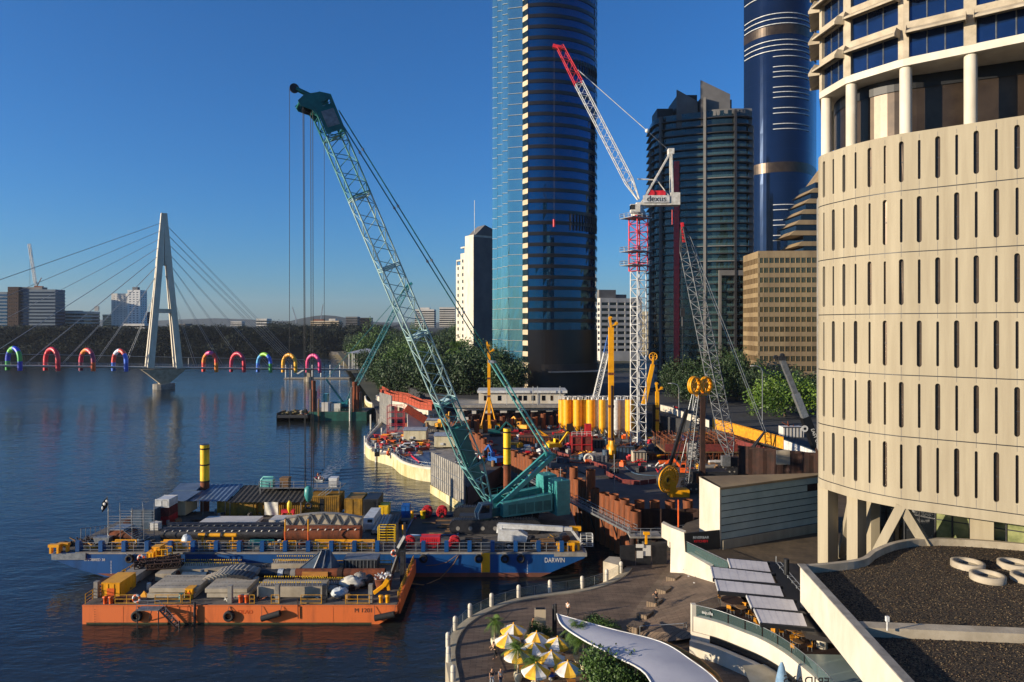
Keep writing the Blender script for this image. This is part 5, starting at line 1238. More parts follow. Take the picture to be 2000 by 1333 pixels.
for px,py,w,lab in((235,1078,3.2,'yellow crate'),(343,1078,5,'yellow railing frame'),(505,1078,3.6,'green drum cradle'),(640,1078,4.6,'bright yellow pipe frame'),(700,1078,4.2,'mustard pump skid'),(925,1076,2.4,'dark valve skid'),(1060,1076,3.6,'tan bundle of battens')):
 p=G(px,py,BZ);mb=MB();m='teal_dark' if 'green' in lab else 'dark_steel' if 'dark' in lab else 'wood' if 'tan' in lab else 'yellow'
 for x in(-w/2,0,w/2-.1):
  for y in(.5,1.4):mb.bx(p.x+x,p.x+x+.12,p.y+y,p.y+y+.12,BZ,BZ+1.3)
 for z in(.3,1.2):mb.bx(p.x-w/2,p.x+w/2,p.y+.48,p.y+.66,BZ+z,BZ+z+.15);mb.bx(p.x-w/2,p.x+w/2,p.y+1.38,p.y+1.56,BZ+z,BZ+z+.15)
 mb.bx(p.x-w*.3,p.x+w*.25,p.y+.7,p.y+1.3,BZ+.1,BZ+.9);thing1('pump_skid',f'{lab} standing just behind the near rail of the blue barge','skid',mb,m,'skids behind the near rail of the blue barge')
p=G(425,1068,BZ);t=T('yellow_pipe','yellow jointed pipe lying on the rail line in front of the lugged pipes','pipe',p);a,b=G(388,1068,BZ)+V((0,0,1.75)),G(462,1068,BZ)+V((0,0,1.75));MB().tube(a,b,.3,10).build('barrel','yellow',t,True);mb=MB()
for f in(.22,.62):c=a.lerp(b,f);mb.tube(c-V((.18,0,0)),c+V((.18,0,0)),.4,10)
mb.build('collar','dark_steel',t,True);mb=MB()
for f in(.1,.9):c=a.lerp(b,f);mb.beam((c.x,c.y,BZ),(c.x,c.y,c.z-.2),.2)
mb.build('leg','yellow',t,True)
p=G(360,1077,BZ);thing1('tarp_bundle','silvery tarpaulin draped over a brown stack behind the rail','tarpaulin',MB().blob((p.x,p.y+.9,BZ+1.15),1.15,(.75,.6,1),9,.12),'bag_plastic')
for px,lab in((557,'thin orange stay post left of the brown pipe'),(602,'thin orange stay post in front of the arched girder')):
 p=G(px,1072,BZ);t=T('stay_post',lab,'post',p);MB().tube((0,0,0),(0,0,2.6),.1,6).build('sleeve','orange',t);MB().tube((0,0,2.6),(0,0,4.4),.09,6).build('turnbuckle','yellow',t)
for px,py0,zt,r,lab in((400,1004,15.3,.78,'tall yellow spud pile with a rusty foot behind the corrugated canopy'),(990.5,1005,18.3,.68,'tall yellow spud pile behind the teal crane')):
 x=(px-1000)*124/F;t=T('spud_pile',lab,'pile',(x,124,-3),0,'yellow spud piles');mid=BZ+(5 if px<500 else 8);MB().tube((0,0,0),(0,0,mid+3),r,18).build('lower_shaft','rust',t);MB().tube((0,0,mid+3),(0,0,zt+3),r*1.005,18).build('upper_shaft','yellow_bright',t)
 mb=MB()
 for z in(zt+2.2,mid+3,mid+6):mb.tube((0,0,z),(0,0,z+.25),r*1.06,18)
 mb.build('collar','rust_dark',t);MB().tube((0,0,zt+3),(0,0,zt+3.06),r*.9,14).build('cap','dark_steel',t)
# cranes
UP=V((0,0,1))
def ctracks(root,c,u,v,L_,w,gap,h,m='dark_steel',name='track'):
 for s in(-1,1):
  o=V(c)+v*s*gap/2;mb=MB();pts=[]
  for i in range(12):a=math.pi/2+math.pi*i/11;pts.append((-L_/2+h/2+h/2*math.cos(a),h/2+h/2*math.sin(a)))
  for i in range(12):a=-math.pi/2+math.pi*i/11;pts.append((L_/2-h/2+h/2*math.cos(a),h/2+h/2*math.sin(a)))
  P=[o+u*x+UP*z-v*w/2 for x,z in pts];mb.ext(P,v*w)
  n=len(pts)
  per=[V((x,z,0))for x,z in pts];c2=[]
  for i in range(n):
   a,b=per[i],per[(i+1)%n];k=max(1,int((b-a).length/.45))
   for j in range(k):
    q=a.lerp(b,(j+.5)/k);d=(b-a).normalized();nn=V((d.y,-d.x,0));nn=nn if nn.dot(q-V((0,h/2,0)))>0 else-nn
    g=q+nn*.05;mb.beam(o+u*g.x+UP*g.y-v*w*.52,o+u*g.x+UP*g.y+v*w*.52,.22,.12,u*nn.x+UP*nn.y)
  t=mb.build(name,m,root,True)
  mb=MB()
  for k in range(7):q=o+u*(-L_/2+h*.6+k*(L_-h*1.2)/6)+UP*h*.42;mb.tube(q-v*w*.53,q+v*w*.53,h*.15,10)
  mb.build('roller','concrete_grey',t,True)
def sheave(mb,c,ax,r,w):c=V(c);ax=V(ax).normalized();mb.tube(c-ax*w/2,c+ax*w/2,r,18);mb.tube(c-ax*w*.8,c+ax*w*.8,r*.25,8);return mb
# big teal crawler crane on the blue barge
U=V((-.906,-.423,0));Vv=V((.423,-.906,0));S=V((-1.3,113.5,BZ))
cr=T('crawler_crane','huge teal lattice crawler crane standing on the blue barge','crane',S)
ctracks(cr,S+V((-1.4,0,.06)),V((-1,0,0)),V((0,-1,0)),14.5,1.5,7.6,2.2)
mb=MB();mb.box(S+V((-1.4,0,1.3)),(5,7,1.2));mb.box(S+V((-1.4,0,1.7)),(12,2.2,.5));mb.build('undercarriage','dark_steel',cr,True)
MB().tube(S+UP*1.7,S+UP*2.3,2.0,20).build('slew_ring','black',cr,True)
def L3(f,s,z):return S+U*f+Vv*s+UP*z
mb=MB()
mb.add([L3(3.2,-1.7,2.3),L3(3.2,1.7,2.3),L3(-8,1.7,2.3),L3(-8,-1.7,2.3),L3(3.2,-1.7,3.6),L3(3.2,1.7,3.6),L3(-8,1.7,4.3),L3(-8,-1.7,4.3)],[(0,3,2,1),(4,5,6,7),(0,1,5,4),(1,2,6,5),(2,3,7,6),(3,0,4,7)])
mb.build('house','teal_dark',cr,True)
for s0,s1,n in((1.7,3.0,5),(-3.0,-1.7,5)):
 mb=MB();mb.add([L3(1.5,s0,2.4),L3(1.5,s1,2.4),L3(-7.5,s1,2.4),L3(-7.5,s0,2.4),L3(1.5,s0,4.6),L3(1.5,s1,4.6),L3(-7.5,s1,5.3),L3(-7.5,s0,5.3)],[(0,3,2,1),(4,5,6,7),(0,1,5,4),(1,2,6,5),(2,3,7,6),(3,0,4,7)]);o=mb.build('machine_cover','teal',cr,True)
 mb=MB()
 for k in range(n):f=.6-k*1.6;mb.add([L3(f,s1+.02 if s1>0 else s0-.02,2.7),L3(f-1.4,s1+.02 if s1>0 else s0-.02,2.7),L3(f-1.4,s1+.02 if s1>0 else s0-.02,4.3),L3(f,s1+.02 if s1>0 else s0-.02,4.3)],[(0,1,2,3)])
 mb.build('door','teal_dark',o,True)
mb=MB();rail(mb,[L3(1.4,2.95,4.6),L3(-7.4,2.95,5.3)],1.0,1.5,.04);rail(mb,[L3(1.4,-2.95,4.6),L3(-7.4,-2.95,5.3)],1.0,1.5,.04);mb.build('handrail','teal_dark',cr,True)
for s in(-2.4,2.2):
 mb=MB();z0=1.7
 for k in range(11):z=z0+k*.52;c=L3(-9.2,s,z+.26);mb.beam(c-Vv*1.55,c+Vv*1.55,2.5-.04*(k%2),.5)
 o=mb.build('counterweight','teal',cr,True);mb=MB()
 mb.beam(L3(-9.2,s-.9,1.7),L3(-9.2,s-.9,7.6),.16);mb.beam(L3(-9.2,s+.9,1.7),L3(-9.2,s+.9,7.6),.16);mb.build('tie_rod','teal_light',o,True)
mb=MB();c=L3(4.6,2.3,2.6);pr=[(1.2,0),(1.35,1.0),(.6,2.3),(-1.1,2.3),(-1.1,0)];P=[c+U*x+UP*z-Vv*.8 for x,z in pr];mb.ext(P,Vv*1.6);cab=mb.build('cab','blue_grey',cr,True)
mb=MB();P=[c+U*x+UP*z+Vv*.82 for x,z in((1.05,.95),(.55,2.1),(-.6,2.1),(-.6,.95))];mb.ext(P,Vv*.02);P=[c+U*(x+.02)+UP*z-Vv*.7 for x,z in((1.35,1.0),(.62,2.25))];mb.quad(P[0],P[0]+Vv*1.4,P[1]+Vv*1.4,P[1]);mb.build('window','glass_dark',cab,True)
foot=L3(2.5,0,3.4);tip=V((foot.x-.906*27,foot.y-.423*27,69.0));bd=(tip-foot).normalized();bb2=bd.cross(Vv).normalized();BL=(tip-foot).length
def Bp(t,a=0,b=0):return foot+bd*t+Vv*a+bb2*b
mb=MB()
for s in(-1,1):
 for k in(-1,1):mb.tube(Bp(0,s*1.35,0),Bp(8,s*1.45,k*1.45),.15,6)
for t in(2,4,6,8):
 f=t/8
 for k in(-1,1):mb.tube(Bp(t,-1.4,k*1.45*f),Bp(t,1.4,k*1.45*f),.08,5)
 for s in(-1,1):mb.tube(Bp(t,s*1.4,-1.45*f),Bp(t,s*1.4,1.45*f),.08,5);mb.tube(Bp(t-2,s*1.4,1.45*(f-.25)),Bp(t,s*1.4,-1.45*f),.08,5)
mb.build('boom_foot','boom_teal',cr,True)
secs=[8,19.5,31,42.5,54,BL-4.2];ns=[8,8,8,8,7]
for i in range(5):
 mb=MB();lattice(mb,Bp(secs[i]),Bp(secs[i+1]),2.9,2.9,6,.14,.062,Vv,brace=False)
 for t in(secs[i]+.25,secs[i+1]-.25):
  for k in(-1,1):mb.tube(Bp(t,-1.45,k*1.45),Bp(t,1.45,k*1.45),.1,5);mb.tube(Bp(t,k*1.45,-1.45),Bp(t,k*1.45,1.45),.1,5)
  mb.beam(Bp(t,0,0)-Vv*1.4,Bp(t,0,0)+Vv*1.4,.9,.08,bd)
 mb.build('boom_section','boom_pale' if i in(1,2,3)else 'boom_teal',cr,True)
mb=MB()
for s in(-1.2,1.2):mb.add([Bp(6,s,-1.0),Bp(15,s,-1.0),Bp(15,s,1.1),Bp(6,s,.5),Bp(6,s+.1,-1.0),Bp(15,s+.1,-1.0),Bp(15,s+.1,1.1),Bp(6,s+.1,.5)],[(0,1,2,3),(7,6,5,4),(0,4,5,1),(1,5,6,2),(2,6,7,3)])
for t in(7,9,11,13,14.5):mb.beam(Bp(t,-1.2,.2),Bp(t,1.2,.2),.5,.2,bd)
mb.build('winch_frame','teal_dark',cr,True)
mb=MB()
for t in(8.5,12):mb.tube(Bp(t,-1.1,.4),Bp(t,1.1,.4),.65,14)
mb.build('winch_drum','dark_steel',cr,True)
mb=MB();T0=BL-4.2
HP=((3.0,-1.5),(3.4,-.3),(5,-.2),(5,1.1),(0,1.2),(0,1.55),(5.6,1.6),(6.3,.3),(6.6,-2),(6.0,-3.3),(5.2,-3.2),(4.2,-1.9))
for s in(-1.5,1.4):mb.ext([Bp(T0+a_,s,b_)for a_,b_ in HP],Vv*.14)
for t,b in((.4,1.3),(2.2,1.4),(5.4,1.3),(6.2,.1),(5.8,-1.5),(5.7,-3.1),(4.2,-1.4)):mb.tube(Bp(T0+t,-1.45,b),Bp(T0+t,1.5,b),.22,6)
lattice(mb,Bp(T0),Bp(T0+4.6),2.9,2.9,3,.14,.07,Vv);mb.beam(Bp(T0+6,-.4,-.4),Bp(T0+8,-.3,-2.5),.25,.4,bb2);mb.beam(Bp(T0+6,.4,-.4),Bp(T0+8,.3,-2.5),.25,.4,bb2);mb.build('boom_head','teal_dark',cr,True)
mb=MB();sheave(mb,Bp(T0+8.1,0,-2.7),Vv,.68,.35);mb.build('top_sheave','dark_steel',cr,True)
mb=MB()
for s in(-.6,0,.6):sheave(mb,Bp(T0+4.9,s,-2.1),Vv,.7,.25)
mb.build('sheave','black',cr,True)
MB().add([Bp(T0+1.3,1.68,-.9)]*0,[]).ext([Bp(T0+1.2,1.62,-.8),Bp(T0+3.6,1.62,-.8),Bp(T0+3.6,1.62,1.1),Bp(T0+1.2,1.62,1.1)],Vv*.06).build('head_panel','grey_steel',cr,True)
MB().ext([Bp(T0+.4,1.55,-1.3),Bp(T0+4.3,1.55,-1.3),Bp(T0+4.3,1.55,1.5),Bp(T0+.4,1.55,1.5)],Vv*.05).build('head_plate','teal_dark',cr,True)
mt=L3(-8.6,0,11.2);mf=L3(1.8,0,3.6)
for s in(-1.35,1.35):MB().beam(mf+Vv*s,mt+Vv*s*.85,.5,.75).build('mast','teal',cr,True)
mb=MB()
for k in range(1,6):q=mf.lerp(mt,k/6);mb.tube(q-Vv*1.2,q+Vv*1.2,.12,5);q2=mf.lerp(mt,(k+1)/6);mb.tube(q-Vv*1.2,q2+Vv*1.1,.08,5)
mb.beam(mt-Vv*1.4,mt+Vv*1.4,.9,.7);mb.build('mast_brace','teal_dark',cr,True)
pa=Bp(BL-1.0,0,1.9);q5=mt.lerp(pa,.3)
for s in(-1.05,1.05):
 MB().tube(pa+Vv*s,q5+Vv*s,.1,5).build('pendant','teal_dark',cr,True);MB().tube(q5+Vv*s,mt+Vv*s,.16,6).build('pendant','teal_light',cr,True)
mb=MB();mb.beam(q5-Vv*1.2,q5+Vv*1.2,.5,.4)
for f in(.15,.22):q=mt.lerp(pa,f);mb.beam(q-Vv*1.1,q+Vv*1.1,.22,.2)
for f in(.45,.6,.75,.9):
 for s in(-1.05,1.05):q=mt.lerp(pa,f)+Vv*s;mb.tube(q-bd*.2,q+bd*.2,.2,6)
mb.build('spreader','galv',cr,True)
hk=A(602,962,0+Bp(T0+4.9,0,-2.1).y)
hs=Bp(T0+4.9,0,-2.1);hb=V((hs.x+.2,hs.y,hk.z))
for s,dx in((-.6,-.55),(-.6,-.4),(.6,.4),(.6,.7)):MB().tube(hs+Vv*s+V((dx,0,0)),hb+V((dx,0,.6)),.05,4).build('hoist_rope','black',cr,True)
mb=MB();mb.lathe([(.25,.9),(.6,.6),(.65,-.4),(.35,-1.2),(.1,-1.4)],10,tuple(hb));mb.build('hook_block','teal',cr,True)
ring_of(MB(),(hb.x,hb.y,hb.z-1.95),.42,.13,10).build('hook','dark_steel',cr,True)
xs=Bp(T0+8.1,0,-2.7);MB().tube((xs.x-.7,xs.y,xs.z),(xs.x-.7,xs.y,11.2),.04,4).build('whip_rope','black',cr,True)
mb=MB();mb.lathe([(.1,.9),(.35,.5),(.35,-.3),(.1,-.9)],8,(xs.x-.7,xs.y,10.6));mb.build('whip_ball','yellow_bright',cr,True)
MB().tube(Bp(BL-4,.6,-1.6),(Bp(BL-4,.6,-1.6).x,Bp(BL-4,.6,-1.6).y,16),.035,4).build('tag_line','black',cr,True)
# white boom lift
t=T('boom_lift','white wheeled boom lift parked at the near rail in front of the teal crane','boom lift',G(1015,1078,BZ)+V((0,1.2,0)));p=V(t.location)
for dx in(-1.6,2.1):
 for dy in(-.1,1.9):
  c=p+V((dx,dy,.5));w=MB();tyre(w,tuple(c),.5,.4);w=w.build('wheel','black_rubber',t,True);MB().tube(c-V((0,.15,0)),c+V((0,.12,0)),.28,10).build('rim','white_paint',w,True)
MB().bx(p.x-2,p.x+2.6,p.y+.1,p.y+1.8,.55+BZ,.95+BZ).build('chassis','dark_steel',t,True)
MB().ext([(p.x-3.3,p.y,BZ+1.2),(p.x+1.0,p.y,BZ+1.05),(p.x+1.2,p.y,BZ+1.9),(p.x-.2,p.y,BZ+2.7),(p.x-3.2,p.y,BZ+2.8)],(0,1.9,0)).build('turret','white_paint',t,True)
mb=MB();mb.beam((p.x-3.2,p.y+.9,BZ+3.3),(p.x+6.5,p.y+.9,BZ+2.75),.65,.7);mb.beam((p.x+6,p.y+.9,BZ+2.8),(p.x+7.9,p.y+.9,BZ+2.75),.5);mb.beam((p.x-3.1,p.y+.9,BZ+2.2),(p.x-3.0,p.y+.9,BZ+3.4),.8,.7);mb.build('boom','white_paint',t,True)
MB().beam((p.x+7.6,p.y+.9,BZ+2.9),(p.x+9.4,p.y+.9,BZ+.5),.35).build('jib','white_paint',t,True);MB().bx(p.x+7.6,p.x+9.3,p.y+1.0,p.y+1.6,BZ+2.4,BZ+3.0).build('jib_cylinder_cover','yellow',t,True)
mb=MB();c=p+V((10.1,.9,.25))
for x in(-.9,0,.9):
 for y in(-.5,.5):mb.tube(c+V((x,y,0)),c+V((x,y,1.7)),.05,5)
for z in(.05,.6,1.15,1.7):
 for y in(-.5,.5):mb.tube(c+V((-.9,y,z)),c+V((.9,y,z)),.05,5)
 for x in(-.9,.9):mb.tube(c+V((x,-.5,z)),c+V((x,.5,z)),.05,5)
mb.build('basket','white_paint',t,True)
# green spud barge with the second teal crane
gb=T('green_barge','small green spud barge carrying the distant teal crane','barge',(-68,268,0));gx0,gx1,gy,gz=(603-1000)*265/F,(716-1000)*265/F,265,3.4
MB().bx(gx0,gx1,gy,gy+14,-.8,gz).build('hull','green_hull',gb,True);MB().bx(gx0+.1,gx1-.1,gy+.1,gy+13.9,gz+.004,gz+.06).build('deck','deck_grey',gb,True)
for px,zt,r,m in((607,12,.75,'dark_steel'),(611.5,15.5,.85,'rust'),(615,11.5,.6,'dark_steel'),(687,13,.7,'dark_steel'),(692,15,.95,'rust'),(697.5,13.5,.85,'rust'),(703,11,.6,'dark_steel')):
 x=(px-1000)*265.5/F;MB().tube((x,gy+1.2,-2),(x,gy+1.2,zt),r,10).build('spud',m,gb,True)
for px in(623,684):x=(px-1000)*265/F;MB().tube((x,gy-.5,-2),(x,gy-.5,8.6),.32,8).build('guide_pile','white_steel' if px==684 else 'wood',gb,True)
MB().bx((628-1000)*266/F,(645-1000)*266/F,gy+1,gy+4,gz+.06,gz+3.6).build('deck_house','off_white',gb,True)
mb=MB();x=(655-1000)*266/F;mb.path([(x-2.2,gy+1.5,gz+3)]+[(x+2.2*math.cos(a),gy+1.5,gz+3+1.2*math.sin(a))for a in[math.pi*(1-i/8)for i in range(9)]],.25,6);mb.bx(x-1.8,x+1.8,gy+1.2,gy+3,gz+.06,gz+3.1);mb.build('winch_house','canvas',gb,True)
mb=MB();rail(mb,[(gx0+9,gy+.3,gz),(gx1-1,gy+.3,gz)],1.1,2.5,.06);mb.build('handrail','green_hull',gb,True)
sc_=T('crawler_crane','distant teal crawler crane working on the small green barge','crane',((665-1000)*268/F,270,gz));S2=V(sc_.location);u2,v2=V((1,0,0)),V((0,-1,0))
ctracks(sc_,S2+UP*.07,u2,v2,8,1.0,4.2,1.3)
mb=MB();mb.box(S2+V((-1,0,2.4)),(7.5,3,1.8));mb.build('house','teal_sec',sc_,True);mb=MB();mb.box(S2+V((-6.2,0,4.0)),(1.6,3.2,5.2));mb.build('counterweight','teal_light',sc_,True);mb=MB();mb.box(S2+V((2.7,-1.6,2.9)),(2,1.4,2.4));cb=mb.build('cab','teal_sec',sc_,True);MB().bx(S2.x+2.9,S2.x+3.72,S2.y-2.32,S2.y-2.2,S2.z+2.6,S2.z+3.8).build('window','glass_dark',cb,True)
bf,bt_=S2+V((1.5,0,2.2)),A(799,556,268);mb=MB();q1=bf.lerp(bt_,.14);q2=bf.lerp(bt_,.93);lattice(mb,bf,q1,.3,.3,3,.14,.07,v2,1.7,1.7);lattice(mb,q1,q2,1.7,1.7,24,.13,.06,v2);mb.build('boom','teal_sec',sc_,True)
mb=MB();lattice(mb,q2,bt_,1.7,1.7,2,.2,.12,v2,.8,.8);mb.beam(bt_-V((1,0,1)),bt_+V((1.2,0,.6)),1.2,.9);mb.build('boom_head','teal_sec',sc_,True)
gt2=A(637,741,268);mb=MB();mb.beam(S2+V((.8,-.8,2.8)),gt2+V((0,-.5,0)),.4);mb.beam(S2+V((.8,.8,2.8)),gt2+V((0,.5,0)),.4);mb.build('gantry','teal_sec',sc_,True)
for s in(-.6,.6):MB().tube(gt2+V((0,s,0)),bt_+V((-.5,s,-.6)),.06,4).build('pendant','teal_dark',sc_,True)
MB().tube(bt_+V((1,0,0)),bt_+V((1,0,-9)),.05,4).build('hoist_rope','black',sc_,True)
db=T('hopper_barge','dark low barge heaped with rubble left of the green barge','barge',((571-1000)*262/F,264,0));x0,x1=(540-1000)*262/F,(602-1000)*262/F
mb=MB();mb.bx(x0,x1,262,262.3,-.6,2.6);mb.bx(x0,x1,272,272.3,-.6,2.6);mb.bx(x0,x0+.3,262,272,-.6,3.4);mb.bx(x1-.3,x1,262,272,-.6,2.6);mb.bx(x0,x1,262,272,-.6,1.5);mb.build('hull','dark_steel',db,True)
random.seed(4);mb=MB()
for _ in range(70):c=(random.uniform(x0+.8,x1-.8),random.uniform(262.8,271.2),1.6+random.uniform(0,1.6));mb.m(random.choice((0,0,1,2))).blob(c,random.uniform(.5,1.1),(1,1,.7),6,.3)
mb.build('rubble',['bank_mud','rust','concrete_grey'],db,True)
# white and red tower crane
tc=T('tower_crane','white and red luffing tower crane rising from the site centre','crane',(33.7,182,4));B0=V((33.7,182,4));sd=V((math.cos(R(28)),math.sin(R(28)),0))
def zz(y):return 37+(HZ-y)*182/F
mb=MB();lattice(mb,B0,V((33.7,182,zz(530))),2.9,2.9,20,.17,.075,sd);mb.build('mast','white_paint',tc,True)
mb=MB();lattice(mb,V((33.7,182,zz(530))),V((33.7,182,zz(423))),3.5,3.5,7,.2,.09,sd);mb.build('climbing_frame','red_bright',tc,True)
for y in(427,492,519):
 z=zz(y);mb=MB();mb.box((33.0,182,z),(6.4,5.4,.2),R(28));rail(mb,[V((33,182,z))+Matrix.Rotation(R(28),3,'Z')@V((a,b,0))for a,b in((-3.2,-2.7),(3.2,-2.7),(3.2,2.7),(-3.2,2.7),(-3.2,-2.7))],1.2,1.6,.06);mb.build('platform','galv',tc,True)
MB().lathe([(2.0,zz(423)),(2.0,zz(416)),(1.4,zz(410)),(1.6,zz(402))],16,(33.7,182,0)).build('slew_ring','white_steel',tc,True)
mb=MB();c=V((32.6,180.4,zz(411)));mb.bx(c.x-1.3,c.x+1.1,c.y-1,c.y+1,c.z-1,c.z+1.2);cb=mb.build('cab','white_steel',tc,True);MB().bx(c.x-1.34,c.x-.3,c.y-1.04,c.y+.9,c.z-.2,c.z+1.0).build('window','glass_dark',cb,True)
def TP(px,y,dy=0):return V(((px-1000)*182/F,182+dy,zz(y)))
mb=MB();mb.beam(TP(1242,400),TP(1322,399),2.6,.8);mb.beam(TP(1255,408),TP(1285,400),.4);mb.build('machine_deck','white_steel',tc,True)
mb=MB();mb.bx(TP(1254,390).x,TP(1305,390).x,180.4,180.6,zz(398),zz(384));sg=mb.build('sign_board','white_paint',tc,True);text('lettering','dexus',2.2,'dark_steel',sg,V(((1280-1000)*182/F,180.36,zz(391))),(R(90),0,0),.03)
mb=MB();mb.bx(TP(1308,390).x,TP(1326,390).x,180.6,183.6,zz(402),zz(378));mb.build('counterweight','white_steel',tc,True)
mb=MB();mb.bx(TP(1266,390).x,TP(1296,390).x,181,183,zz(384),zz(374));mb.tube(TP(1270,380,-1.2),TP(1270,380,1.2),1.0,12);mb.tube(TP(1292,380,-1.2),TP(1292,380,1.2),.9,12);mb.build('winch','red_bright',tc,True)
ax=TP(1310,297)
for s in(-1.2,1.2):
 mb=MB();mb.beam(TP(1254,395,s),ax+V((0,s*.5,0)),.42);mb.beam(TP(1312,385,s),ax+V((0,s*.5,0)),.45);mb.build('a_frame','white_steel',tc,True)
mb=MB();mb.beam(TP(1281,352,-.7),TP(1307,388,-1),.2);mb.beam(TP(1245,350),TP(1281,352),.3);mb.box(ax,(1.5,1.8,1.5));mb.build('a_frame_head','white_steel',tc,True)
j0,j1=TP(1247,390),TP(1094,92);jr=j0.lerp(j1,.76);mb=MB();jk=j0.lerp(j1,.12);lattice(mb,j0,jk,.5,.5,2,.15,.07,V((0,1,0)),1.9,2.1);lattice(mb,jk,jr,1.9,2.1,18,.13,.05,V((0,1,0)),brace=False);mb.build('jib','white_paint',tc,True)
mb=MB();lattice(mb,jr,j1,1.9,2.1,6,.13,.05,V((0,1,0)),1.6,1.7,brace=False);mb.build('jib_end','red_bright',tc,True);mb=MB();mb.beam(j1+V((.4,0,-.4)),j1+V((-2.0,0,.2)),1.2,.9);mb.build('jib_head','red_bright',tc,True)
pd=j0.lerp(j1,.83)+V((1.2,0,.8));pe=TP(1264,256);mb=MB();mb.tube(pd,pe,.12,5);mb.blob(tuple(pe),.6,(1,1,1),8);mb.build('pendant','white_paint',tc,True);MB().tube(pe,ax,.06,5).build('luffing_rope','galv',tc,True)
MB().tube(j1+V((-1.6,0,-.3)),j1+V((-1.6,0,-47)),.05,4).build('hoist_rope','black',tc,True);mb=MB();q=j1+V((-1.6,0,-48));mb.tube(q,q+V((0,0,2)),.35,8);mb.build('hook_block','red',tc,True)
mb=MB();q=TP(1313,410);mb.tube(q,q+V((0,0,-4)),.18,5);mb.build('hanging_hose','red',tc,True)
# dark lattice crawler crane
dc=T('crawler_crane','dark grey lattice crawler crane with a red boom tip on the site','crane',A(1428,925,152)*1);D0=A(1428,925,152);dc.location=(D0.x,152,4.4);D0=V((D0.x,152,4.4))
ctracks(dc,D0+V((2,0,.05)),V((1,0,0)),V((0,-1,0)),8,1.0,4.5,1.3);mb=MB();mb.box(D0+V((2.5,0,2.5)),(8,3.2,2));mb.build('house','dark_steel',dc,True);mb=MB();mb.box(D0+V((-1.8,-1.8,2.8)),(1.8,1.3,2.2));mb.build('cab','grey_steel',dc,True)
e0,e1=D0+V((0,0,2.2)),A(1334,444,152);vv=V((.5,-.86,0));mb=MB();q1=e0.lerp(e1,.1);q2=e0.lerp(e1,.9);lattice(mb,e0,q1,.5,.5,3,.13,.06,vv,2.4,2.4);lattice(mb,q1,q2,2.4,2.4,26,.12,.055,vv);mb.build('boom','grey_steel',dc,True)
mb=MB();lattice(mb,q2,e1,2.4,2.4,4,.14,.07,vv,.7,.7);mb.build('boom_end','dark_steel',dc,True);mb=MB();mb.beam(q2.lerp(e1,.35)-V((.5,0,0)),e1+V((-.2,0,1)),.6,.35);mb.build('boom_tip','red_bright',dc,True)
MB().tube(e1+V((-.3,0,0)),e1+V((-.1,0,-31)),.06,4).build('hoist_rope','black',dc,True);mb=MB();q=e1+V((-.1,0,-19));mb.box(q,(.9,.5,1.9));mb.tube(q+V((0,0,-1)),q+V((0,0,-3)),.25,6);mb.build('hook_block','dark_steel',dc,True)
gA=D0+V((7.5,0,9));mb=MB();mb.beam(D0+V((3,-1,3)),gA,.35);mb.beam(D0+V((3,1,3)),gA,.35);mb.build('gantry','dark_steel',dc,True)
for s in(-.8,.8):MB().tube(gA+V((0,s,0)),e1.lerp(q2,.4)+V((.9,s,0)),.07,4).build('pendant','galv',dc,True)
# trench cutter with yellow hose wheels
hm=T('trench_cutter','lattice trench cutter rig with a big yellow hose reel and twin yellow wheels','drill rig',(41.5,136,4.4));M0=V((A(1349,965,136).x,136,4.4));M1=A(1369,768,136)
ctracks(hm,M0+V((2.5,0,.05)),V((1,0,0)),V((0,-1,0)),8,1.0,4.4,1.4);mb=MB();mb.box(M0+V((3.6,.3,2.6)),(7,3.2,2.2));mb.build('house','dark_steel',hm,True)
mb=MB();lattice(mb,M0+UP*1.2,M1,1.4,1.9,22,.12,.06,V((.3,-.95,0)),1.7,2.0);mb.build('mast','grey_steel',hm,True)
for px,s in((1358.5,-1.3),(1381,1.0)):
 c=A(px,753,136+s);mb=MB();ring_of(mb,tuple(c),1.6,.22,24,1);ring_of(mb,(c.x,c.y+.5,c.z),1.6,.22,24,1);ring_of(mb,(c.x,c.y+.25,c.z),.45,.2,12,1)
 for k in range(8):a=math.pi*k/4;mb.beam((c.x,c.y+.25,c.z),(c.x+1.6*math.cos(a),c.y+.25,c.z+1.6*math.sin(a)),.16,.2)
 o=mb.build('hose_wheel','yellow',hm,True);o2=MB();o2.beam(c+V((.2,.2,-1.5)),A(1366,775,136),.8,.7);o2.build('wheel_bracket','yellow',hm,True)
 R3=Matrix.Translation(c-V(hm.location))@Matrix.Rotation(R(38),4,'Z')@Matrix.Translation(-(c-V(hm.location)));o.matrix_basis=R3
mb=MB();mb.beam(A(1372,1010,135),A(1372,775,135),1.0,.9,V((1,0,0)));mb.build('cutter_body','rust_dark',hm,True);MB().beam(A(1362,925,134.5),A(1362,1000,134.5),.5).build('hose_guide','rust_orange',hm,True)
mb=MB();mb.beam(A(1302,930,136),A(1341,800,136),1.1,.5);mb.build('back_stay','black',hm,True)
for dx in(0,10):MB().tube(A(1315+dx,925,136),A(1352+dx,770,136),.09,5).build('stay_rope','galv',hm,True)
c=A(1304,938,131);rl=MB();ring_of(rl,(0,0,0),2.35,.16,28,1);ring_of(rl,(0,0,0),.75,.3,14,1)
for k in range(24):a=2*math.pi*k/24;rl.beam((.7*math.cos(a),0,.7*math.sin(a)),(2.35*math.cos(a),0,2.35*math.sin(a)),.34,.08,V((0,1,0)))
o=rl.build('hose_reel','yellow',hm);o.location=c-V(hm.location);o.rotation_euler=(0,0,R(35))
rl2=o.copy();COL.objects.link(rl2);rl2.parent=hm;rl2.location=c-V(hm.location)+V((-.55,1.0,0))*1.1+V((1.3,.1,.1));
MB().lathe([(1.9,.12),(2.0,.6),(1.9,1.2)],22,(0,0,0),1).build('hose_coil','dark_steel',o)
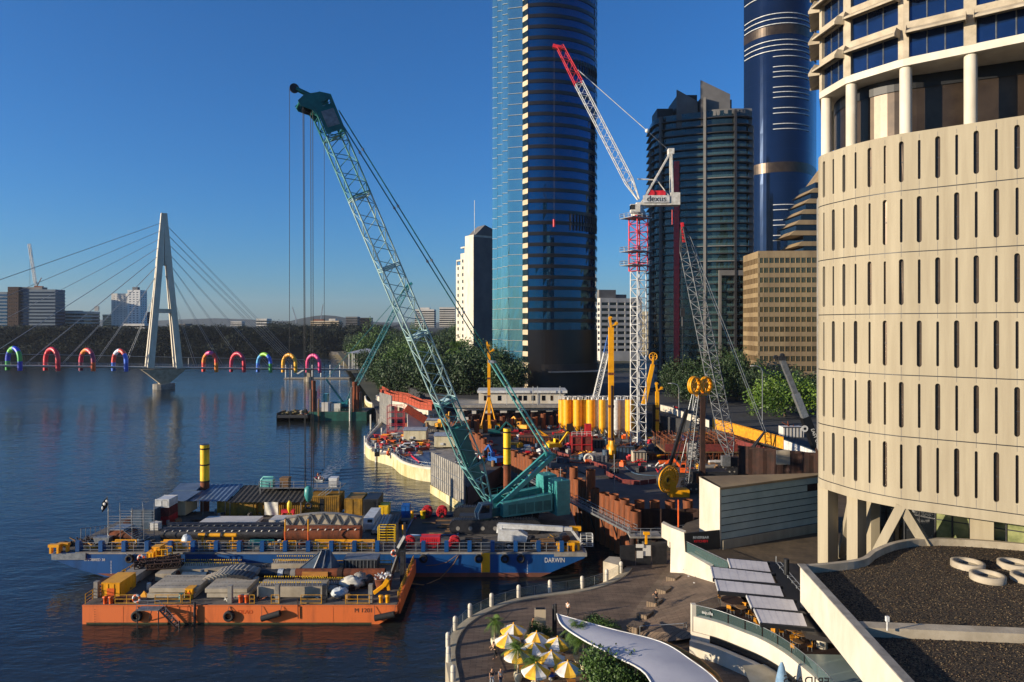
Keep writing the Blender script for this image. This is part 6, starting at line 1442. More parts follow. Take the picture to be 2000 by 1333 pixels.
mb=MB();q=A(1322,968,132);mb.bx(q.x-1.6,q.x+2.2,131,133.5,q.z-.6,q.z+1.2);mb.bx(q.x-1.5,q.x-.4,131,133,q.z+1.2,q.z+3);mb.build('reel_frame','yellow',hm,True)
mb=MB();mb.beam(A(1320,975,132),A(1345,960,135),.5);rail(mb,[A(1330,955,133),A(1350,950,135)],1,1.2,.05);mb.build('service_deck','grey_steel',hm,True)
# yellow drill rigs
def drill(label,px,ytop,ybot,D,w,m='yellow',head=True,base=True):
 a,b=A(px,ybot,D),A(px,ytop,D);t=T('drill_rig',label,'drill rig',(a.x,D,4.3));mb=MB();mb.beam(a,b,w,w*.9,V((0,1,0)));mb.build('mast',m,t,True)
 mb=MB()
 for f in(.18,.42,.66):q=a.lerp(b,f);mb.beam(q-UP*.3,q+UP*.3,w*1.12,w*1.05,V((0,1,0)))
 mb.build('mast_clamp','rust_orange',t,True)
 mb=MB();mb.beam(b,b+V((-.3,0,2.2)),.5);mb.beam(b+V((.2,0,.4)),b+V((1.3,0,.9)),.4);sheave(mb,b+V((-.2,0,2.3)),(0,1,0),.5,.4);sheave(mb,b+V((1.3,0,1.0)),(0,1,0),.45,.3);mb.build('mast_head',m,t,True)
 if head:
  q=a+UP*3.4+V((.1,-1.0,0));mb=MB();mb.lathe([(.3,-3.6),(.75,-2.6),(1.1,-1),(1.1,.8),(.7,1.2),(.55,2.4)],12,tuple(q));mb.box(q+V((0,.4,.4)),(2.4,1.2,1.6));mb.build('rotary_head',m,t,True);MB().tube(q-UP*3.4,q+UP*16,.3,8).build('kelly_bar','rust_dark',t,True)
 if base:
  ctracks(t,V((a.x+1.5,D+4.5,4.33)),V((.3,.954,0)),V((.954,-.3,0)),6.5,.9,3.8,1.2);mb=MB();mb.box((a.x+1.6,D+5,6.5),(3.2,6,1.9),R(-15));mb.build('house','dark_steel',t,True);mb=MB();mb.beam((a.x+.5,D+3,6.6),a.lerp(b,.35),.4);mb.beam((a.x+1.3,D+3,6.6),a.lerp(b,.35),.4);mb.build('back_stay',m,t,True)
 return t
drill('tall yellow drill rig in front of the silos with a big rotary head',1193.5,640,905,170,1.25)
t=drill('far slim yellow piling rig with splayed legs behind the pipe piles',955,690,835,218,.95,head=False,base=False);q=A(955,835,218);b=A(955,770,218);mb=MB()
for s in(-1,1):mb.tube(b,q+V((s*2.6,-1,0)),.22,6)
mb.tube(b,q+V((0,3,0)),.22,6);mb.bx(q.x-3,q.x+4,217,223,4.2,5.4);mb.build('stay_leg','yellow',t,True);mb=MB();mb.beam(A(954,690,218),A(951,668,218),.5);mb.build('mast_fork','yellow',t,True)
t=drill('dark and yellow rig mast right of the tower crane mast',1283.5,765,862,205,1.0,head=False);MB().beam(A(1277,862,205.6),A(1277,790,205.6),.8).build('mast_back','black',t,True)
t=T('hydraulic_crane','slanting yellow boom with a wheel at its tip beside the tower crane mast','crane',A(1258,800,220));q0,q1=A(1257,792,220),A(1275,712,220);MB().beam(q0,q1,1.5,1.3,V((0,1,0)),1.1,1.0).build('boom','yellow',t,True)
c=A(1276,697,220);mb=MB();ring_of(mb,tuple(c),1.25,.16,18,1)
for k in range(6):a=math.pi*k/3;mb.beam(tuple(c),(c.x+1.25*math.cos(a),c.y,c.z+1.25*math.sin(a)),.15)
mb.beam(q1,c,.5);mb.build('wheel','yellow',t,True);mb=MB();mb.bx(q0.x-2,q0.x+4,218,223,4.2,q0.z+.5);mb.build('house','dark_steel',t,True)
t=T('crawler_crane','small white lattice crane boom leaning above the silos','crane',A(1150,800,228));q0,q1=A(1158,800,228),A(1184,690,228);mb=MB();lattice(mb,q0,q1,1.8,1.8,14,.13,.07,V((0,1,0)),1.6,1.6);mb.build('boom','white_paint',t,True);q2=A(1189,655,228);mb=MB();lattice(mb,q1,q2,1.6,1.6,3,.12,.06,V((0,1,0)),.7,.7);mb.build('boom_end','blue',t,True);mb=MB();mb.bx(q0.x-4,q0.x+3,226,231,4.2,q0.z+.5);mb.build('house','off_white',t,True)
# black telescopic crane
t=T('mobile_crane','black telescopic crane boom with white lettering leaning out from behind the concrete tower','crane',A(1608,930,150));q0,q1,q2=A(1606,905,150),A(1572,815,150),A(1526,700,150);mb=MB();mb.beam(q0+(q0-q1)*.3,q1,1.75,1.7,V((0,1,0)));bs=mb.build('boom_base','black',t,True);d=(q1-q0).normalized();ang=math.atan2(-d.z,-d.x)
q15=q1.lerp(q2,.4);MB().beam(q1,q15,1.35,1.3,V((0,1,0))).build('boom_stage','galv',t,True);MB().beam(q15,q2,1.05,1.0,V((0,1,0))).build('boom_stage','grey_steel',t,True)
text('lettering','EAST COAST',1.0,'white_paint',bs,q1.lerp(q0,.52)+V((.25,-.9,.15)),(R(90),-math.atan2(q0.z-q1.z,q0.x-q1.x),0),.02);text('lettering','CRANES',1.15,'white_paint',bs,q0.lerp(q1,-.16)+V((.25,-.9,.15)),(R(90),-math.atan2(q0.z-q1.z,q0.x-q1.x),0),.02)
mb=MB();mb.tube(q1.lerp(q0,.22)+V((-1.25,-.95,-.2)),q1.lerp(q0,.22)+V((-1.25,-.85,-.2)),.72,18);em=mb.build('emblem','white_paint',t,True);MB().tube(q1.lerp(q0,.22)+V((-1.25,-.98,-.2)),q1.lerp(q0,.22)+V((-1.25,-.95,-.2)),.3,10).build('emblem_mark','black',em,True)
mb=MB();mb.box(q2,(1.6,1.2,.9));sheave(mb,q2+V((-1.2,0,.2)),(0,1,0),.5,.5);sheave(mb,q2+V((.2,0,.6)),(0,1,0),.5,.5);mb.build('boom_head','dark_steel',t,True);MB().tube(q2+V((-1.2,0,0)),q2+V((-1.2,0,-2.6)),.05,4).build('hoist_rope','black',t,True)
mb=MB();c=q0+V((3.5,0,0));mb.bx(c.x-4,c.x+6,148.5,151.5,4.8,6.6);mb.build('carrier','black',t,True)
for dx in(-3,-1.2,2.6,4.6):w=MB();tyre(w,(c.x+dx,148.6,4.75),.7,.5);w.build('wheel','black_rubber',t,True)
t=T('tower_crane','tiny white luffing crane above the blue hospital on the far bank','crane',A(72,568,905));mb=MB();lattice(mb,A(72,568,905),A(70,552,905),2,2,3,.3,.15);mb.build('mast','white_paint',t,True);mb=MB();lattice(mb,A(69,553,905),A(57,477,905),2.4,2.4,12,.35,.18);mb.build('jib','white_paint',t,True);mb=MB();mb.beam(A(68,560,905),A(84,561,905),3,2);mb.beam(A(72,560,905),A(81,543,905),.7);mb.build('counter_jib','rust',t,True);MB().tube(A(58,480,905),A(58.5,557,905),.2,4).build('hoist_rope','dark_steel',t,True)
for px0,y0,px1,y1,lab in((626,628,631,595,'faint crane jib above the pale roofs at the river bend'),(578,622,571,600,'faint crane jib left of the hanging ropes on the horizon')):
 t=T('tower_crane',lab,'crane',A(px0,y0,1500));mb=MB();mb.beam(A(px0,y0+10,1500),A(px0,y0,1500),2);mb.build('mast','galv',t,True);MB().beam(A(px0,y0,1500),A(px1,y1,1500),1.6).build('jib','galv',t,True)
t=T('floodlight_mast','stadium floodlight mast among the far bank buildings','mast',A(190,645,1000));MB().tube(A(190,645,1000),A(190,608,1000),.7,6,.4).build('pole','galv',t,True);p=A(190,603,1000);MB().bx(p.x-3,p.x+3,998,1000,p.z-3.4,p.z+3.4).build('lamp_bank','galv',t,True)
# building site on the waterfront
SZ=4.0
def rpile(x,y,z0,z1,r,lab,grp):
 t=MB();t.tube((x,y,z0),(x,y,z1),r,12,caps=False);t.tube((x,y,z0),(x,y,z1-.02),r*.9,12,caps=False);t.tube((x,y,z1-1.4),(x,y,z1-1.38),r*.9,12);o=t.build('pipe_pile','rust_orange',loc=(x,y,z0));return tag(o,lab,'pile',grp)
random.seed(21);a,b=V((19.3,106.5,0)),V((-18,203,0));n=62;L_=(b-a).length
k=0
while k<n:
 f=k/n;p=a.lerp(b,f);px=1000+F*p.x/p.y
 gap=(958<px<988 and f>.3)or(.36<f<.40)
 z1=8.6+random.choice((-1.1,-.5,0,0,.3,.5))+(-.5 if f>.5 else 0)
 if k in(9,13):z1+=2.6
 if not gap:rpile(p.x,p.y,-2.5,z1,.78 if k%3 else .86,'rusty steel pipe pile in the long row between the river and the site' if k not in(9,13)else 'rusty pipe pile standing well above its neighbours in the long row','rusty pipe piles along the river edge of the site' if k not in(9,13)else 'taller rusty pipe piles in the row');k+=1
 else:k+=1
for px,py in((1280,1000),(1310,996),(1345,992),(1250,1010)):
 p=A(px,py,112);rpile(p.x,112.5,-2,8.7-random.random()*.8,.85,'rusty steel pipe pile of the short row facing the promenade','rusty pipe piles facing the promenade')
random.seed(8)
for k in range(16):
 y=196+k*1.9;p=V((-16+k*2.6,206+k*1.3,0));rpile(p.x,p.y,2,8.2+random.choice((-.4,0,.5)),.8,'rusty pipe pile in the far row below the white two-storey building','rusty pipe piles in the far row')
def sheetwall(label,pts,z0,z1,m='rust_dark',step=.7,dep=.35,thick=.05,jit=0):
 t=T('sheet_pile_wall',label,'wall',(pts[0][0],pts[0][1],z0));c=Curve2(pts);n=int(c.len/step);P=[]
 for i in range(n+1):
  q,nn,d=c.at(c.len*i/n);o=dep if(i//2)%2 else 0;P.append(q+nn*o)
 mb=MB();mb.strip(P,z0,z1);mb.strip([p+V((.03,.05,0))for p in P][::-1],z0,z1);mb.build('sheet',m,t,True)
 mb=MB();
 for p,q in zip(c.p[:-1],c.p[1:]):nn=c.at(.1)[1];mb.beam(V((p.x,p.y,z1-.35)),V((q.x,q.y,z1-.35)),.5,.4)
 mb.build('waling',m,t,True);return t
sheetwall('dark rusty sheet wall of the cofferdam behind the black site gate',[(20,111.2),(36,111.2)],-2,7.2)
sheetwall('rusty sheet wall along the street edge, left of the concrete tower',[(46,139),(58,131),(63,126)],3,12.6);sheetwall('taller rusty sheet wall touching the concrete tower edge',[(56,126),(63,121)],3,14.4,'rust_dark',1.2)
sheetwall('dark sheet wall at the back of the pit below the white building',[(-14,219),(14,226),(30,224)],3.9,8.6,'rust_dark')
t=T('site_walkway','galvanised walkway with handrails along the rusty pipe piles','walkway',(8,120,5));mb=MB();w0,w1=V((18.6,104.6,5.2)),V((3.2,142,5.2));mb.beam(w0,w1,1.4,.25);mb.build('deck','grey_steel',t,True)
d=(w1-w0).normalized();s=V((-d.y,d.x,0))*.68;mb=MB();rail(mb,[w0+s,w1+s],1.1,1.9,.045,(1,.55,.15));rail(mb,[w0-s,w0-s+d*20],1.1,1.9,.045);mb.build('handrail','galv',t,True)
mb=MB()
for k in range(10):q=w0.lerp(w1,(k+.5)/10);mb.beam(q-V((0,0,.2)),q+V((1.0,.4,-3.5)),.18)
mb.build('bracket','dark_steel',t,True)
t=T('site_landing','railed landing at the near corner of the pile row','walkway',(19,103.5,5));MB().bx(17.8,22.6,102.9,105.8,4.9,5.15).build('deck','concrete_grey',t,True);mb=MB();rail(mb,[(17.9,105.6,5.15),(17.9,103,5.15),(22.5,103,5.15)],1.2,1.6,.045,(1,.6,.2));rail(mb,[(22.5,103,5.15),(30,106.5,5.15),(36,106.5,5.15)],1.2,2.2,.045,(1,.6,.2));mb.build('handrail','galv',t,True)
for x in(18.5,21.8):MB().tube((x,104.5,-2),(x,104.5,4.9),.5,10).build('support_pile','rust_dark',t,True)
MB().bx(22.6,36.5,105.2,108.2,4.75,5.05).build('deck','dark_steel',t,True)
SIL=[(1099,'yellow',835),(1107.5,'yellow',836),(1118,'yellow',840),(1128,'yellow',841),(1142,'yellow_bright',843),(1154,'yellow',843),(1164.5,'white_paint',846),(1176,'yellow',846),(1186,'white_paint',848),(1203,'white_paint',849),(1217,'white_paint',850),(1230,'yellow',851)]
adj=['far left','second','third','fourth','fifth','sixth','leftmost','lone narrow','second','third','rightmost','last']
for i,(px,m,yb)in enumerate(SIL):
 D=214-i*1.2-(i%2)*3.2;x=(px-1000)*D/F;r=1.35 if i not in(7,)else 1.0;zt=37-(783-HZ)*D/F+.3
 nm=f'white silo, {adj[i]} of the white ones among the yellow silos' if 'white' in m else('narrow yellow silo squeezed between two white silos' if i==7 else f'yellow silo at the right end beside the tower crane mast' if i==11 else f'yellow silo, {adj[i]} from the left end of the row' if i else 'yellow silo at the left end of the row')
 t=T('silo',nm,'silo',(x,D,SZ),0,'cement silos');MB().tube((0,0,2.6),(0,0,zt-SZ),r,18).build('shell',m,t);MB().lathe([(.3,.9),(r,2.6)],16).build('cone',m,t);mb=MB()
 for a_ in range(4):c=(math.cos(a_*1.571+.78)*r*.9,math.sin(a_*1.571+.78)*r*.9);mb.beam((c[0],c[1],0),(c[0],c[1],3.0),.2)
 mb.build('leg','grey_steel',t);mb=MB();ring_of(mb,(0,0,zt-SZ+1),r*.95,.05,12,2)
 for a_ in range(6):mb.tube((math.cos(a_)*r*.95,math.sin(a_)*r*.95,zt-SZ),(math.cos(a_)*r*.95,math.sin(a_)*r*.95,zt-SZ+1),.04,4)
 mb.tube((.3,0,zt-SZ),(.3,0,zt-SZ+.8),.3,8);mb.build('top_rail','white_paint',t)
t=T('restaurant_building','white two-storey flat-roofed building in front of the park trees','building',A(1000,812,232));D=232
def bpx(px0,px1,y0,y1,D,dep):a,b=A(px0,y1,D),A(px1,y0,D);return(a.x,b.x,D,D+dep,a.z,b.z)
mb=MB();mb.bx(*bpx(935,1104,768,793,D,9));mb.build('upper_wall','white_wall',t,True);mb=MB();mb.bx(*bpx(893,1112,798,822,D-3,14));mb.build('lower_wall','off_white',t,True)
mb=MB();x0,x1,y0,y1,z0,z1=bpx(885,1118,792,797,D-5,17);mb.bx(x0,x1,y0,y1,z0,z1);mb.build('lower_roof','concrete_grey',t,True);mb=MB();x0,x1,y0,y1,z0,z1=bpx(932,1108,764,768,D-1,11);mb.bx(x0,x1,y0,y1,z0,z1+.1);mb.build('upper_roof','white_paint',t,True)
for px in(945,972,1000,1012,1022,1038,1058,1075):a_=bpx(px,px+(5 if px%2 else 7),773,783,D-.06,.1);MB().bx(*a_).build('window','glass_dark',t,True)
for px in(905,930,960,990,1020,1050,1080):a_=bpx(px,px+16,802,815,D-3.06,.1);MB().bx(*a_).build('window','glass_dark',t,True)
for px in(990,1041,1050,1094):a_=A(px,778,D-4);MB().tube((a_.x,a_.y,a_.z-3),(a_.x,a_.y,a_.z+4),.12,5).build('flag_mast','galv',t,True)
t=T('heritage_house','grey-white classical building behind the street fence','building',A(1310,800,300));D=300;mb=MB();mb.bx(*bpx(1268,1405,706,800,D,20));mb.build('wall','off_white',t,True)
for px in(1285,1301,1317,1350,1372):
 for y in(722,744,768):MB().bx(*bpx(px,px+6,y,y+13,D-.1,.2)).build('window','glass_dark',t,True)
for px in(1291,1309):a_=A(px,800,D-1.2);mb=MB();mb.bx(*bpx(px,px+6,706,800,D-1.6,1.7));mb.build('pilaster','white_wall',t,True)
MB().bx(*bpx(1264,1408,700,706,D-.8,21)).build('cornice','white_wall',t,True)
block('low_building','dark low building under the apartment tower at street level',(88,270,0),22,10,0,9.6,2,4.5,'spandrel_dark','glass_dark',.3)
def fence(label,name,pts,z,h,m,pm='galv',sp=2.5,mesh=True):
 t=T(name,label,'fence',(pts[0][0],pts[0][1],z));
 for i,(p,q)in enumerate(zip(pts[:-1],pts[1:])):
  p,q=V((*p,z)),V((*q,z));d=(q-p).normalized();MB().beam(p+V((0,0,h/2))+d*.05,q+V((0,0,h/2))-d*.05,.05,h-.1).build('panel',m,t,True)
 mb=MB();rail(mb,[V((*p,z))for p in pts],h+.1,sp,.05,(1,));mb.build('post',pm,t,True);return t
def gpts(*px):return[tuple(G(x,y,z)[:2])for x,y,z in px]
fence('white hoarding curving behind the tower crane along the street','hoarding',gpts((1290,803,9.7),(1310,808,9.7),(1345,822,9.7),(1385,836,9.7)),9.7,2.0,'white_wall')
fence('orange-yellow mesh fence along the raised street edge','mesh_fence',gpts((1392,838,9.7),(1420,845,9.7),(1460,857,9.7),(1500,869,9.7),(1530,878,9.7)),9.7,2.6,'mesh_yellow','yellow',1.6)
fence('red mesh barrier below the orange-yellow fence','mesh_fence',[(p[0]-1.5,p[1]-2.5)for p in gpts((1420,848,9.7),(1460,860,9.7),(1510,874,9.7))],7.2,2.6,'mesh_red','rust_dark')
fence('white printed banner fence between the orange fence and the black crane boom','banner_fence',gpts((1531,879,9.7),(1560,890,9.7),(1596,905,9.7)),9.7,2.2,'white_paint','blue_grey')
for(x0,y0,x1,y1,lab)in((1530,885,1552,894,'orange water barrier left of the short white panels'),(1558,905,1580,912,'orange water barrier close to the concrete tower')):
 a_,b_=A(x0,y0,138),A(x1,y1,134);thing1('water_barrier',lab,'barrier',MB().beam(a_,b_,.6,1.0),'orange','orange water barriers')
mb=MB();a_=bpx(1517,1543,880,908,133,.3);mb.bx(*a_);thing1('formwork_board','pale ribbed formwork panel above the rusty sheet wall','panel',mb,'concrete')
t=T('formwork_deck','red-meshed formwork deck with a forest of rusty bars beside the tower crane','formwork',(48,172,4));x0,x1,y0,y1=36.5,62,163,178
MB().bx(x0,x1,y0,y1,6.6,7.0).build('slab_form','wood',t,True);mb=MB();mb.bx(x0,x1-7,y0-.15,y0-.05,6.9,8.7);mb.build('edge_mesh','mesh_red',t,True);MB().bx(x0+5.2,x0+7.6,y0-.3,y0-.18,5.0,9.0).build('edge_board','off_white',t,True);MB().bx(x1-7,x1,y0-.15,y0-.05,6.4,8.4).build('edge_mesh','mesh_red',t,True)
mb=MB();random.seed(31)
for i in range(9):
 z=9.1+random.random()*.4;mb.beam((x0,y0+.5+i*1.7,z),(x1,y0+.5+i*1.7,z),.14)
for i in range(16):x=x0+i*1.7;mb.beam((x,y0,9.5),(x,y1,9.5),.13)
for i in range(260):x,y=random.uniform(x0,x1),random.uniform(y0,y1);mb.tube((x,y,7),(x+random.uniform(-.2,.2),y,random.uniform(9,10.6)),.06,4,caps=False)
mb.build('reinforcement','rust_orange',t,True)
mb=MB()
for i in range(14):x=x0+1+i*1.8;mb.beam((x,y0+.4,SZ),(x,y0+.4,6.6),.25);mb.beam((x,y0+4,SZ),(x,y0+4,6.6),.25)
mb.build('prop','rust_dark',t,True)
for k,(px,py,w,h,m,lab)in enumerate(((1380,905,11,3.2,'rust','dark braced steel frame'),(1412,893,12,3.6,'dark_steel','black braced frame'),(1345,898,8,3,'rust_dark','low rusty frame'),(1455,900,14,4,'rust_dark','long rusty cage'),(1405,868,16,3,'yellow_rail','tangle of yellow props'),(1478,880,10,3,'rust','reddish steel cage'))):
 p=G(px,py,SZ+.02);q=p+V((-w/2,0,0));mb=MB();random.seed(k)
 for i in range(int(w/1.4)+1):
  x=q.x+i*1.4
  for yy in(0,3):mb.beam((x,q.y+yy,SZ),(x,q.y+yy,SZ+h),.16)
  mb.beam((x,q.y,SZ+h),(x,q.y+3,SZ+h),.14);mb.beam((x,q.y,SZ+(0 if i%2 else h)),(min(x+1.4,q.x+w),q.y,SZ+(h if i%2 else 0)),.1)
 for z in(.6,h*.55,h):
  for yy in(0,3):mb.beam((q.x,q.y+yy,SZ+z),(q.x+w,q.y+yy,SZ+z),.16)
 for i in range(int(w*3)):x=q.x+random.random()*w;mb.tube((x,q.y+random.random()*3,SZ+h),(x+random.uniform(-.3,.3),q.y+random.random()*3,SZ+h+random.uniform(.5,1.6)),.05,4,caps=False)
 thing1('steel_cage',f'{lab} standing on the right half of the site','frame',mb,m,'steel frames on the right half of the site')
t=T('slurry_plant','red open-framed slurry plant in front of the yellow silos','plant',A(1136,885,176));x0,x1,y0,y1,z0,z1=bpx(1117,1156,852,888,176,5);MB().bx(x0+.2,x1-.2,y0+.2,y1,SZ,z1-.4).build('body','mesh_red',t,True);mb=MB()
for x in(x0,(x0+x1)/2,x1):
 for y in(y0,y1):mb.beam((x,y,SZ),(x,y,z1),.22)
for z in(SZ+.2,(SZ+z1)/2,z1):
 for y in(y0,y1):mb.beam((x0,y,z),(x1,y,z),.2)
mb.build('frame','red',t,True);MB().bx(x1-1.6,x1,y0+1,y0+3,z1,z1+2.8).build('tank','red',t,True)
mb=MB();rail(mb,[(x0,y0-.1,z1),(x1,y0-.1,z1)],1.1,1.2,.05);mb.build('handrail','white_paint',t,True)
t=T('desander','grey slurry machine with a big drum wheel and ladder left of the tall yellow rig','machine',A(1165,915,165));x0,x1,y0,y1,z0,z1=bpx(1152,1186,886,913,165,4.5);MB().bx(x0,x1,y0+.3,y1,SZ,z1-.6).build('body','concrete_grey',t,True)
c=A(1150,896,164.5);mb=MB();ring_of(mb,tuple(c),1.0,.28,20,1);
for k in range(6):a_=math.pi*k/3;mb.beam(tuple(c),(c.x+math.cos(a_),c.y,c.z+math.sin(a_)),.14)
mb.build('drum_wheel','canvas',t,True);mb=MB()
for px in(1160,1164,1176,1184):q=A(px,900,164.6);mb.beam((q.x,q.y,SZ),(q.x,q.y,z1+.3),.22)
for k in range(7):mb.beam(A(1164,912-k*4,164.6),A(1170,912-k*4,164.6),.1)
mb.build('ladder','galv',t,True);q=A(1183,890,166.5);MB().tube((q.x,q.y,SZ),(q.x,q.y,z1+.6),.8,12).build('tank','blue_grey',t,True)
for px,py,w,h,d_,m,lab,nm in((1137,898,5.5,.9,1.3,'blue_grey','blue-grey pipe bundle lying left of the slurry machine','pipe_bundle'),(1100,905,3,1.1,2,'blue_grey','blue-grey steel box on the dark yard','steel_box'),(1250,905,3.2,2.6,3,'concrete','pale concrete block stack right of the tall yellow rig','block_stack'),(1222,898,4.4,3.0,2.5,'blue_grey','slate-blue container behind the yellow rig base','site_container'),(1030,830,9,2.4,3,'teal_dark','dark green flat trailer below the white building','trailer'),(1045,868,9,2.0,4,'rust','rusty open box of orange plates in mid site','open_box'),(1066,915,2.4,1.9,2,'canvas','small tan box at the yard edge by the pile row','site_box'),(1200,925,2,1.2,1.5,'black','black bin left of the red barrier line','bin'),(1163,876,5,2.2,3,'dark_steel','dark pump block behind the slurry machine','pump_block'),(1105,868,6,2.6,4,'dark_steel','black mixing plant left of the red slurry plant','mixing_plant'),(1120,848,4,3,3,'bronze','brown mixing drum under the silos','mixing_plant'),(1350,872,4,2.6,3,'blue','blue container behind the trench cutter mast','site_container'),(1495,905,6,4,4,'rust_dark','dark brown steel box at the back right of the pit','steel_box'),(1550,815+40,5,2.5,3,'off_white','pale stair block on the street by the big tree','stair_block')):
 p=G(px,py,SZ if py<1000 and px<1540 else 9.6);z=p.z;t=T(nm,lab,'site plant',p);mb=MB();mb.bx(-w/2,w/2,0,d_,.05,h);mb.build('body',m,t);mb=MB();random.seed(px)
 for i in range(max(2,int(w/.8))):x=-w/2+(i+.5)*w/max(2,int(w/.8));mb.bx(x-.07,x+.07,-.07,0,.1,h-.1)
 mb.bx(-w/2-.05,w/2+.05,-.05,.1,h-.15,h+.05);mb.build('rib','dark_steel' if m not in('black','dark_steel')else 'grey_steel',t)
 mb=MB();
 for i in range(3):mb.tube((random.uniform(-w/2,w/2),d_/2,h),(random.uniform(-w/2,w/2),d_/2,h+random.uniform(.3,1.3)),.12,6)
 mb.build('fitting','rust' if m!='rust' else 'yellow',t)
def barrier_line(pts,n_,lab,grp,m='mesh_red'):
 for(a_,b_)in zip(pts[:-1],pts[1:]):
  a_,b_=V(a_),V(b_);k=max(1,round((b_-a_).length/2.0))
  for i in range(k):p,q=a_.lerp(b_,(i+.04)/k),a_.lerp(b_,(i+.96)/k);mb=MB();mb.ext([(p.x,p.y,p.z),(p.x,p.y+.4,p.z),(p.x,p.y+.26,p.z+.9),(p.x,p.y+.14,p.z+.9)],q-p);tag(mb.build('plastic_barrier',m),lab,'barrier',grp)
barrier_line([G(1180,926,SZ),G(1215,945,SZ),G(1250,948,SZ),G(1300,942,SZ)],0,'red plastic barrier in the line across the dark yard','red barriers across the yard','mesh_red')
barrier_line([G(1150,906,SZ),G(1185,918,SZ)],0,'red plastic barrier in the short line before the slurry machine','red barriers before the slurry machine','mesh_red')
barrier_line([G(1065,872,SZ),G(1090,890,SZ),G(1112,896,SZ)],0,'dull red barrier in the line in front of the mixing plant','dull red barriers in mid site')
def excavator(label,px,py,rz,m,s=1.0,z=SZ):
 p=G(px,py,z);t=T('excavator',label,'excavator',p,rz,'excavators on the site');
 ctr=MB()
 for y in(-1.1,1.1):ctr.ext([(-1.9*s,y-.3,.1),(-1.6*s,y-.3,.75),(1.6*s,y-.3,.75),(1.9*s,y-.3,.1),(1.5*s,y-.3,0),(-1.5*s,y-.3,0)],(0,.6,0))
 ctr.bx(-.8,.8,-.9,.9,.3,.9)
 ctr.build('track','black_rubber',t);MB().ext([(-2.3*s,-1.3,.95),(-2.3*s,-1.3,2.0),(-.3,-1.3,2.1),(1.3,-1.3,1.6),(1.3,-1.3,.95)],(0,2.6,0)).build('house',m,t)
 cb=MB().ext([(0,.2,1.6),(0,.2,3.0),(1.1,.2,2.9),(1.5,.2,1.6)],(0,1.1,0)).build('cab',m,t);MB().ext([(.2,.17,2.0),(.2,.17,2.8),(1.0,.17,2.75),(1.2,.17,2.0)],(0,1.16,0)).build('window','glass_dark',cb)
 mb=MB();mb.beam((1.0,-.3,1.6),(3.2*s,-.3,4.2*s),.45);mb.beam((3.2*s,-.3,4.2*s),(5.0*s,-.3,2.6*s),.4);mb.build('arm',m,t);MB().ext([(4.7*s,-.8,2.7*s),(5.4*s,-.8,2.4*s),(5.2*s,-.8,1.4*s),(4.5*s,-.8,1.6*s)],(0,1.0,0)).build('bucket','dark_steel',t);return t
excavator('yellow excavator under the small crane hooks by the white building',1020,842,2.6,'yellow');excavator('yellow excavator with raised arm left of the red slurry plant',1085,880,.4,'yellow_bright',1.1);excavator('teal and black excavator near the far slim yellow rig',968,852,0.1,'teal_dark');excavator('yellow excavator among the riverwalk works behind the teal boom',862,838,1.2,'yellow');excavator('blue and white machine between the pile row and the riverwalk screen',968,908,2.2,'blue',1.0);excavator('orange excavator at the foot of the dark lattice crane',1340,930,2.9,'orange',.9)
excavator('yellow excavator arm showing above the glass hall roof',1476,925,3.0,'yellow_bright',1.0)
random.seed(44)
SM=['rust','yellow','concrete_grey','red','dark_steel','white_paint','orange','blue_grey','wood','galv']
for i in range(230):
 px,py=random.uniform(990,1520),random.uniform(836,925)
 if 1150<px<1215 and py>885 or(py>895 and px<1120):continue
 p=G(px,py,SZ);m=random.choice(SM);mb=MB();k=random.random();w=random.uniform(.6,2.4)
 if k<.4:
  for _ in range(4):mb.beam(p+V((random.uniform(-w,w),random.uniform(-.6,.6),random.uniform(.1,.6))),p+V((random.uniform(-w,w),random.uniform(-.6,.6),random.uniform(.1,1.4))),.18)
 elif k<.75:mb.box(p+V((0,0,.5)),(w,1.1,1.0),random.random());mb.box(p+V((.1,0,1.15)),(w*.6,.8,.35),random.random())
 else:mb.tube(p+V((-w,0,.4)),p+V((w,.3,.4)),.4,8);mb.tube(p+V((-w,.9,.4)),p+V((w,1.1,.4)),.38,8)
 what='loose bundle of bars' if k<.4 else 'covered crate' if k<.75 else 'pair of pipes';o=thing1('site_material',f'{what} lying on the crowded site floor between the machines','site material',mb,m,f'{what} on the site floor')
for px,py,h,lab in((1068,935,7,'slim grey pole in the pile row near the teal mast tip'),(1095,945,6.5,'slim grey pole right of the teal mast tip'),(1012,900,5,'slim pole between the yellow pile and the teal mast'),(1200,842,9,'pole with a small lamp before the silos')):
 p=A(px,py,130);thing1('site_pole',lab,'pole',MB().tube((p.x,p.y,3.5),(p.x,p.y,3.5+h),.09,6),'galv')
for px,py,D,h,lab in((1489,868,190,16,'tall street lamp with a curved arm left of the round street tree'),(1326,830,215,9,'short street lamp behind the white hoarding')):
 p=A(px,py,D);t=T('street_lamp',lab,'street lamp',(p.x,D,9.5));mb=MB();mb.path([(0,0,0),(0,0,h-1.2),(-.5,0,h-.2),(-1.6,0,h+.2),(-2.6,0,h+.25)],.13,6);mb.build('pole','galv',t);MB().bx(-3.4,-2.4,-.2,.2,h+.15,h+.35).build('lamp_head','white_paint',t)
for px,py,m,lab in((1315,806,'red','red flag above the white hoarding'),(1344,818,'red','second red flag above the white hoarding'),(1536,868,'red_bright','red parasol cloth over the banner fence'),(1548,874,'arch_e2347a' if 0 else 'red_bright','pink-red flag on the banner fence'),(1578,884,'red_bright','red flag close to the black crane boom')):
 p=A(px,py,175 if px>1500 else 222);t=T('flag',lab,'flag',p);MB().tube((0,0,-3),(0,0,2.2),.06,5).build('pole','white_paint',t);MB().sheet(lambda u,v:(.1+u*1.3,.15*math.sin(u*5),.6+v*1.5-u*.3),6,3,.03).build('cloth',m,t)
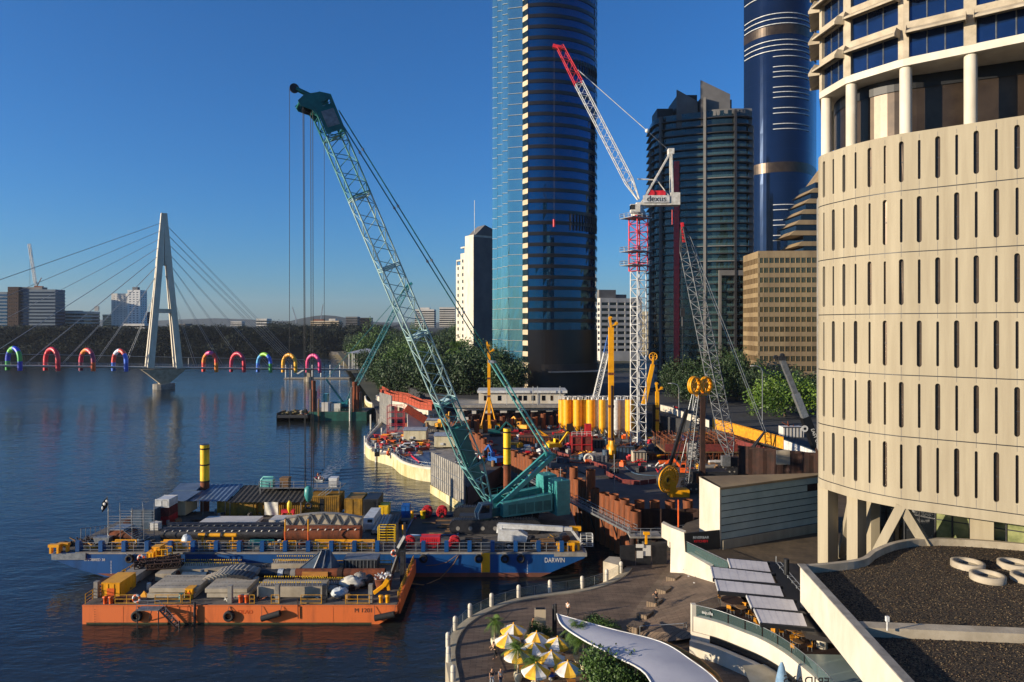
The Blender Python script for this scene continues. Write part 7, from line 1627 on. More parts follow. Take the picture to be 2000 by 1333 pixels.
# old riverwalk on the left of the site
def walltop(label,name,px_pts,ztop,zbot,th,m,rib=True,mud=True):
 """sea wall along waterline pixels"""
 P=catmull([G(x,y,0)for x,y in px_pts],6);c=Curve2([(p.x,p.y)for p in P]);t=T(name,label,'sea wall',(P[0].x,P[0].y,0));mb=MB();n=len(P)
 o=[c.at(c.l[i])[0]for i in range(n)];nn=[c.at(c.l[i])[1]for i in range(n)]
 def ringv(off,z):return[(p.x+q.x*off,p.y+q.y*off,z)for p,q in zip(o,nn)]
 a_,b_,c_,d_=ringv(0,zbot),ringv(0,ztop),ringv(th,ztop),ringv(th,zbot)
 for A1,B1 in((a_,b_),(b_,c_),(c_,d_)):mb.add(A1+B1,[(i,i+1,i+1+n,i+n)for i in range(n-1)],0)
 mb.build('wall',m,t,True)
 if rib:
  mb=MB();k=int(c.len/1.0)
  for i in range(k):p,q,d=c.at(c.len*(i+.5)/k);s=-1;mb.beam((p.x-q.x*.06,p.y-q.y*.06,zbot),(p.x-q.x*.06,p.y-q.y*.06,ztop*.52),.16,.1)
  mb.build('rib','bank_mud',t,True)
 cp=MB();cp.path([(p.x+q.x*th/2,p.y+q.y*th/2,ztop+.06)for p,q in zip(o,nn)],th*.62,5);cp.build('coping','white_wall',t,True)
 return t,o,nn,c
RW,ro,rn,rc=walltop('cream curving sea wall of the old riverwalk left of the teal boom','sea_wall',[(752,838),(735,858),(721,876),(719,888),(728,898),(752,905),(772,912),(790,927),(815,936),(845,941)],3.0,-1,.8,'sea_wall')
_in_poly=[(p.x,p.y)for p in ro]
struct(MB().prism(_in_poly+[(-11,166),(-11,206),(-32,226),(-49,250)],-1,2.85).build('riverwalk_path','concrete_grey',loc=(0,0,0)))
walltop('white and mossy sea wall far up the bank by the green barge','sea_wall',[(760,812),(740,808),(718,802),(712,792),(716,788),(740,786)],3.4,-1,.8,'sea_wall')
mb=MB()
for p,q in list(zip(ro,rn))[::2]:mb.tube((p.x+q.x*.4,p.y+q.y*.4,3),(p.x+q.x*.4,p.y+q.y*.4,4.5),.06,5)
mb.path([(p.x+q.x*.4,p.y+q.y*.4,4.45)for p,q in zip(ro,rn)],.05,4);mb.path([(p.x+q.x*.4,p.y+q.y*.4,3.75)for p,q in zip(ro,rn)],.04,4);tag(mb.build('temporary_fence','galv'),'silver railing following the curved riverwalk wall','railing')
def screen(label,a_,b_,z0,z1,nb=14):
 t=T('screen_wall',label,'screen',(a_[0],a_[1],z0));a_,b_=V((*a_,0)),V((*b_,0));d=(b_-a_).normalized();nn=V((d.y,-d.x,0));mb=MB();mb.beam(a_+V((0,0,(z0+z1)/2)),b_+V((0,0,(z0+z1)/2)),.15,z1-z0);mb.build('sheet','concrete_grey',t,True);mb=MB()
 for i in range(nb+1):
  p=a_.lerp(b_,i/nb)
  for s in(-.14,.14):mb.beam((p.x+nn.x*s,p.y+nn.y*s,z0),(p.x+nn.x*s,p.y+nn.y*s,z1),.12)
 for z in(z0+(z1-z0)*.3,z0+(z1-z0)*.65):
  for s in(-.14,.14):mb.beam((a_.x+nn.x*s,a_.y+nn.y*s,z),(b_.x+nn.x*s,b_.y+nn.y*s,z),.1)
 mb.build('rib','galv',t,True);mb=MB();mb.beam(a_+V((0,0,z0/2-.6)),b_+V((0,0,z0/2-.6)),.7,z0+1.2);mb.build('footing','sea_wall',t,True)
p0,p1=G(843,963),G(907,1003);screen('tall ribbed grey screen rising from the water beside the teal boom',tuple(p0[:2]),tuple(p1[:2]),1.8,9.0,16)
p0,p1=G(742,842),G(765,852);screen('ribbed grey screen by the red-netted walkway up the river',tuple(p0[:2]),tuple(p1[:2]),2.2,13.5,10)
def hut(label,px0,px1,ybase,h,dep,curve=True):
 a_,b_=G(px0,ybase,3),G(px1,ybase,3);t=T('site_hut',label,'hut',a_,0,'cream site huts');w=b_.x-a_.x;MB().bx(0,w,0,dep,.35,h).build('wall','shed_wall',t);mb=MB();v=[]
 for i in range(9):f=i/8;v+=[(-.2,-.2+(dep+.4)*f,h+.5*math.sin(math.pi*f)),(w+.2,-.2+(dep+.4)*f,h+.5*math.sin(math.pi*f))]
 mb.add(v,[(2*i,2*i+1,2*i+3,2*i+2)for i in range(8)]);mb.add([(x,y,z-.12)for x,y,z in v],[(2*i,2*i+2,2*i+3,2*i+1)for i in range(8)]);mb.bx(-.05,w+.05,-.05,dep+.05,h-.1,h+.02);mb.build('roof','shed_roof',t)
 for k in range(2):MB().bx(-.06,.02,1+k*2.2,1.8+k*2.2,1.2,2.1).build('window','glass_dark',t)
 MB().bx(w*.3,w*.3+.9,-.25,0,.9,1.5).build('cooler_unit','white_paint',t);mb=MB()
 for x in(.3,w-.3):
  for y in(.3,dep-.3):mb.bx(x-.15,x+.15,y-.15,y+.15,0,.36)
 mb.build('foot','dark_steel',t)
hut('cream hut with a curved grey roof, front one on the riverwalk',788,832,863,3.3,6);hut('cream hut with a pale roof just right of the front hut',848,888,876,3.4,6);hut('dark-roofed long hut behind the cream huts',806,866,838,2.8,4)
MBc=G(795,876,3);t=T('parked_car','white car parked before the cream hut on the riverwalk','car',MBc,.1);mb=MB();mb.ext([(-2.1,-.85,.35),(-2.1,-.85,.9),(-1.3,-.85,1.0),(-.7,-.85,1.45),(.8,-.85,1.45),(1.5,-.85,.95),(2.1,-.85,.85),(2.1,-.85,.35)],(0,1.7,0));mb.build('body','white_paint',t);MB().ext([(-1.1,-.87,1.02),(-.62,-.87,1.38),(.72,-.87,1.38),(1.25,-.87,1.0)],(0,1.74,0)).build('window','glass_dark',t)
for x in(-1.3,1.3):
 for y in(-.8,.8):w=MB();tyre(w,(x,y,.34),.34,.22);w.build('wheel','black_rubber',t)
t=T('ground_sheet','blue-grey sheeting with a red strip on the riverwalk deck','sheeting',G(820,900,3));P=[G(788,884,2.9),G(838,882,2.9),G(842,912,2.9),G(808,905,2.9)];MB().prism([(p.x,p.y)for p in P],2.87,2.93).build('sheet','roof_blue',t,True);mb=MB();mb.path([G(800,884,2.95),G(806,893,2.95),G(820,904,2.95)],.3,5);mb.build('strip','red_bright',t,True)
barrier_line([G(780,884,2.87),G(808,882,2.87),G(832,880,2.87)],0,'orange-red barrier behind the blue-grey sheeting on the riverwalk','orange barriers on the riverwalk','mesh_orange')
random.seed(17)
for i in range(60):
 px,py=random.uniform(728,840),random.uniform(846,884);p=G(px,py,2.86);mb=MB();w=random.uniform(.4,1.2);mb.box(p+V((0,0,.4)),(w,.8,.8),random.random()*3);mb.tube(p+V((-w,.3,.9)),p+V((w,-.3,.95)),.1,5);thing1('site_material','covered crate of fittings on the old riverwalk deck','site material',mb,random.choice(SM),'crates on the old riverwalk deck')
t=T('netted_walkway','white elevated walkway wrapped in red netting up the river bank','walkway',A(790,790,262));P=[A(744,776,275),A(765,786,266),A(795,791,262),A(822,803,254),A(845,806,250)]
mb=MB();mm=MB()
for a_,b_ in zip(P[:-1],P[1:]):mb.beam(a_,b_,4.5,1.9);mm.beam(a_+V((0,-2.3,2.3)),b_+V((0,-2.3,2.3)),.12,2.6);mm.beam(a_+V((0,2.3,2.6)),b_+V((0,2.3,2.6)),.12,3.2)
mb.build('deck','white_wall',t,True);mm.build('netting','mesh_orange',t,True)
for f in(0,1,2,3):q=P[f].lerp(P[f+1],.5);MB().tube((q.x,q.y,0),(q.x,q.y,q.z-.8),.6,10).build('column','concrete',t,True)
mb=MB();rail(mb,[p+V((0,-2.4,.9))for p in P],3.4,2.2,.07,(1,.5));mb.build('handrail','rust',t,True)
t=T('stair_tower','red and white scaffold stair tower under the netted walkway','scaffold',G(772,852,3));q=G(772,850,3);mb=MB()
for x in(-2.5,0,2.5):
 for y in(0,3):mb.tube(q+V((x,y,0)),q+V((x,y,9)),.1,5)
for z in range(1,10,2):
 for y in(0,3):mb.tube(q+V((-2.5,y,z)),q+V((2.5,y,z)),.09,5)
mb.build('tube_frame','red',t,True);MB().beam(q+V((3.8,0,3.2)),q+V((8.2,2,3.4)),.4,6.4).build('side_screen','off_white',t,True);MB().beam(q+V((3.4,-1,8.6)),q+V((9.4,0,4.6)),2,2.2).build('netting','mesh_orange',t,True)
for i,(px,py,D,w,d_,h,lab)in enumerate(((790,735,360,22,6,3.5,'white stepped terrace wall up the bank below the trees'),(772,725,400,18,5,4.2,'white wall with a pink panel further up the bank'),(850,770,290,16,6,3,'pale low wall under the trees behind the teal boom'))):
 p=A(px,py,D);t=T('terrace_wall',lab,'wall',(p.x,D,4));MB().ext([(-w/2,0,0),(w/2,-6,0),(w/2,-6,h),(-w/2,0,h)],(0,1.2,0)).build('wall','white_wall',t);MB().ext([(-w/2,-.2,h),(w/2,-6.2,h),(w/2,-6.2,h+.3),(-w/2,-.2,h+.3)],(0,1.6,0)).build('coping','off_white',t)
for px,py in((733,838),(756,868),(724,886),(746,902)):
 p=G(px,py,0);thing1('mooring_pile','pale mooring post standing in the water by the riverwalk','post',MB().tube((p.x-1.5,p.y-.8,-1),(p.x-1.5,p.y-.8,5.2),.25,8),'white_steel','mooring posts by the riverwalk')
def st(px,ybase,D,h,w,lab,proto=None):p=A(px,ybase,D);return plant(proto or PS,p.x,p.y,9.5,h,w,lab,None)
st(1533,850,205,13,11.5,'broad round bright green street tree left of the black crane boom');st(1588,845,215,13,9,'green tree behind the black crane boom, against the concrete tower');st(1450,845,250,17,9,'dark tree left of the street lamp');st(1478,850,235,13,6,'narrow tree just left of the street lamp pole');st(1345,800,262,16,11,'tree in front of the grey-white classical building');st(1410,830,255,17,11,'tree behind the dark lattice crane boom');st(1570,770,250,9,9,'tree crown in front of the golden office block');st(1325,800,255,11,6,'small tree beside the white pilasters');st(1375,822,240,12,10,'low leafy tree between the yellow wheels and the street');st(1432,800,280,18,10,'tall dark tree under the dark apartment tower')
for o in COL.objects:
 if o.name.startswith('street_tree')and 'bright' in o['label']:
  for c_ in o.children:
   if c_.name.startswith('crown'):c_.data=c_.data.copy();c_.data.materials[0]=MATS['leaf_bright']
# promenade, plaza and cafe in the foreground
PZ,QZ=3.0,6.9
EDGE=[(870,1420),(872,1372),(880,1335),(874,1296),(874,1266),(888,1233),(917,1207),(959,1186),(1012,1169),(1073,1159),(1136,1151),(1184,1137),(1212,1121),(1222,1109)]
pe_=catmull([G(x,y,PZ)for x,y in EDGE],5);pe=Curve2([(p.x,p.y)for p in pe_]);PP_=[(p.x,p.y)for p in pe_]
struct(MB().prism(PP_+[(18.5,103),(38,103),(60,92),(60,40),(-4,40)],-3,PZ).build('promenade','paving',loc=(0,0,0)))
mb=MB();ed=MB()
for i in range(90):
 p,q,d=pe.at(pe.len*i/90);p2,q2,_=pe.at(pe.len*(i+1)/90);k=1 if q.x>0 or q.y<0 else-1
 mb.add([(p.x-q.x*.15,p.y-q.y*.15,PZ+.004),(p2.x-q2.x*.15,p2.y-q2.y*.15,PZ+.004),(p2.x+q2.x*.85,p2.y+q2.y*.85,PZ+.12),(p.x+q.x*.85,p.y+q.y*.85,PZ+.12),(p.x-q.x*.15,p.y-q.y*.15,-1),(p2.x-q2.x*.15,p2.y-q2.y*.15,-1)],[(0,1,2,3),(0,4,5,1)])
 mb.add([(p.x+q.x*.85,p.y+q.y*.85,PZ+.12),(p2.x+q2.x*.85,p2.y+q2.y*.85,PZ+.12),(p2.x+q2.x*.9,p2.y+q2.y*.9,PZ),(p.x+q.x*.9,p.y+q.y*.9,PZ)],[(0,1,2,3)])
tag(mb.build('kerb','concrete_warm'),'pale stone kerb curving along the promenade edge','kerb')
BO=[(885,1331),(876,1293),(875,1264),(889,1231),(918,1205),(960,1184),(1013,1167),(1074,1157),(1137,1149),(1185,1135),(1213,1119)]
bl=None;BP3=[]
for x,y in BO:
 p=G(x,y,PZ);BP3.append(p);lab='round-topped cream bollard on the curved promenade edge'
 if bl is None:
  bl=T('bollard',lab,'bollard',p,0,'cream bollards along the promenade');MB().lathe([(.25,0),(.25,1.3),(.22,1.45),(.13,1.54),(.02,1.57)],14).build('post','white_wall',bl);MB().lathe([(.255,.9),(.27,.93),(.255,.97)],14).build('band','galv',bl)
 else:dup(bl,p)
for i,(a,b)in enumerate(zip(BP3[:-1],BP3[1:])):
 t=T('glass_balustrade','low glass panel between two cream bollards at the water edge','balustrade',(a+b)/2,0,'glass panels between the bollards');n=max(1,round((b-a).length/2.2))
 for k in range(n):MB().beam(a.lerp(b,(k+.1)/n)+V((0,0,.6)),a.lerp(b,(k+.9)/n)+V((0,0,.6)),.02,.9).build('pane','glass_thin',t,True)
 mb=MB()
 for k in range(1,n):q=a.lerp(b,k/n);mb.tube(q,q+V((0,0,1.1)),.025,5)
 mb.tube(a+V((0,0,1.15)),b+V((0,0,1.15)),.02,4);mb.build('post','galv',t,True)
p=G(1055,1243,PZ);t=T('info_pillar','tall plain cream pillar standing behind the umbrellas','pillar',p);MB().bx(-.6,.6,-.25,.25,0,3.0).build('body','tan_wall',t);MB().bx(-.5,.5,-.2,.2,3.0,3.08).build('cap','black',t)
t=T('site_gate','black site gate with two white notices at the end of the promenade','gate',(18,97,PZ));a,b=G(1210,1107,PZ),G(1303,1102,PZ)
for i in range(3):q0,q1=a.lerp(b,i/3+.01),a.lerp(b,(i+1)/3-.01);MB().beam(q0+V((0,0,1.5)),q1+V((0,0,1.5)),.12,2.9).build('gate_panel','dark_steel',t,True)
for f,z,w,h in((.42,1.6,.9,1.0),(.42,.9+1.9,1.1,.5),(.56,2.1,1.2,1.5)):q=a.lerp(b,f);MB().bx(q.x-w/2,q.x+w/2,q.y-.14,q.y-.09,PZ+z-h/2,PZ+z+h/2).build('notice','off_white',t,True)
thing1('mooring_block','pale concrete block beside the last bollards','block',MB().prism([tuple(G(x,y,PZ)[:2])for x,y in((1178,1112),(1190,1102),(1214,1104),(1208,1120))],1,4.1),'concrete')
p=G(1262,1090,PZ);thing1('life_buoy_post','yellow lifebuoy post behind the black gate','post',MB().beam(p,p+V((0,0,3.6)),.3).beam(p+V((-.4,0,3.6)),p+V((.5,0,3.6)),.4),'yellow')
struct(MB().prism([(24.1,92.6),(25.9,84.6),(28,80.4),(30,75),(34,66),(60,60),(80,80),(80,128),(45,120),(26.5,104),(23.2,97)],PZ-1,QZ).build('plaza','plaza_paving',loc=(0,0,0)))
a,b,c,d=G(1335,1100,PZ+.3),V((27.4,80.8,QZ-.3)),G(1360,1240,PZ),G(1205,1245,PZ)
struct(MB().add([G(1318,1100,PZ)+V((0,0,.01)),V((27.2,81.0,QZ-.6)),V((23.4,70.2,5.6)),G(1290,1256,PZ)+V((0,0,.01)),G(1222,1236,PZ)+V((0,0,.01))],[(0,4,3,2,1)]).build('ramp','paving',loc=(0,0,0)))
struct(MB().prism([tuple(G(x,y,PZ)[:2])for x,y in((1198,1246),(1222,1246),(1340,1092),(1306,1104))],PZ-.5,PZ+.03).build('path','boards',loc=(0,0,0)))
for k in range(7):
 f=k/6.0;p=G(1338-116*f,1090+146*f,PZ);thing1('stone_step','dark stone wedge in the stepped row between promenade and ramp','step',MB().prism([(p.x+.1,p.y-.1),(p.x+1.1,p.y-.9),(p.x+2.2,p.y+.5),(p.x+1.0,p.y+1.2)],PZ,PZ+.85),'boards','stone wedges of the stepped row')
mb=MB();rail(mb,[G(1250,1245,PZ),G(1335,1240,PZ+.8),G(1341,1238,PZ+.8)],1.2,3.5,.05,(1,));tag(mb.build('ramp_handrail','galv'),'grey handrail at the foot of the ramp beside the white sail','handrail')
t=T('wing_wall','white angular wall stepping down from the glass hall to the promenade','wall',(22,92,PZ));W=[A(1292,1022,97),A(1310,1031,94.5),A(1336,1041,92),A(1338,1078,91.5),A(1390,1108,84.5),A(1400,1160,83.8),A(1335,1125,91.6),A(1309,1122,93.6),A(1310,1060,94.3),A(1292,1050,96.8)]
mb=MB();n=len(W);off=V((.5,.9,0));mb.add(W+[p+off for p in W],[tuple(range(n))[::-1],tuple(range(n,2*n))]+[(i,(i+1)%n,(i+1)%n+n,i+n)for i in range(n)]);mb.build('wall','white_wall',t,True)
a,b=A(1340,1068,91.3),A(1422,1108,82.5);MB().beam(a-V((0,0,.2)),b-V((0,0,.2)),.04,1.6).build('glass','glass_rail',t,True);MB().tube(a+V((0,0,.7)),b+V((0,0,.7)),.05,5).build('handrail','galv',t,True)
gh=T('glass_hall','pale green glass hall with a white end wall on the plaza','building',(28,92,QZ));a,b=V((28.2,91.9,0)),V((46,100.4,0));d=(b-a).normalized();nn=V((d.y,-d.x,0))
e=A(1377,936,97.5);MB().prism([(a.x-.3,a.y-.25),(a.x+.05,a.y+.1),(27.5,98.5),(26.9,98.0)],QZ-.5,15.2).build('end_wall','white_wall',gh,True)
MB().beam(V((a.x,a.y,QZ+.6))+nn*.1,V((b.x,b.y,QZ+.6))+nn*.1,.5,1.2).build('plinth','concrete_warm',gh,True)
for i in range(11):
 for r in range(7):
  p,q=a.lerp(b,i/11),a.lerp(b,(i+1)/11);z0=QZ+1.25+r*.97;j=random.uniform(-.012,.012);MB().add([(p.x,p.y,z0),(q.x+nn.x*j,q.y+nn.y*j,z0),(q.x,q.y,z0+.95),(p.x+nn.x*j,p.y+nn.y*j,z0+.95)],[(0,1,2,3)]).build('glass_pane','glass_wall' if not(r==5 and i>8)else 'rust_dark',gh,True)
mb=MB()
for r in range(8):z=QZ+1.22+r*.97;mb.beam((a.x+nn.x*.03,a.y+nn.y*.03,z),(b.x+nn.x*.03,b.y+nn.y*.03,z),.1,.06)
mb.build('mullion','dark_steel',gh,True);mb=MB();mb.prism([(a.x-.2,a.y-.25),(b.x,b.y-.3),(b.x,b.y+.5),(27,98.6)],14.9,15.2);mb.build('roof','spandrel_tan',gh,True);MB().prism([(a.x+.4,a.y+.8),(b.x-1,b.y),(27.8,97.6)],QZ,14.85).build('core','off_white',gh,True)
t=T('dark_hoarding','black hoarding with faint lettering beside the white end wall','hoarding',A(1375,1072,91.5));a,b=A(1338,1075,91.2),A(1406,1068,91.6);MB().beam(a+V((0,0,1.0)),b+V((0,0,1.0)),.15,2.5).build('panel','black',t,True);text('lettering','RIVERBAR',.5,'cloth_grey',t,a.lerp(b,.45)+V((0,-.12,1.5)),(R(90),0,.05));text('lettering','KITCHEN',.45,'red',t,a.lerp(b,.45)+V((0,-.12,1.0)),(R(90),0,.05))
p=A(1322,1040,96);thing1('planter','planter of yellow-green grass on top of the white winged wall','planter',MB().m(1).bx(p.x-1.2,p.x+1.6,95.5,96.6,p.z-2,p.z-.6).m(0).blob((p.x+.2,96,p.z-.4),1.1,(1.2,.6,.5),9,.3),['palm','white_wall'])
p=A(1325,1030,100);thing1('orange_pole','thin orange pole behind the white winged wall','pole',MB().tube(p,p+V((0,0,4)),.12,6),'orange')
MB_=thing1('column_stub','short black vent pipe on the dark cafe roof','pipe',MB().tube(A(1536,1122,70),A(1536,1092,70),.28,10),'black')
gr=T('gravel_roof_building','low white-walled building with a dark gravel roof and round skylights','building',(45,60,QZ));ZR=13.4
O=catmull([G(1563,1103,ZR),G(1625,1098,ZR),G(1680,1090,ZR),G(1704,1074,ZR),G(1745,1058,ZR),G(1800,1051,ZR),G(1880,1052,ZR),G(2000,1061,ZR),G(2150,1078,ZR)],5)
F1=[G(1563,1103,ZR),G(1668,1216,ZR),G(1775,1333,ZR),G(1850,1420,ZR)];outline=[(p.x,p.y)for p in O]+[(70,40),(F1[-1].x,F1[-1].y),(F1[1].x,F1[1].y)]
MB().prism(outline,9.9,ZR-.75).build('roof_slab','gravel',gr,True)
def para(pts,w,z0,z1,nm='parapet',m='concrete'):
 mb=MB();c=Curve2([(p.x,p.y)for p in pts]);n=len(pts);L_,R_=[],[]
 for i in range(n):p,q,d=c.at(c.l[i]);L_.append(p);R_.append(p+q*w)
 v=[(p.x,p.y,z)for z in(z0,z1)for p in L_]+[(p.x,p.y,z)for z in(z0,z1)for p in R_];mb.add(v,[(i,i+1,i+1+n,i+n)for i in range(n-1)]+[(i+n,i+1+n,i+1+3*n,i+3*n)for i in range(n-1)]+[(i+2*n,i+3*n,i+1+3*n,i+1+2*n)for i in range(n-1)]+[(0,n,3*n,2*n),(n-1,3*n-1,4*n-1,2*n-1)]);return mb.build(nm,m,gr,True)
para(O,.5,QZ,ZR,m='concrete');FF=[F1[0].lerp(F1[-1],i/12)for i in range(13)];para(FF[::-1],.55,9.7,ZR-.01,'front_wall','white_wall');mb=MB();mb.beam(F1[0]+V((.1,0,.04)),F1[-1]+V((.1,0,.04)),.7,.1);mb.build('coping','concrete_grey',gr,True)
a,b=G(1668,1219,ZR),G(2150,1238,ZR);mb=MB();mb.beam(a+V((.4,0,-.55)),b+V((0,0,-.55)),1.15,1.05);mb.build('cross_parapet','concrete',gr,True)
p=G(1733,1232,ZR);mb=MB();mb.tube(p,p+V((0,0,.9)),.07,6);mb.bx(p.x-.12,p.x+.12,p.y-.1,p.y+.1,ZR+.7,ZR+1.1);mb.build('roof_lamp','white_paint',gr,True)
for px,py in((1890,1108),(1929,1133),(1982,1109),(2010,1135)):
 p=G(px,py,ZR-.75);s=MB();s.lathe([(1.5,0),(1.5,.55),(1.12,.6),(1.1,.15)],28,(p.x,p.y,ZR-.75),caps=False);s=s.build('skylight','concrete',gr,True);MB().lathe([(1.12,0),(1.1,.2),(.02,.22)],24,(p.x,p.y,ZR-.75)).build('skylight_glass','glass_dark',s,True)
ca=T('cafe','riverside cafe with pale louvre panels, dark roof and a curved white balcony','building',(26,66,PZ));KZ=9.5
RP=[G(x,y,KZ-.12)for x,y in((1420,1097),(1515,1100),(1572,1180),(1638,1236),(1572,1235),(1545,1195))];MB().prism([(p.x,p.y)for p in(G(1500,1096,KZ-.3),G(1560,1102,KZ-.3),G(1566,1170,KZ-.3),G(1640,1250,KZ-.3),G(1574,1238,KZ-.3),G(1515,1130,KZ-.3))],KZ-.75,KZ-.3).build('roof','spandrel_dark',ca,True)
LP=[((1422,1098),(1498,1105),(1507,1124),(1429,1114)),((1389,1114),(1506,1128),(1516,1146),(1395,1134)),((1398,1140),(1523,1153),(1533,1173),(1405,1159)),((1459,1171),(1549,1180),(1561,1201),(1471,1192)),((1474,1198),(1567,1207),(1579,1232),(1488,1222))]
mat('louvre_panel','#c6c2c0','#b4b0b0',rough=.22,scale=.5,spec=.6)
for q in LP:
 P=[G(x,y,KZ)for x,y in q];P[0].z+=.35;P[1].z+=.35;mb=MB();n=7
 for i in range(n):
  f0,f1=i/n,(i+1)/n;v=[P[0].lerp(P[1],f0),P[0].lerp(P[1],f1),P[3].lerp(P[2],f1),P[3].lerp(P[2],f0)];v[1]=v[1]+V((0,0,.012));v[2]=v[2]+V((0,0,.012));mb.ext([v[3],v[2],v[1],v[0]],(0,0,.05))
 o=mb.build('louvre_panel','louvre_panel',ca,True);mb=MB();mb.beam(P[3]+V((-.2,-.1,.1)),P[2]+V((.5,0,.1)),.34,.3);mb.beam(P[0]+V((-.1,.1,-.1)),P[1]+V((.4,.1,-.1)),.2,.3);mb.build('louvre_beam','black',ca,True)
 MB().beam(P[0]-V((.06,0,0)),P[3]-V((.06,0,0)),.1,.2).build('louvre_edge','white_paint',ca,True)
mb=MB();a,b=G(1516,1102,KZ),G(1640,1250,KZ)
for s in(0,.5):mb.tube(a+V((s,0,.2)),b+V((s,0,.2)),.05,5)
for k in range(14):q=a.lerp(b,k/13);mb.tube(q+V((0,0,.2)),q+V((.5,0,.2)),.04,4);mb.tube(q,q+V((0,0,.9 if k%3==0 else .3)),.06,4)
mb.build('roof_pipes','galv',ca,True)
q=G(1606,1275,6.2);MB().tube((q.x,q.y,4),(q.x,q.y,KZ-.7),.5,16).build('column','white_wall',ca,True)
BT=catmull([G(x,y,7.9)for x,y in((1353,1181),(1402,1193),(1452,1211),(1490,1226),(1530,1248),(1568,1276),(1604,1306),(1640,1345))],5);bc=Curve2([(p.x,p.y)for p in BT])
def bstrip(off,z0,z1,s0=0,s1=1,n=30):
 P=[]
 for i in range(n+1):p,q,d=bc.at(bc.len*(s0+(s1-s0)*i/n));P.append((p.x+q.x*off,p.y+q.y*off))
 return MB().strip(P,z0,z1)
IN=1 if bc.at(5)[1].y<0 else-1
for i in range(10):bstrip(0,6.75,7.9,i/10+.004,(i+1)/10-.004,4).build('balcony_glass','glass_rail',ca,True)
mb=MB();mb.path([(p.x,p.y,7.92)for p in BT],.035,5);mb.build('balcony_rail','galv',ca,True)
def band(off0,off1,z0,z1,nm,m,s0=0,s1=1):
 a_=bstrip(off0,z0,z1,s0,s1);b_=bstrip(off1,z0,z1,s0,s1);n=len(a_.v)//2;mb=MB();v=a_.v+b_.v;mb.add(v,[(i,i+1,i+1+n,i+n)for i in range(n-1)]+[(i+2*n,i+3*n,i+1+3*n,i+1+2*n)for i in range(n-1)]+[(i+n,i+1+n,i+1+3*n,i+3*n)for i in range(n-1)]+[(i,i+2*n,i+2*n+1,i+1)for i in range(n-1)]+[(0,n,3*n,2*n),(n-1,3*n-1,4*n-1,2*n-1)]);return mb.build(nm,m,ca,True)
band(.15*IN,-.5*IN,5.2,6.74,'balcony_wall','white_wall');band(.25*IN,-.1*IN,4.0,5.18,'lower_glass','glass_dark',.1,.8);band(1.0*IN,.4*IN,PZ,4.5,'terrace_wall','white_wall',0,.8);band(.32*IN,-.6*IN,PZ-.2,5.19,'end_pier','white_wall',0,.1)
p=BT[0];MB().bx(p.x-.15,p.x+.3,p.y-.2,p.y+.3,PZ,7.95).build('corner_post','white_wall',ca,True);a,b=V((p.x,p.y,7.9)),G(1408,1163,7.9);MB().beam(a-V((0,0,.6)),b-V((0,0,.6)),.04,1.2).build('balcony_glass','glass_rail',ca,True);MB().tube(a,b,.035,5).build('balcony_rail','galv',ca,True)
MB().prism([(q.x,q.y)for q in BT]+[(40,50),(36,66),(32,72),(b.x,b.y)],6.0,6.7).build('balcony_floor','rust_dark',ca,True);text('lettering','aquila',.5,'white_paint',ca,bc.at(1.6)[0]+V((-.1,-.15,7.45)),(R(90),0,R(-32)))
P=[G(x,y,6.76)for x,y in((1570,1278),(1690,1280),(1760,1345),(1610,1345))];t=MB().add([p for p in P],[(3,2,1,0)]).build('glass_floor','glass_wall',ca,True)
text('lettering','FRIDAYS',.95,'dark_steel',ca,A(1572,1327,56)+V((0,-.3,0)),(R(90),0,R(180-8)),.03)
for i,(px,py)in enumerate(((1430,1186),(1448,1200),(1482,1216),(1500,1228),(1518,1236),(1546,1244),(1566,1254),(1575,1246),(1560,1268))):
 p=G(px,py,6.72);t=T('cafe_table','brown round cafe table on the balcony deck','table',p,0,'cafe tables on the balcony');MB().lathe([(.55 if i else 1.2,.72),(.55 if i else 1.2,.77)],16).build('table_top','rust_dark' if i==0 else 'wood',t);mb=MB();mb.lathe([(.3,0),(.05,.06),(.05,.72)],10);mb.build('base','black',t)
 for k in range(3):a_=k*2.1+i;c=T('cafe_chair','yellow cafe chair at a balcony table','chair',p+V((math.cos(a_)*(.95 if i else 1.6),math.sin(a_)*(.95 if i else 1.6),0)),a_,'yellow cafe chairs');MB().bx(-.2,.2,-.2,.2,.42,.46).build('seat','mesh_yellow',c);MB().bx(.17,.22,-.2,.2,.5,.85).build('backrest','mesh_yellow',c);[MB().tube((x,y,0),(x,y,.42),.02,4).build('leg','galv',c)for x in(-.17,.17)for y in(-.17,.17)]
t=T('shade_sail','large white curved shade sail in the foreground','sail',(10,62,PZ));SZ7=6.6;up_=catmull([G(x,y,SZ7)for x,y in((1088,1200),(1190,1228),(1290,1254),(1350,1290),(1400,1330),(1440,1390))],5);lo_=catmull([G(x,y,SZ7)for x,y in((1088,1200),(1098,1222),(1140,1251),(1200,1282),(1262,1318),(1290,1390))],5)
def sailp(u,v):i=u*(len(up_)-1);k=min(int(i),len(up_)-2);p=up_[k].lerp(up_[k+1],i-k);q=lo_[k].lerp(lo_[k+1],i-k);r=p.lerp(q,v);return(r.x,r.y,r.z+.18*math.sin(math.pi*v)*min(1,u*3)*(1 if int(u*4.99)%2 else .8))
MB().sheet(sailp,25,10,.04).build('membrane','sail',t);t.children[0].location=-V(t.location);mb=MB();mb.path([p+V((0,0,.02))for p in lo_],.09,6);mb.path([p+V((0,0,.02))for p in up_],.05,6);mb.build('edge_cable','white_paint',t,True)
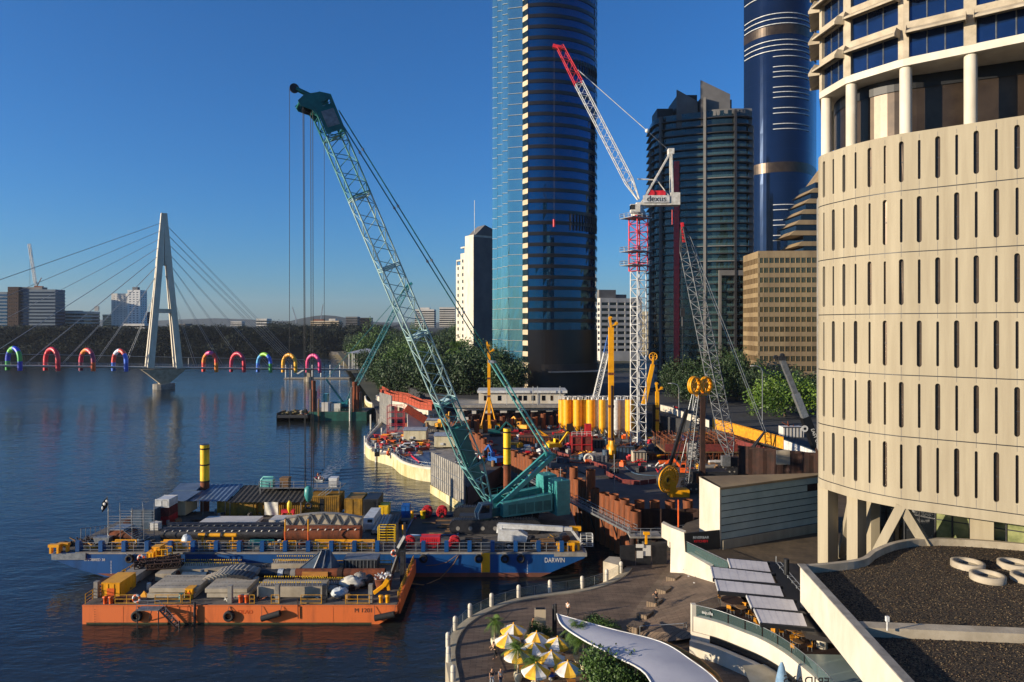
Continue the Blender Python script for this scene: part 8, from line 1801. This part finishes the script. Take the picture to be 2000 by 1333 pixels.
for px,y0,y1 in((1085,1180,1242),(1081,1182,1240),(1101,1208,1275),(1153,1236,1290),(1170,1243,1300),(1231,1262,1330),(1265,1278,1335),(1280,1298,1345)):p=G(px,y1,PZ);d=p.y;MB().tube((p.x,d,PZ),(p.x,d,37-(y0-HZ)*d/F),.14,8).build('mast','dark_steel',t,True)
MB().path([G(x,y,5.0)for x,y in((1290,1254),(1325,1268),(1365,1290),(1400,1320),(1415,1345))],.22,6).build('timber_rail','orange_wood',t,True)
mb=MB();P=[G(x,y,4.6)for x,y in((1450,1300),(1520,1296),(1560,1340),(1470,1345))];mb.add([p for p in P],[(3,2,1,0)]);mb.add([p-V((0,0,.05))for p in P],[(0,1,2,3)]);thing1('small_sail','small cream shade cloth below the curved balcony','sail',mb,'cream')
def umbrella(px,py,i,lab):
 p=G(px,py,PZ+2.8);t=T('patio_umbrella',lab,'umbrella',(p.x,p.y,PZ),i*.55,'yellow and white umbrellas');mb=MB();n=8
 for k in range(n):
  mb.m(k%2);a0,a1=2*math.pi*k/n,2*math.pi*(k+1)/n;e0,e1=V((math.cos(a0)*1.38,math.sin(a0)*1.38,2.05)),V((math.cos(a1)*1.38,math.sin(a1)*1.38,2.05));mid=(e0+e1)/2*.97;mid.z=2.0
  mb.add([(0,0,2.72),e0,mid,e1],[(0,1,2),(0,2,3)]);mb.add([e0,mid,e1,e1-V((0,0,.2)),mid-V((0,0,.26)),e0-V((0,0,.2))],[(0,5,4,1),(1,4,3,2)])
 mb.build('canopy',['umb_yellow','umb_white'],t);MB().tube((0,0,0),(0,0,2.75),.03,6).build('pole','wood',t);MB().lathe([(.07,2.7),(.08,2.8),(.02,2.88)],8).build('finial','yellow',t);MB().lathe([(.28,0),(.28,.1),(.06,.14)],10).build('base','concrete_grey',t)
 s=T('patio_table','square timber table under a yellow and white umbrella','table',(p.x+.35,p.y+.2,PZ),0,'timber tables under the umbrellas');MB().bx(-.4,.4,-.4,.4,.7,.75).build('table_top','orange_wood',s);[MB().bx(x-.03,x+.03,y-.03,y+.03,0,.7).build('leg','dark_steel',s)for x in(-.35,.35)for y in(-.35,.35)]
for i,(px,py,lab)in enumerate(((1003,1217,'rearmost yellow and white umbrella'),(992,1237,'umbrella overlapped by the palm at the left of the group'),(1048,1233,'umbrella in front of the cream pillar'),(1089,1243,'yellow and white umbrella at the right, touching a black mast'),(1042,1253,'umbrella at the centre of the group'),(1010,1264,'umbrella in front of the centre one on the left'),(1077,1270,'umbrella left of the leafy tree, third row'),(1047,1294,'nearest yellow and white umbrella at the bottom'),(1109,1290,'yellow and white umbrella tucked against the leafy tree'))):umbrella(px,py,i,lab)
p=G(1527,1294,4.9+2.4);t=T('closed_umbrella','folded grey-blue umbrella below the curved balcony','umbrella',(p.x,p.y,4.2));MB().lathe([(.62,.4),(.5,1.6),(.26,2.7),(.1,3.1)],9).build('canopy','umb_blue',t);MB().tube((0,0,-1.1),(0,0,3.3),.04,6).build('pole','white_paint',t)
for px,py,lab in((1075,1318,'blue-topped round sign table by the nearest umbrella'),(1581,1310,'blue round dish beside the mirrored lettering')):p=G(px,py,PZ+1.2);t=T('round_sign',lab,'sign',(p.x,p.y,PZ));MB().lathe([(.02,1.16),(.5,1.2),(.5,1.24),(.02,1.24)],18).build('disc','screen_blue',t);MB().tube((0,0,0),(0,0,1.2),.05,6).build('stand','white_paint',t)
FP=tree_proto('courtyard_tree','leafy bright tree beside the white sail in the foreground','tree',9,420,(1,1,.95),.05,12,'leaf','bark',.035,'courtyard trees');p=G(1185,1352,PZ);plant(FP,p.x+.5,p.y,PZ,4.3,3.5,'leafy bright tree hiding the lower edge of the white sail')
for px,py,h,w,lab in((1060,1258,2.2,1.8,'rounded shrub right of the cream pillar'),(1215,1360,3.2,2.6,'dark shrub at the bottom beside the tree'),(1275,1362,2.8,2.4,'shrub under the sail masts at the bottom edge'),(1180,1236,1.6,2.6,'low shrub peeping over the top edge of the sail')):p=G(px,py,PZ);plant(FP,p.x,p.y,PZ,h,w,lab)
FQ=palm_proto('potted_palm','leafy palm beside the umbrellas','palms around the umbrellas')
for px,py,h,lab in((966,1262,3.0,'feathery palm at the left corner of the umbrellas'),(1012,1330,3.6,'tall palm in front of the nearest umbrellas'),(1046,1348,3.0,'palm at the bottom edge below the nearest umbrella'),(1128,1292,4.0,'palm between the umbrellas and the sail'),(1140,1310,3.4,'second palm under the sail edge')):
 p=G(px,py,PZ);plant(FQ,p.x,p.y,PZ+.5,h,h,lab);thing1('plant_pot','cream round pot holding a palm by the umbrellas','pot',MB().lathe([(.3,0),(.42,.5),(.42,.75),(.3,.78)],12,(p.x,p.y,PZ)),'cream','cream plant pots')
def person(label,p,rz,shirt,legs,stride=.25,arms=((.05,.0),(.05,.0)),sit=False,hair='hair',lean=0.0,scale=1.0):
 """one continuous skinned body; clothes and hair are children"""
 t=T('person',label,'person',p,rz);t.scale=(scale,)*3;hp=.93
 def jo(side):
  s=stride*side;k=(.10*side,-s*.5+.02,.50);a=(.11*side,-s+(.06 if side*stride<0 else 0),.09)
  if sit:k=(.13*side,-.34+.12*side,.72);a=(.13*side,-.2+.25*side,.3)
  return k,a
 def sk(nodes,edges,m,name,par,lv=1):
  me=bpy.data.meshes.new(name);me.from_pydata([n[0]for n in nodes],edges,[]);me.materials.append(MATS[m]);o=bpy.data.objects.new(name,me);COL.objects.link(o);o.parent=par;md=o.modifiers.new('skin','SKIN')
  for i,n in enumerate(nodes):me.skin_vertices[0].data[i].radius=(n[1],n[1]*(n[2]if len(n)>2 else 1));me.skin_vertices[0].data[i].use_root=(i==0)
  s_=o.modifiers.new('sub','SUBSURF');s_.levels=lv;s_.render_levels=lv;return o
 N=[((0,0,hp),.13,.8),((0,-lean*.5,1.18),.13,.75),((0,-lean,1.40),.15,.65),((0,-lean*1.1,1.50),.055),((0,-lean*1.2-.01,1.60),.085,1.1),((0,-lean*1.2-.01,1.70),.085,1.1),((0,-lean*1.2,1.75),.05),((0,-lean*1.2-.115,1.605),.016)]
 E=[(0,1),(1,2),(2,3),(3,4),(4,5),(5,6),(4,7)];SH=[N[0],N[1],N[2]];SE=[(0,1),(1,2)];TR=[N[0]];TE=[]
 for side in(-1,1):
  k,a=jo(side);i=len(N);N+=[((.09*side,0,.88),.095),(k,.065),(a,.042),((a[0],a[1]-.13,.035 if not sit else a[2]-.06),.035)];E+=[(0,i),(i,i+1),(i+1,i+2),(i+2,i+3)]
  j=len(TR);TR+=[((.09*side,0,.88),.108),(k,.082),((a[0],a[1],a[2]+.04),.068)];TE+=[(0,j),(j,j+1),(j+1,j+2)]
  fw_,up2=arms[(side+1)//2];i=len(N);e=(.23*side,-lean*.9+.02-fw_*.4,1.13+up2*.5);h=(.24*side,-lean*.9-.04-fw_,.88+up2);N+=[((.19*side,-lean,1.40),.055),(e,.042),(h,.028),((h[0],h[1]-.02,h[2]-.08),.032,.5)];E+=[(2,i),(i,i+1),(i+1,i+2),(i+2,i+3)]
  for f in range(5):w=len(N);N.append(((h[0]+(f-1.5)*.016*(1 if f<4 else-2.2*side),h[1]-.025-(.03 if f==4 else .01),h[2]-(.15-abs(f-1.3)*.012 if f<4 else .09)),.009));E.append((i+3,w))
  j=len(SH);SH+=[((.19*side,-lean,1.40),.068),(((.19+.23)/2*side,e[1]*.5-lean*.5,1.27),.06)];SE+=[(2,j),(j,j+1)]
 sk(N,E,'skin','body',t);SH=[(n[0],n[1]*1.14,*(n[2:]))for n in SH];sk(SH,SE,shirt,'shirt',t);sk(TR,TE,legs,'trousers',t);MB().blob((0,-lean*1.2+.02,1.70),.105,(.95,1.05,.85),10).build('hair',hair,t);return t
person('person in a pink-white top and dark shorts walking on the promenade',G(1109,1203,PZ),2.6,'cloth_white','cloth_black');person('person in a dark top with pale trousers walking near the umbrellas',G(961,1341,PZ),.3,'cloth_black','cloth_grey',.2);person('person in a pale jacket and navy trousers beside the dark-topped walker',G(978,1341,PZ),.3,'cloth_grey','cloth_blue',-.22)
person('person in a black apron bending by the left palm',G(967,1287,PZ),-1.2,'cloth_black','cloth_black',.2,((.3,.3),(.3,.3)),False,'hair',.16);person('person in an orange-brown dress in front of the cream pillar',G(1041,1237,PZ),1.0,'rust_orange','skin',.1);person('person in a white shirt standing by the cream pillar',G(1045,1236,PZ),.5,'cloth_white','cloth_black',.1)
cy=G(1283,1184,PZ+1.2);person('person in dark cycling clothes riding up the ramp',cy,3.3,'cloth_black','cloth_black',.2,((.45,.2),(.45,.2)),True,'black',.3);t=T('bicycle','black bicycle ridden up the ramp','bicycle',cy,3.3)
for y in(-.62,.42):w=ring_of(MB(),(0,y,.34),.32,.025,18,0);ring_of(w,(0,y,.34),.05,.03,8,0);[w.tube((0,y,.34),(0,y+.31*math.cos(a_),.34+.31*math.sin(a_)),.006,3)for a_ in[k*.785 for k in range(8)]];w.build('wheel','black_rubber',t)
mb=MB();[mb.tube(a_,b_,.022,5)for a_,b_ in(((0,.42,.34),(0,-.05,.3)),((0,-.05,.3),(0,.12,.82)),((0,.12,.82),(0,.42,.34)),((0,-.05,.3),(0,-.48,.8)),((0,.1,.78),(0,-.48,.8)),((0,-.62,.34),(0,-.46,.95)))];mb.build('frame','dark_steel',t);MB().bx(-.06,.06,.0,.26,.84,.9).build('saddle','black',t);MB().tube((-.28,-.48,.96),(.28,-.48,.96),.02,5).build('handlebar','black',t)
for px,py,c_,lab in((1105,925,'hivis','worker in orange on the dark site yard'),(1114,927,'cloth_black','worker in dark clothes on the dark site yard'),(838,870,'hivis','worker in an orange vest beside the cream huts'),(1262,900,'hivis','worker in orange right of the tall yellow rig'),(1090,905,'red','worker in red left of the slurry machine')):person('person, '+lab,G(px,py,SZ if px>900 else 2.87),random.random()*6,c_,'cloth_blue',.2)
p=G(625,941,0);t=T('work_boat','small grey motor boat under way behind the barges','boat',p,R(-62));mb=MB();pr=[(-2.6,-1,.75),(1.2,-1,.8),(2.9,0,1.0),(1.2,1,.8),(-2.6,1,.75)];kl=[(-2.5,-.7,-.25),(1.2,-.6,-.2),(2.4,0,.2),(1.2,.6,-.2),(-2.5,.7,-.25)];mb.add(pr+kl,[(i,i+5,(i+1)%5+5,(i+1)%5)for i in range(5)]+[(5,6,7,8,9)]);mb.add([(x*.93,y*.88,.35)for x,y,z in pr]+pr,[(0,1,2,3,4)]+[(i,(i+1)%5,(i+1)%5+5,i+5)for i in range(5)]);mb.build('hull','galv',t);MB().bx(-.2,.5,-.4,.4,.35,1.15).build('console','white_paint',t);mb=MB();mb.bx(-3.0,-2.5,-.25,.25,.2,1.2);mb.build('outboard_motor','black',t);MB().bx(-1.8,-1.0,-.7,.7,.36,.8).build('seat','red',t)
person('person in an orange life vest steering the motor boat',p+V((-.6,.3,.35)),R(60),'hivis','cloth_blue',.1,((.4,.2),(.4,.2)));person('person in a red jacket sitting in the motor boat',p+V((.3,-.9,-.1)),R(60),'red','cloth_blue',.1,((.3,.1),(.3,.1)),True)
mat('foam','#aab4bc','#6d7f90',rough=.6,scale=1.5);d=V((-.05,.999,0));random.seed(6);mb=MB()
for k in range(240):
 f=random.random();s=random.uniform(-1,1)*(.5+3.4*f);c=p+d*(2.5+34*f)+V((1,0,0))*s;w=random.uniform(.1,.34)*(1.3-f);mb.add([(c.x-w*2,c.y,.03),(c.x,c.y-w,.035),(c.x+w*2,c.y,.03),(c.x,c.y+w,.035)],[(0,1,2,3)])
o=mb.build('foam','foam');o['kind']='stuff';mb=MB()
for s in(-1,1):
 for k in range(4):
  P=[p+d*(1+k*4+5.5*f)+V((s*(1.2+(6+12*f)*(f+.06*k)),0,0))for f in[i/16 for i in range(17)]];v=[]
  for i,q in enumerate(P):h=.22*(1-i/17);v+=[(q.x,q.y-.9,-.02),(q.x,q.y,h),(q.x,q.y+1.1,-.02)]
  mb.add(v,[(3*i+j,3*i+3+j,3*i+4+j,3*i+1+j)for i in range(16)for j in(0,1)],1)
struct(mb.build('water','water',loc=(0,0,0)))
# small things lying about on the barges and the site
def litter(name,cat,label,grp,n,seed,place,mats,size=1.0):
 random.seed(seed)
 for i in range(n):
  p=place();p.x=max(p.x,BX0+3)if 99<p.y<123 and p.x<5 else p.x;m=random.choice(mats);mb=MB();k=random.random();w=random.uniform(.35,1.1)*size
  if k<.3:
   for _ in range(5):a=V((random.uniform(-w,w),random.uniform(-.35,.35),random.uniform(.05,.35)));mb.tube(p+a,p+a+V((random.uniform(-w,w),random.uniform(-.3,.3),random.uniform(-.05,.4))),.06*size,5)
   what='tangle of bars'
  elif k<.55:mb.box(p+V((0,0,.35*size)),(w,.7*size,.7*size),random.random());mb.box(p+V((.05,0,.78*size)),(w*.7,.5,.18),random.random());what='small crate'
  elif k<.7:mb.lathe([(.26*size,0),(.29*size,.4*size),(.26*size,.85*size)],10,tuple(p));what='drum'
  elif k<.85:
   for j in range(4):z=.08+j*.13;mb.box(p+V((random.uniform(-.1,.1),0,z)),(w*2,.9*size,.1),.04*j)
   what='stack of boards'
  else:
   pts=[p+V((math.cos(t*.9)*w*(1+.1*t),math.sin(t*.9)*.6*w,.08+.02*t))for t in range(12)];mb.path(pts,.07*size,5);what='coil of hose'
  tag(mb.build(name,m),f'{what} {label}',cat,f'{what} {grp}')
GR=['rust','concrete_grey','dark_steel','wood','galv','yellow_rail','rust_dark','canvas','blue_grey','rust_orange','deck_dark']
def on_blue():
 r=random.random();py=random.choice((1070,1074,1066))if r<.4 else random.uniform(1010,1030)if r<.75 else random.uniform(1000,1006);return G(random.uniform(215,720)if r<.9 else random.uniform(890,1080),py,BZ+.05)
litter('deck_litter','deck gear','among the clutter on the blue barge deck','on the blue barge deck',110,71,on_blue,GR)
litter('deck_litter','deck gear','near the bow end of the blue barge deck','at the bow of the blue barge',22,72,lambda:G(random.uniform(160,300),random.uniform(1055,1072),BZ+.05),GR,.8)
litter('deck_litter','deck gear','lying between the concrete pieces on the orange barge','between the pieces on the orange barge',60,73,lambda:G(random.uniform(240,750),random.choice((1110,1114,1126,1140,1152,1175))+random.uniform(-2,2),OZ+.05),GR)
litter('deck_litter','deck gear','around the crawler tracks of the teal crane','around the teal crane tracks',24,74,lambda:G(random.uniform(880,1110),random.choice((1052,1058,1006,1072)),BZ+.05),GR)
litter('site_litter','site gear','around the machines in the middle of the site','in the middle of the site',150,75,lambda:G(random.uniform(985,1500),random.uniform(832,905),SZ+.02),GR+['red','orange','yellow','white_paint','mesh_red'],1.7)
litter('site_litter','site gear','on the old riverwalk deck by the cream huts','on the old riverwalk deck',70,76,lambda:G(random.uniform(735,838),random.uniform(858,893),2.88),GR+['red','orange','white_paint','mesh_orange'],1.3)
litter('site_litter','site gear','on the strip between the screen and the pipe piles','between the screen and the pipe piles',40,77,lambda:G(random.uniform(905,975),random.uniform(868,915),SZ+.02),GR+['blue','white_paint','red'],1.6)
litter('site_litter','site gear','along the works under the netted walkway','under the netted walkway',40,78,lambda:G(random.uniform(795,880),random.uniform(800,835),SZ+.02),GR+['orange','white_paint','mesh_orange','yellow'],1.8)
for k,P in enumerate(([(1105,900),(1140,925),(1200,935)],[(1215,905),(1240,925),(1290,930)],[(1070,880),(1100,900),(1150,905)])):
 tag(MB().path(catmull([G(x,y,SZ+.15)for x,y in P],6),.14,6).build('hose',['black_rubber','blue_grey','mesh_orange'][k]),['black hose snaking across the dark yard to the red barriers','grey-blue hose curling behind the red barriers','orange hose lying in front of the red slurry plant'][k],'hose')
for k,(x0,x1)in enumerate(((312,330),(366,374),(395,420),(440,462),(545,572),(655,668),(676,700))):
 a,b=G(x0,1079,BZ),G(x1,1079,BZ);mb=MB();rail(mb,[a+V((0,.7,0)),V((b.x,a.y+.7,BZ))],1.2,1.0,.06,(1,.66,.33));rail(mb,[a+V((0,1.5,0)),V((b.x,a.y+1.5,BZ))],1.2,1.0,.06,(1,.5));tag(mb.build('yellow_barrier','yellow'),'yellow barred barrier stored behind the near rail of the blue barge','barrier','yellow barriers stored on the blue barge')
for k in range(7):p=G(1334+k*11,1113+k*13,4.6);thing1('paving_stud','small pale stud in the dotted row on the ramp','stud',MB().lathe([(.12,0),(.12,.05),(.02,.06)],8,tuple(p)),'white_paint','studs on the ramp')
def inside(p,poly):
 c=False;n=len(poly)
 for i in range(n):
  a,b=poly[i],poly[(i+1)%n]
  if(a[1]>p[1])!=(b[1]>p[1])and p[0]<(b[0]-a[0])*(p[1]-a[1])/(b[1]-a[1])+a[0]:c=not c
 return c
random.seed(80);mb=MB();k=0;z=ZR-.75
while k<11000:
 p=(random.uniform(28,62),random.uniform(40,77))
 if not inside(p,outline)or abs(1000+F*p[0]/p[1]-1780)>260:continue
 k+=1;r=random.uniform(.03,.085);a=random.random()*6;v=[(p[0]+math.cos(a+i*1.571)*r,p[1]+math.sin(a+i*1.571)*r*.8,z+r*.2)for i in range(4)]+[(p[0],p[1],z+r*.9)]
 mb.m(random.choice((0,0,0,1,2))).add(v,[(0,1,4),(1,2,4),(2,3,4),(3,0,4)])
o=mb.build('gravel',['gravel','gravel_pale','rust_dark']);o['kind']='stuff'
# air
hz=MB().bx(-7000,7000,-900,7000,-7,300).build('haze','water',loc=(0,0,0));hz['kind']='stuff'
m=bpy.data.materials.new('haze');m.use_nodes=True;N=m.node_tree.nodes;N.remove(N['Principled BSDF']);v=N.new('ShaderNodeVolumePrincipled');v.inputs['Color'].default_value=(.8,.88,1,1);v.inputs['Density'].default_value=.00004;v.inputs['Anisotropy'].default_value=.2
m.node_tree.links.new(v.outputs[0],N['Material Output'].inputs['Volume']);hz.data.materials[0]=m
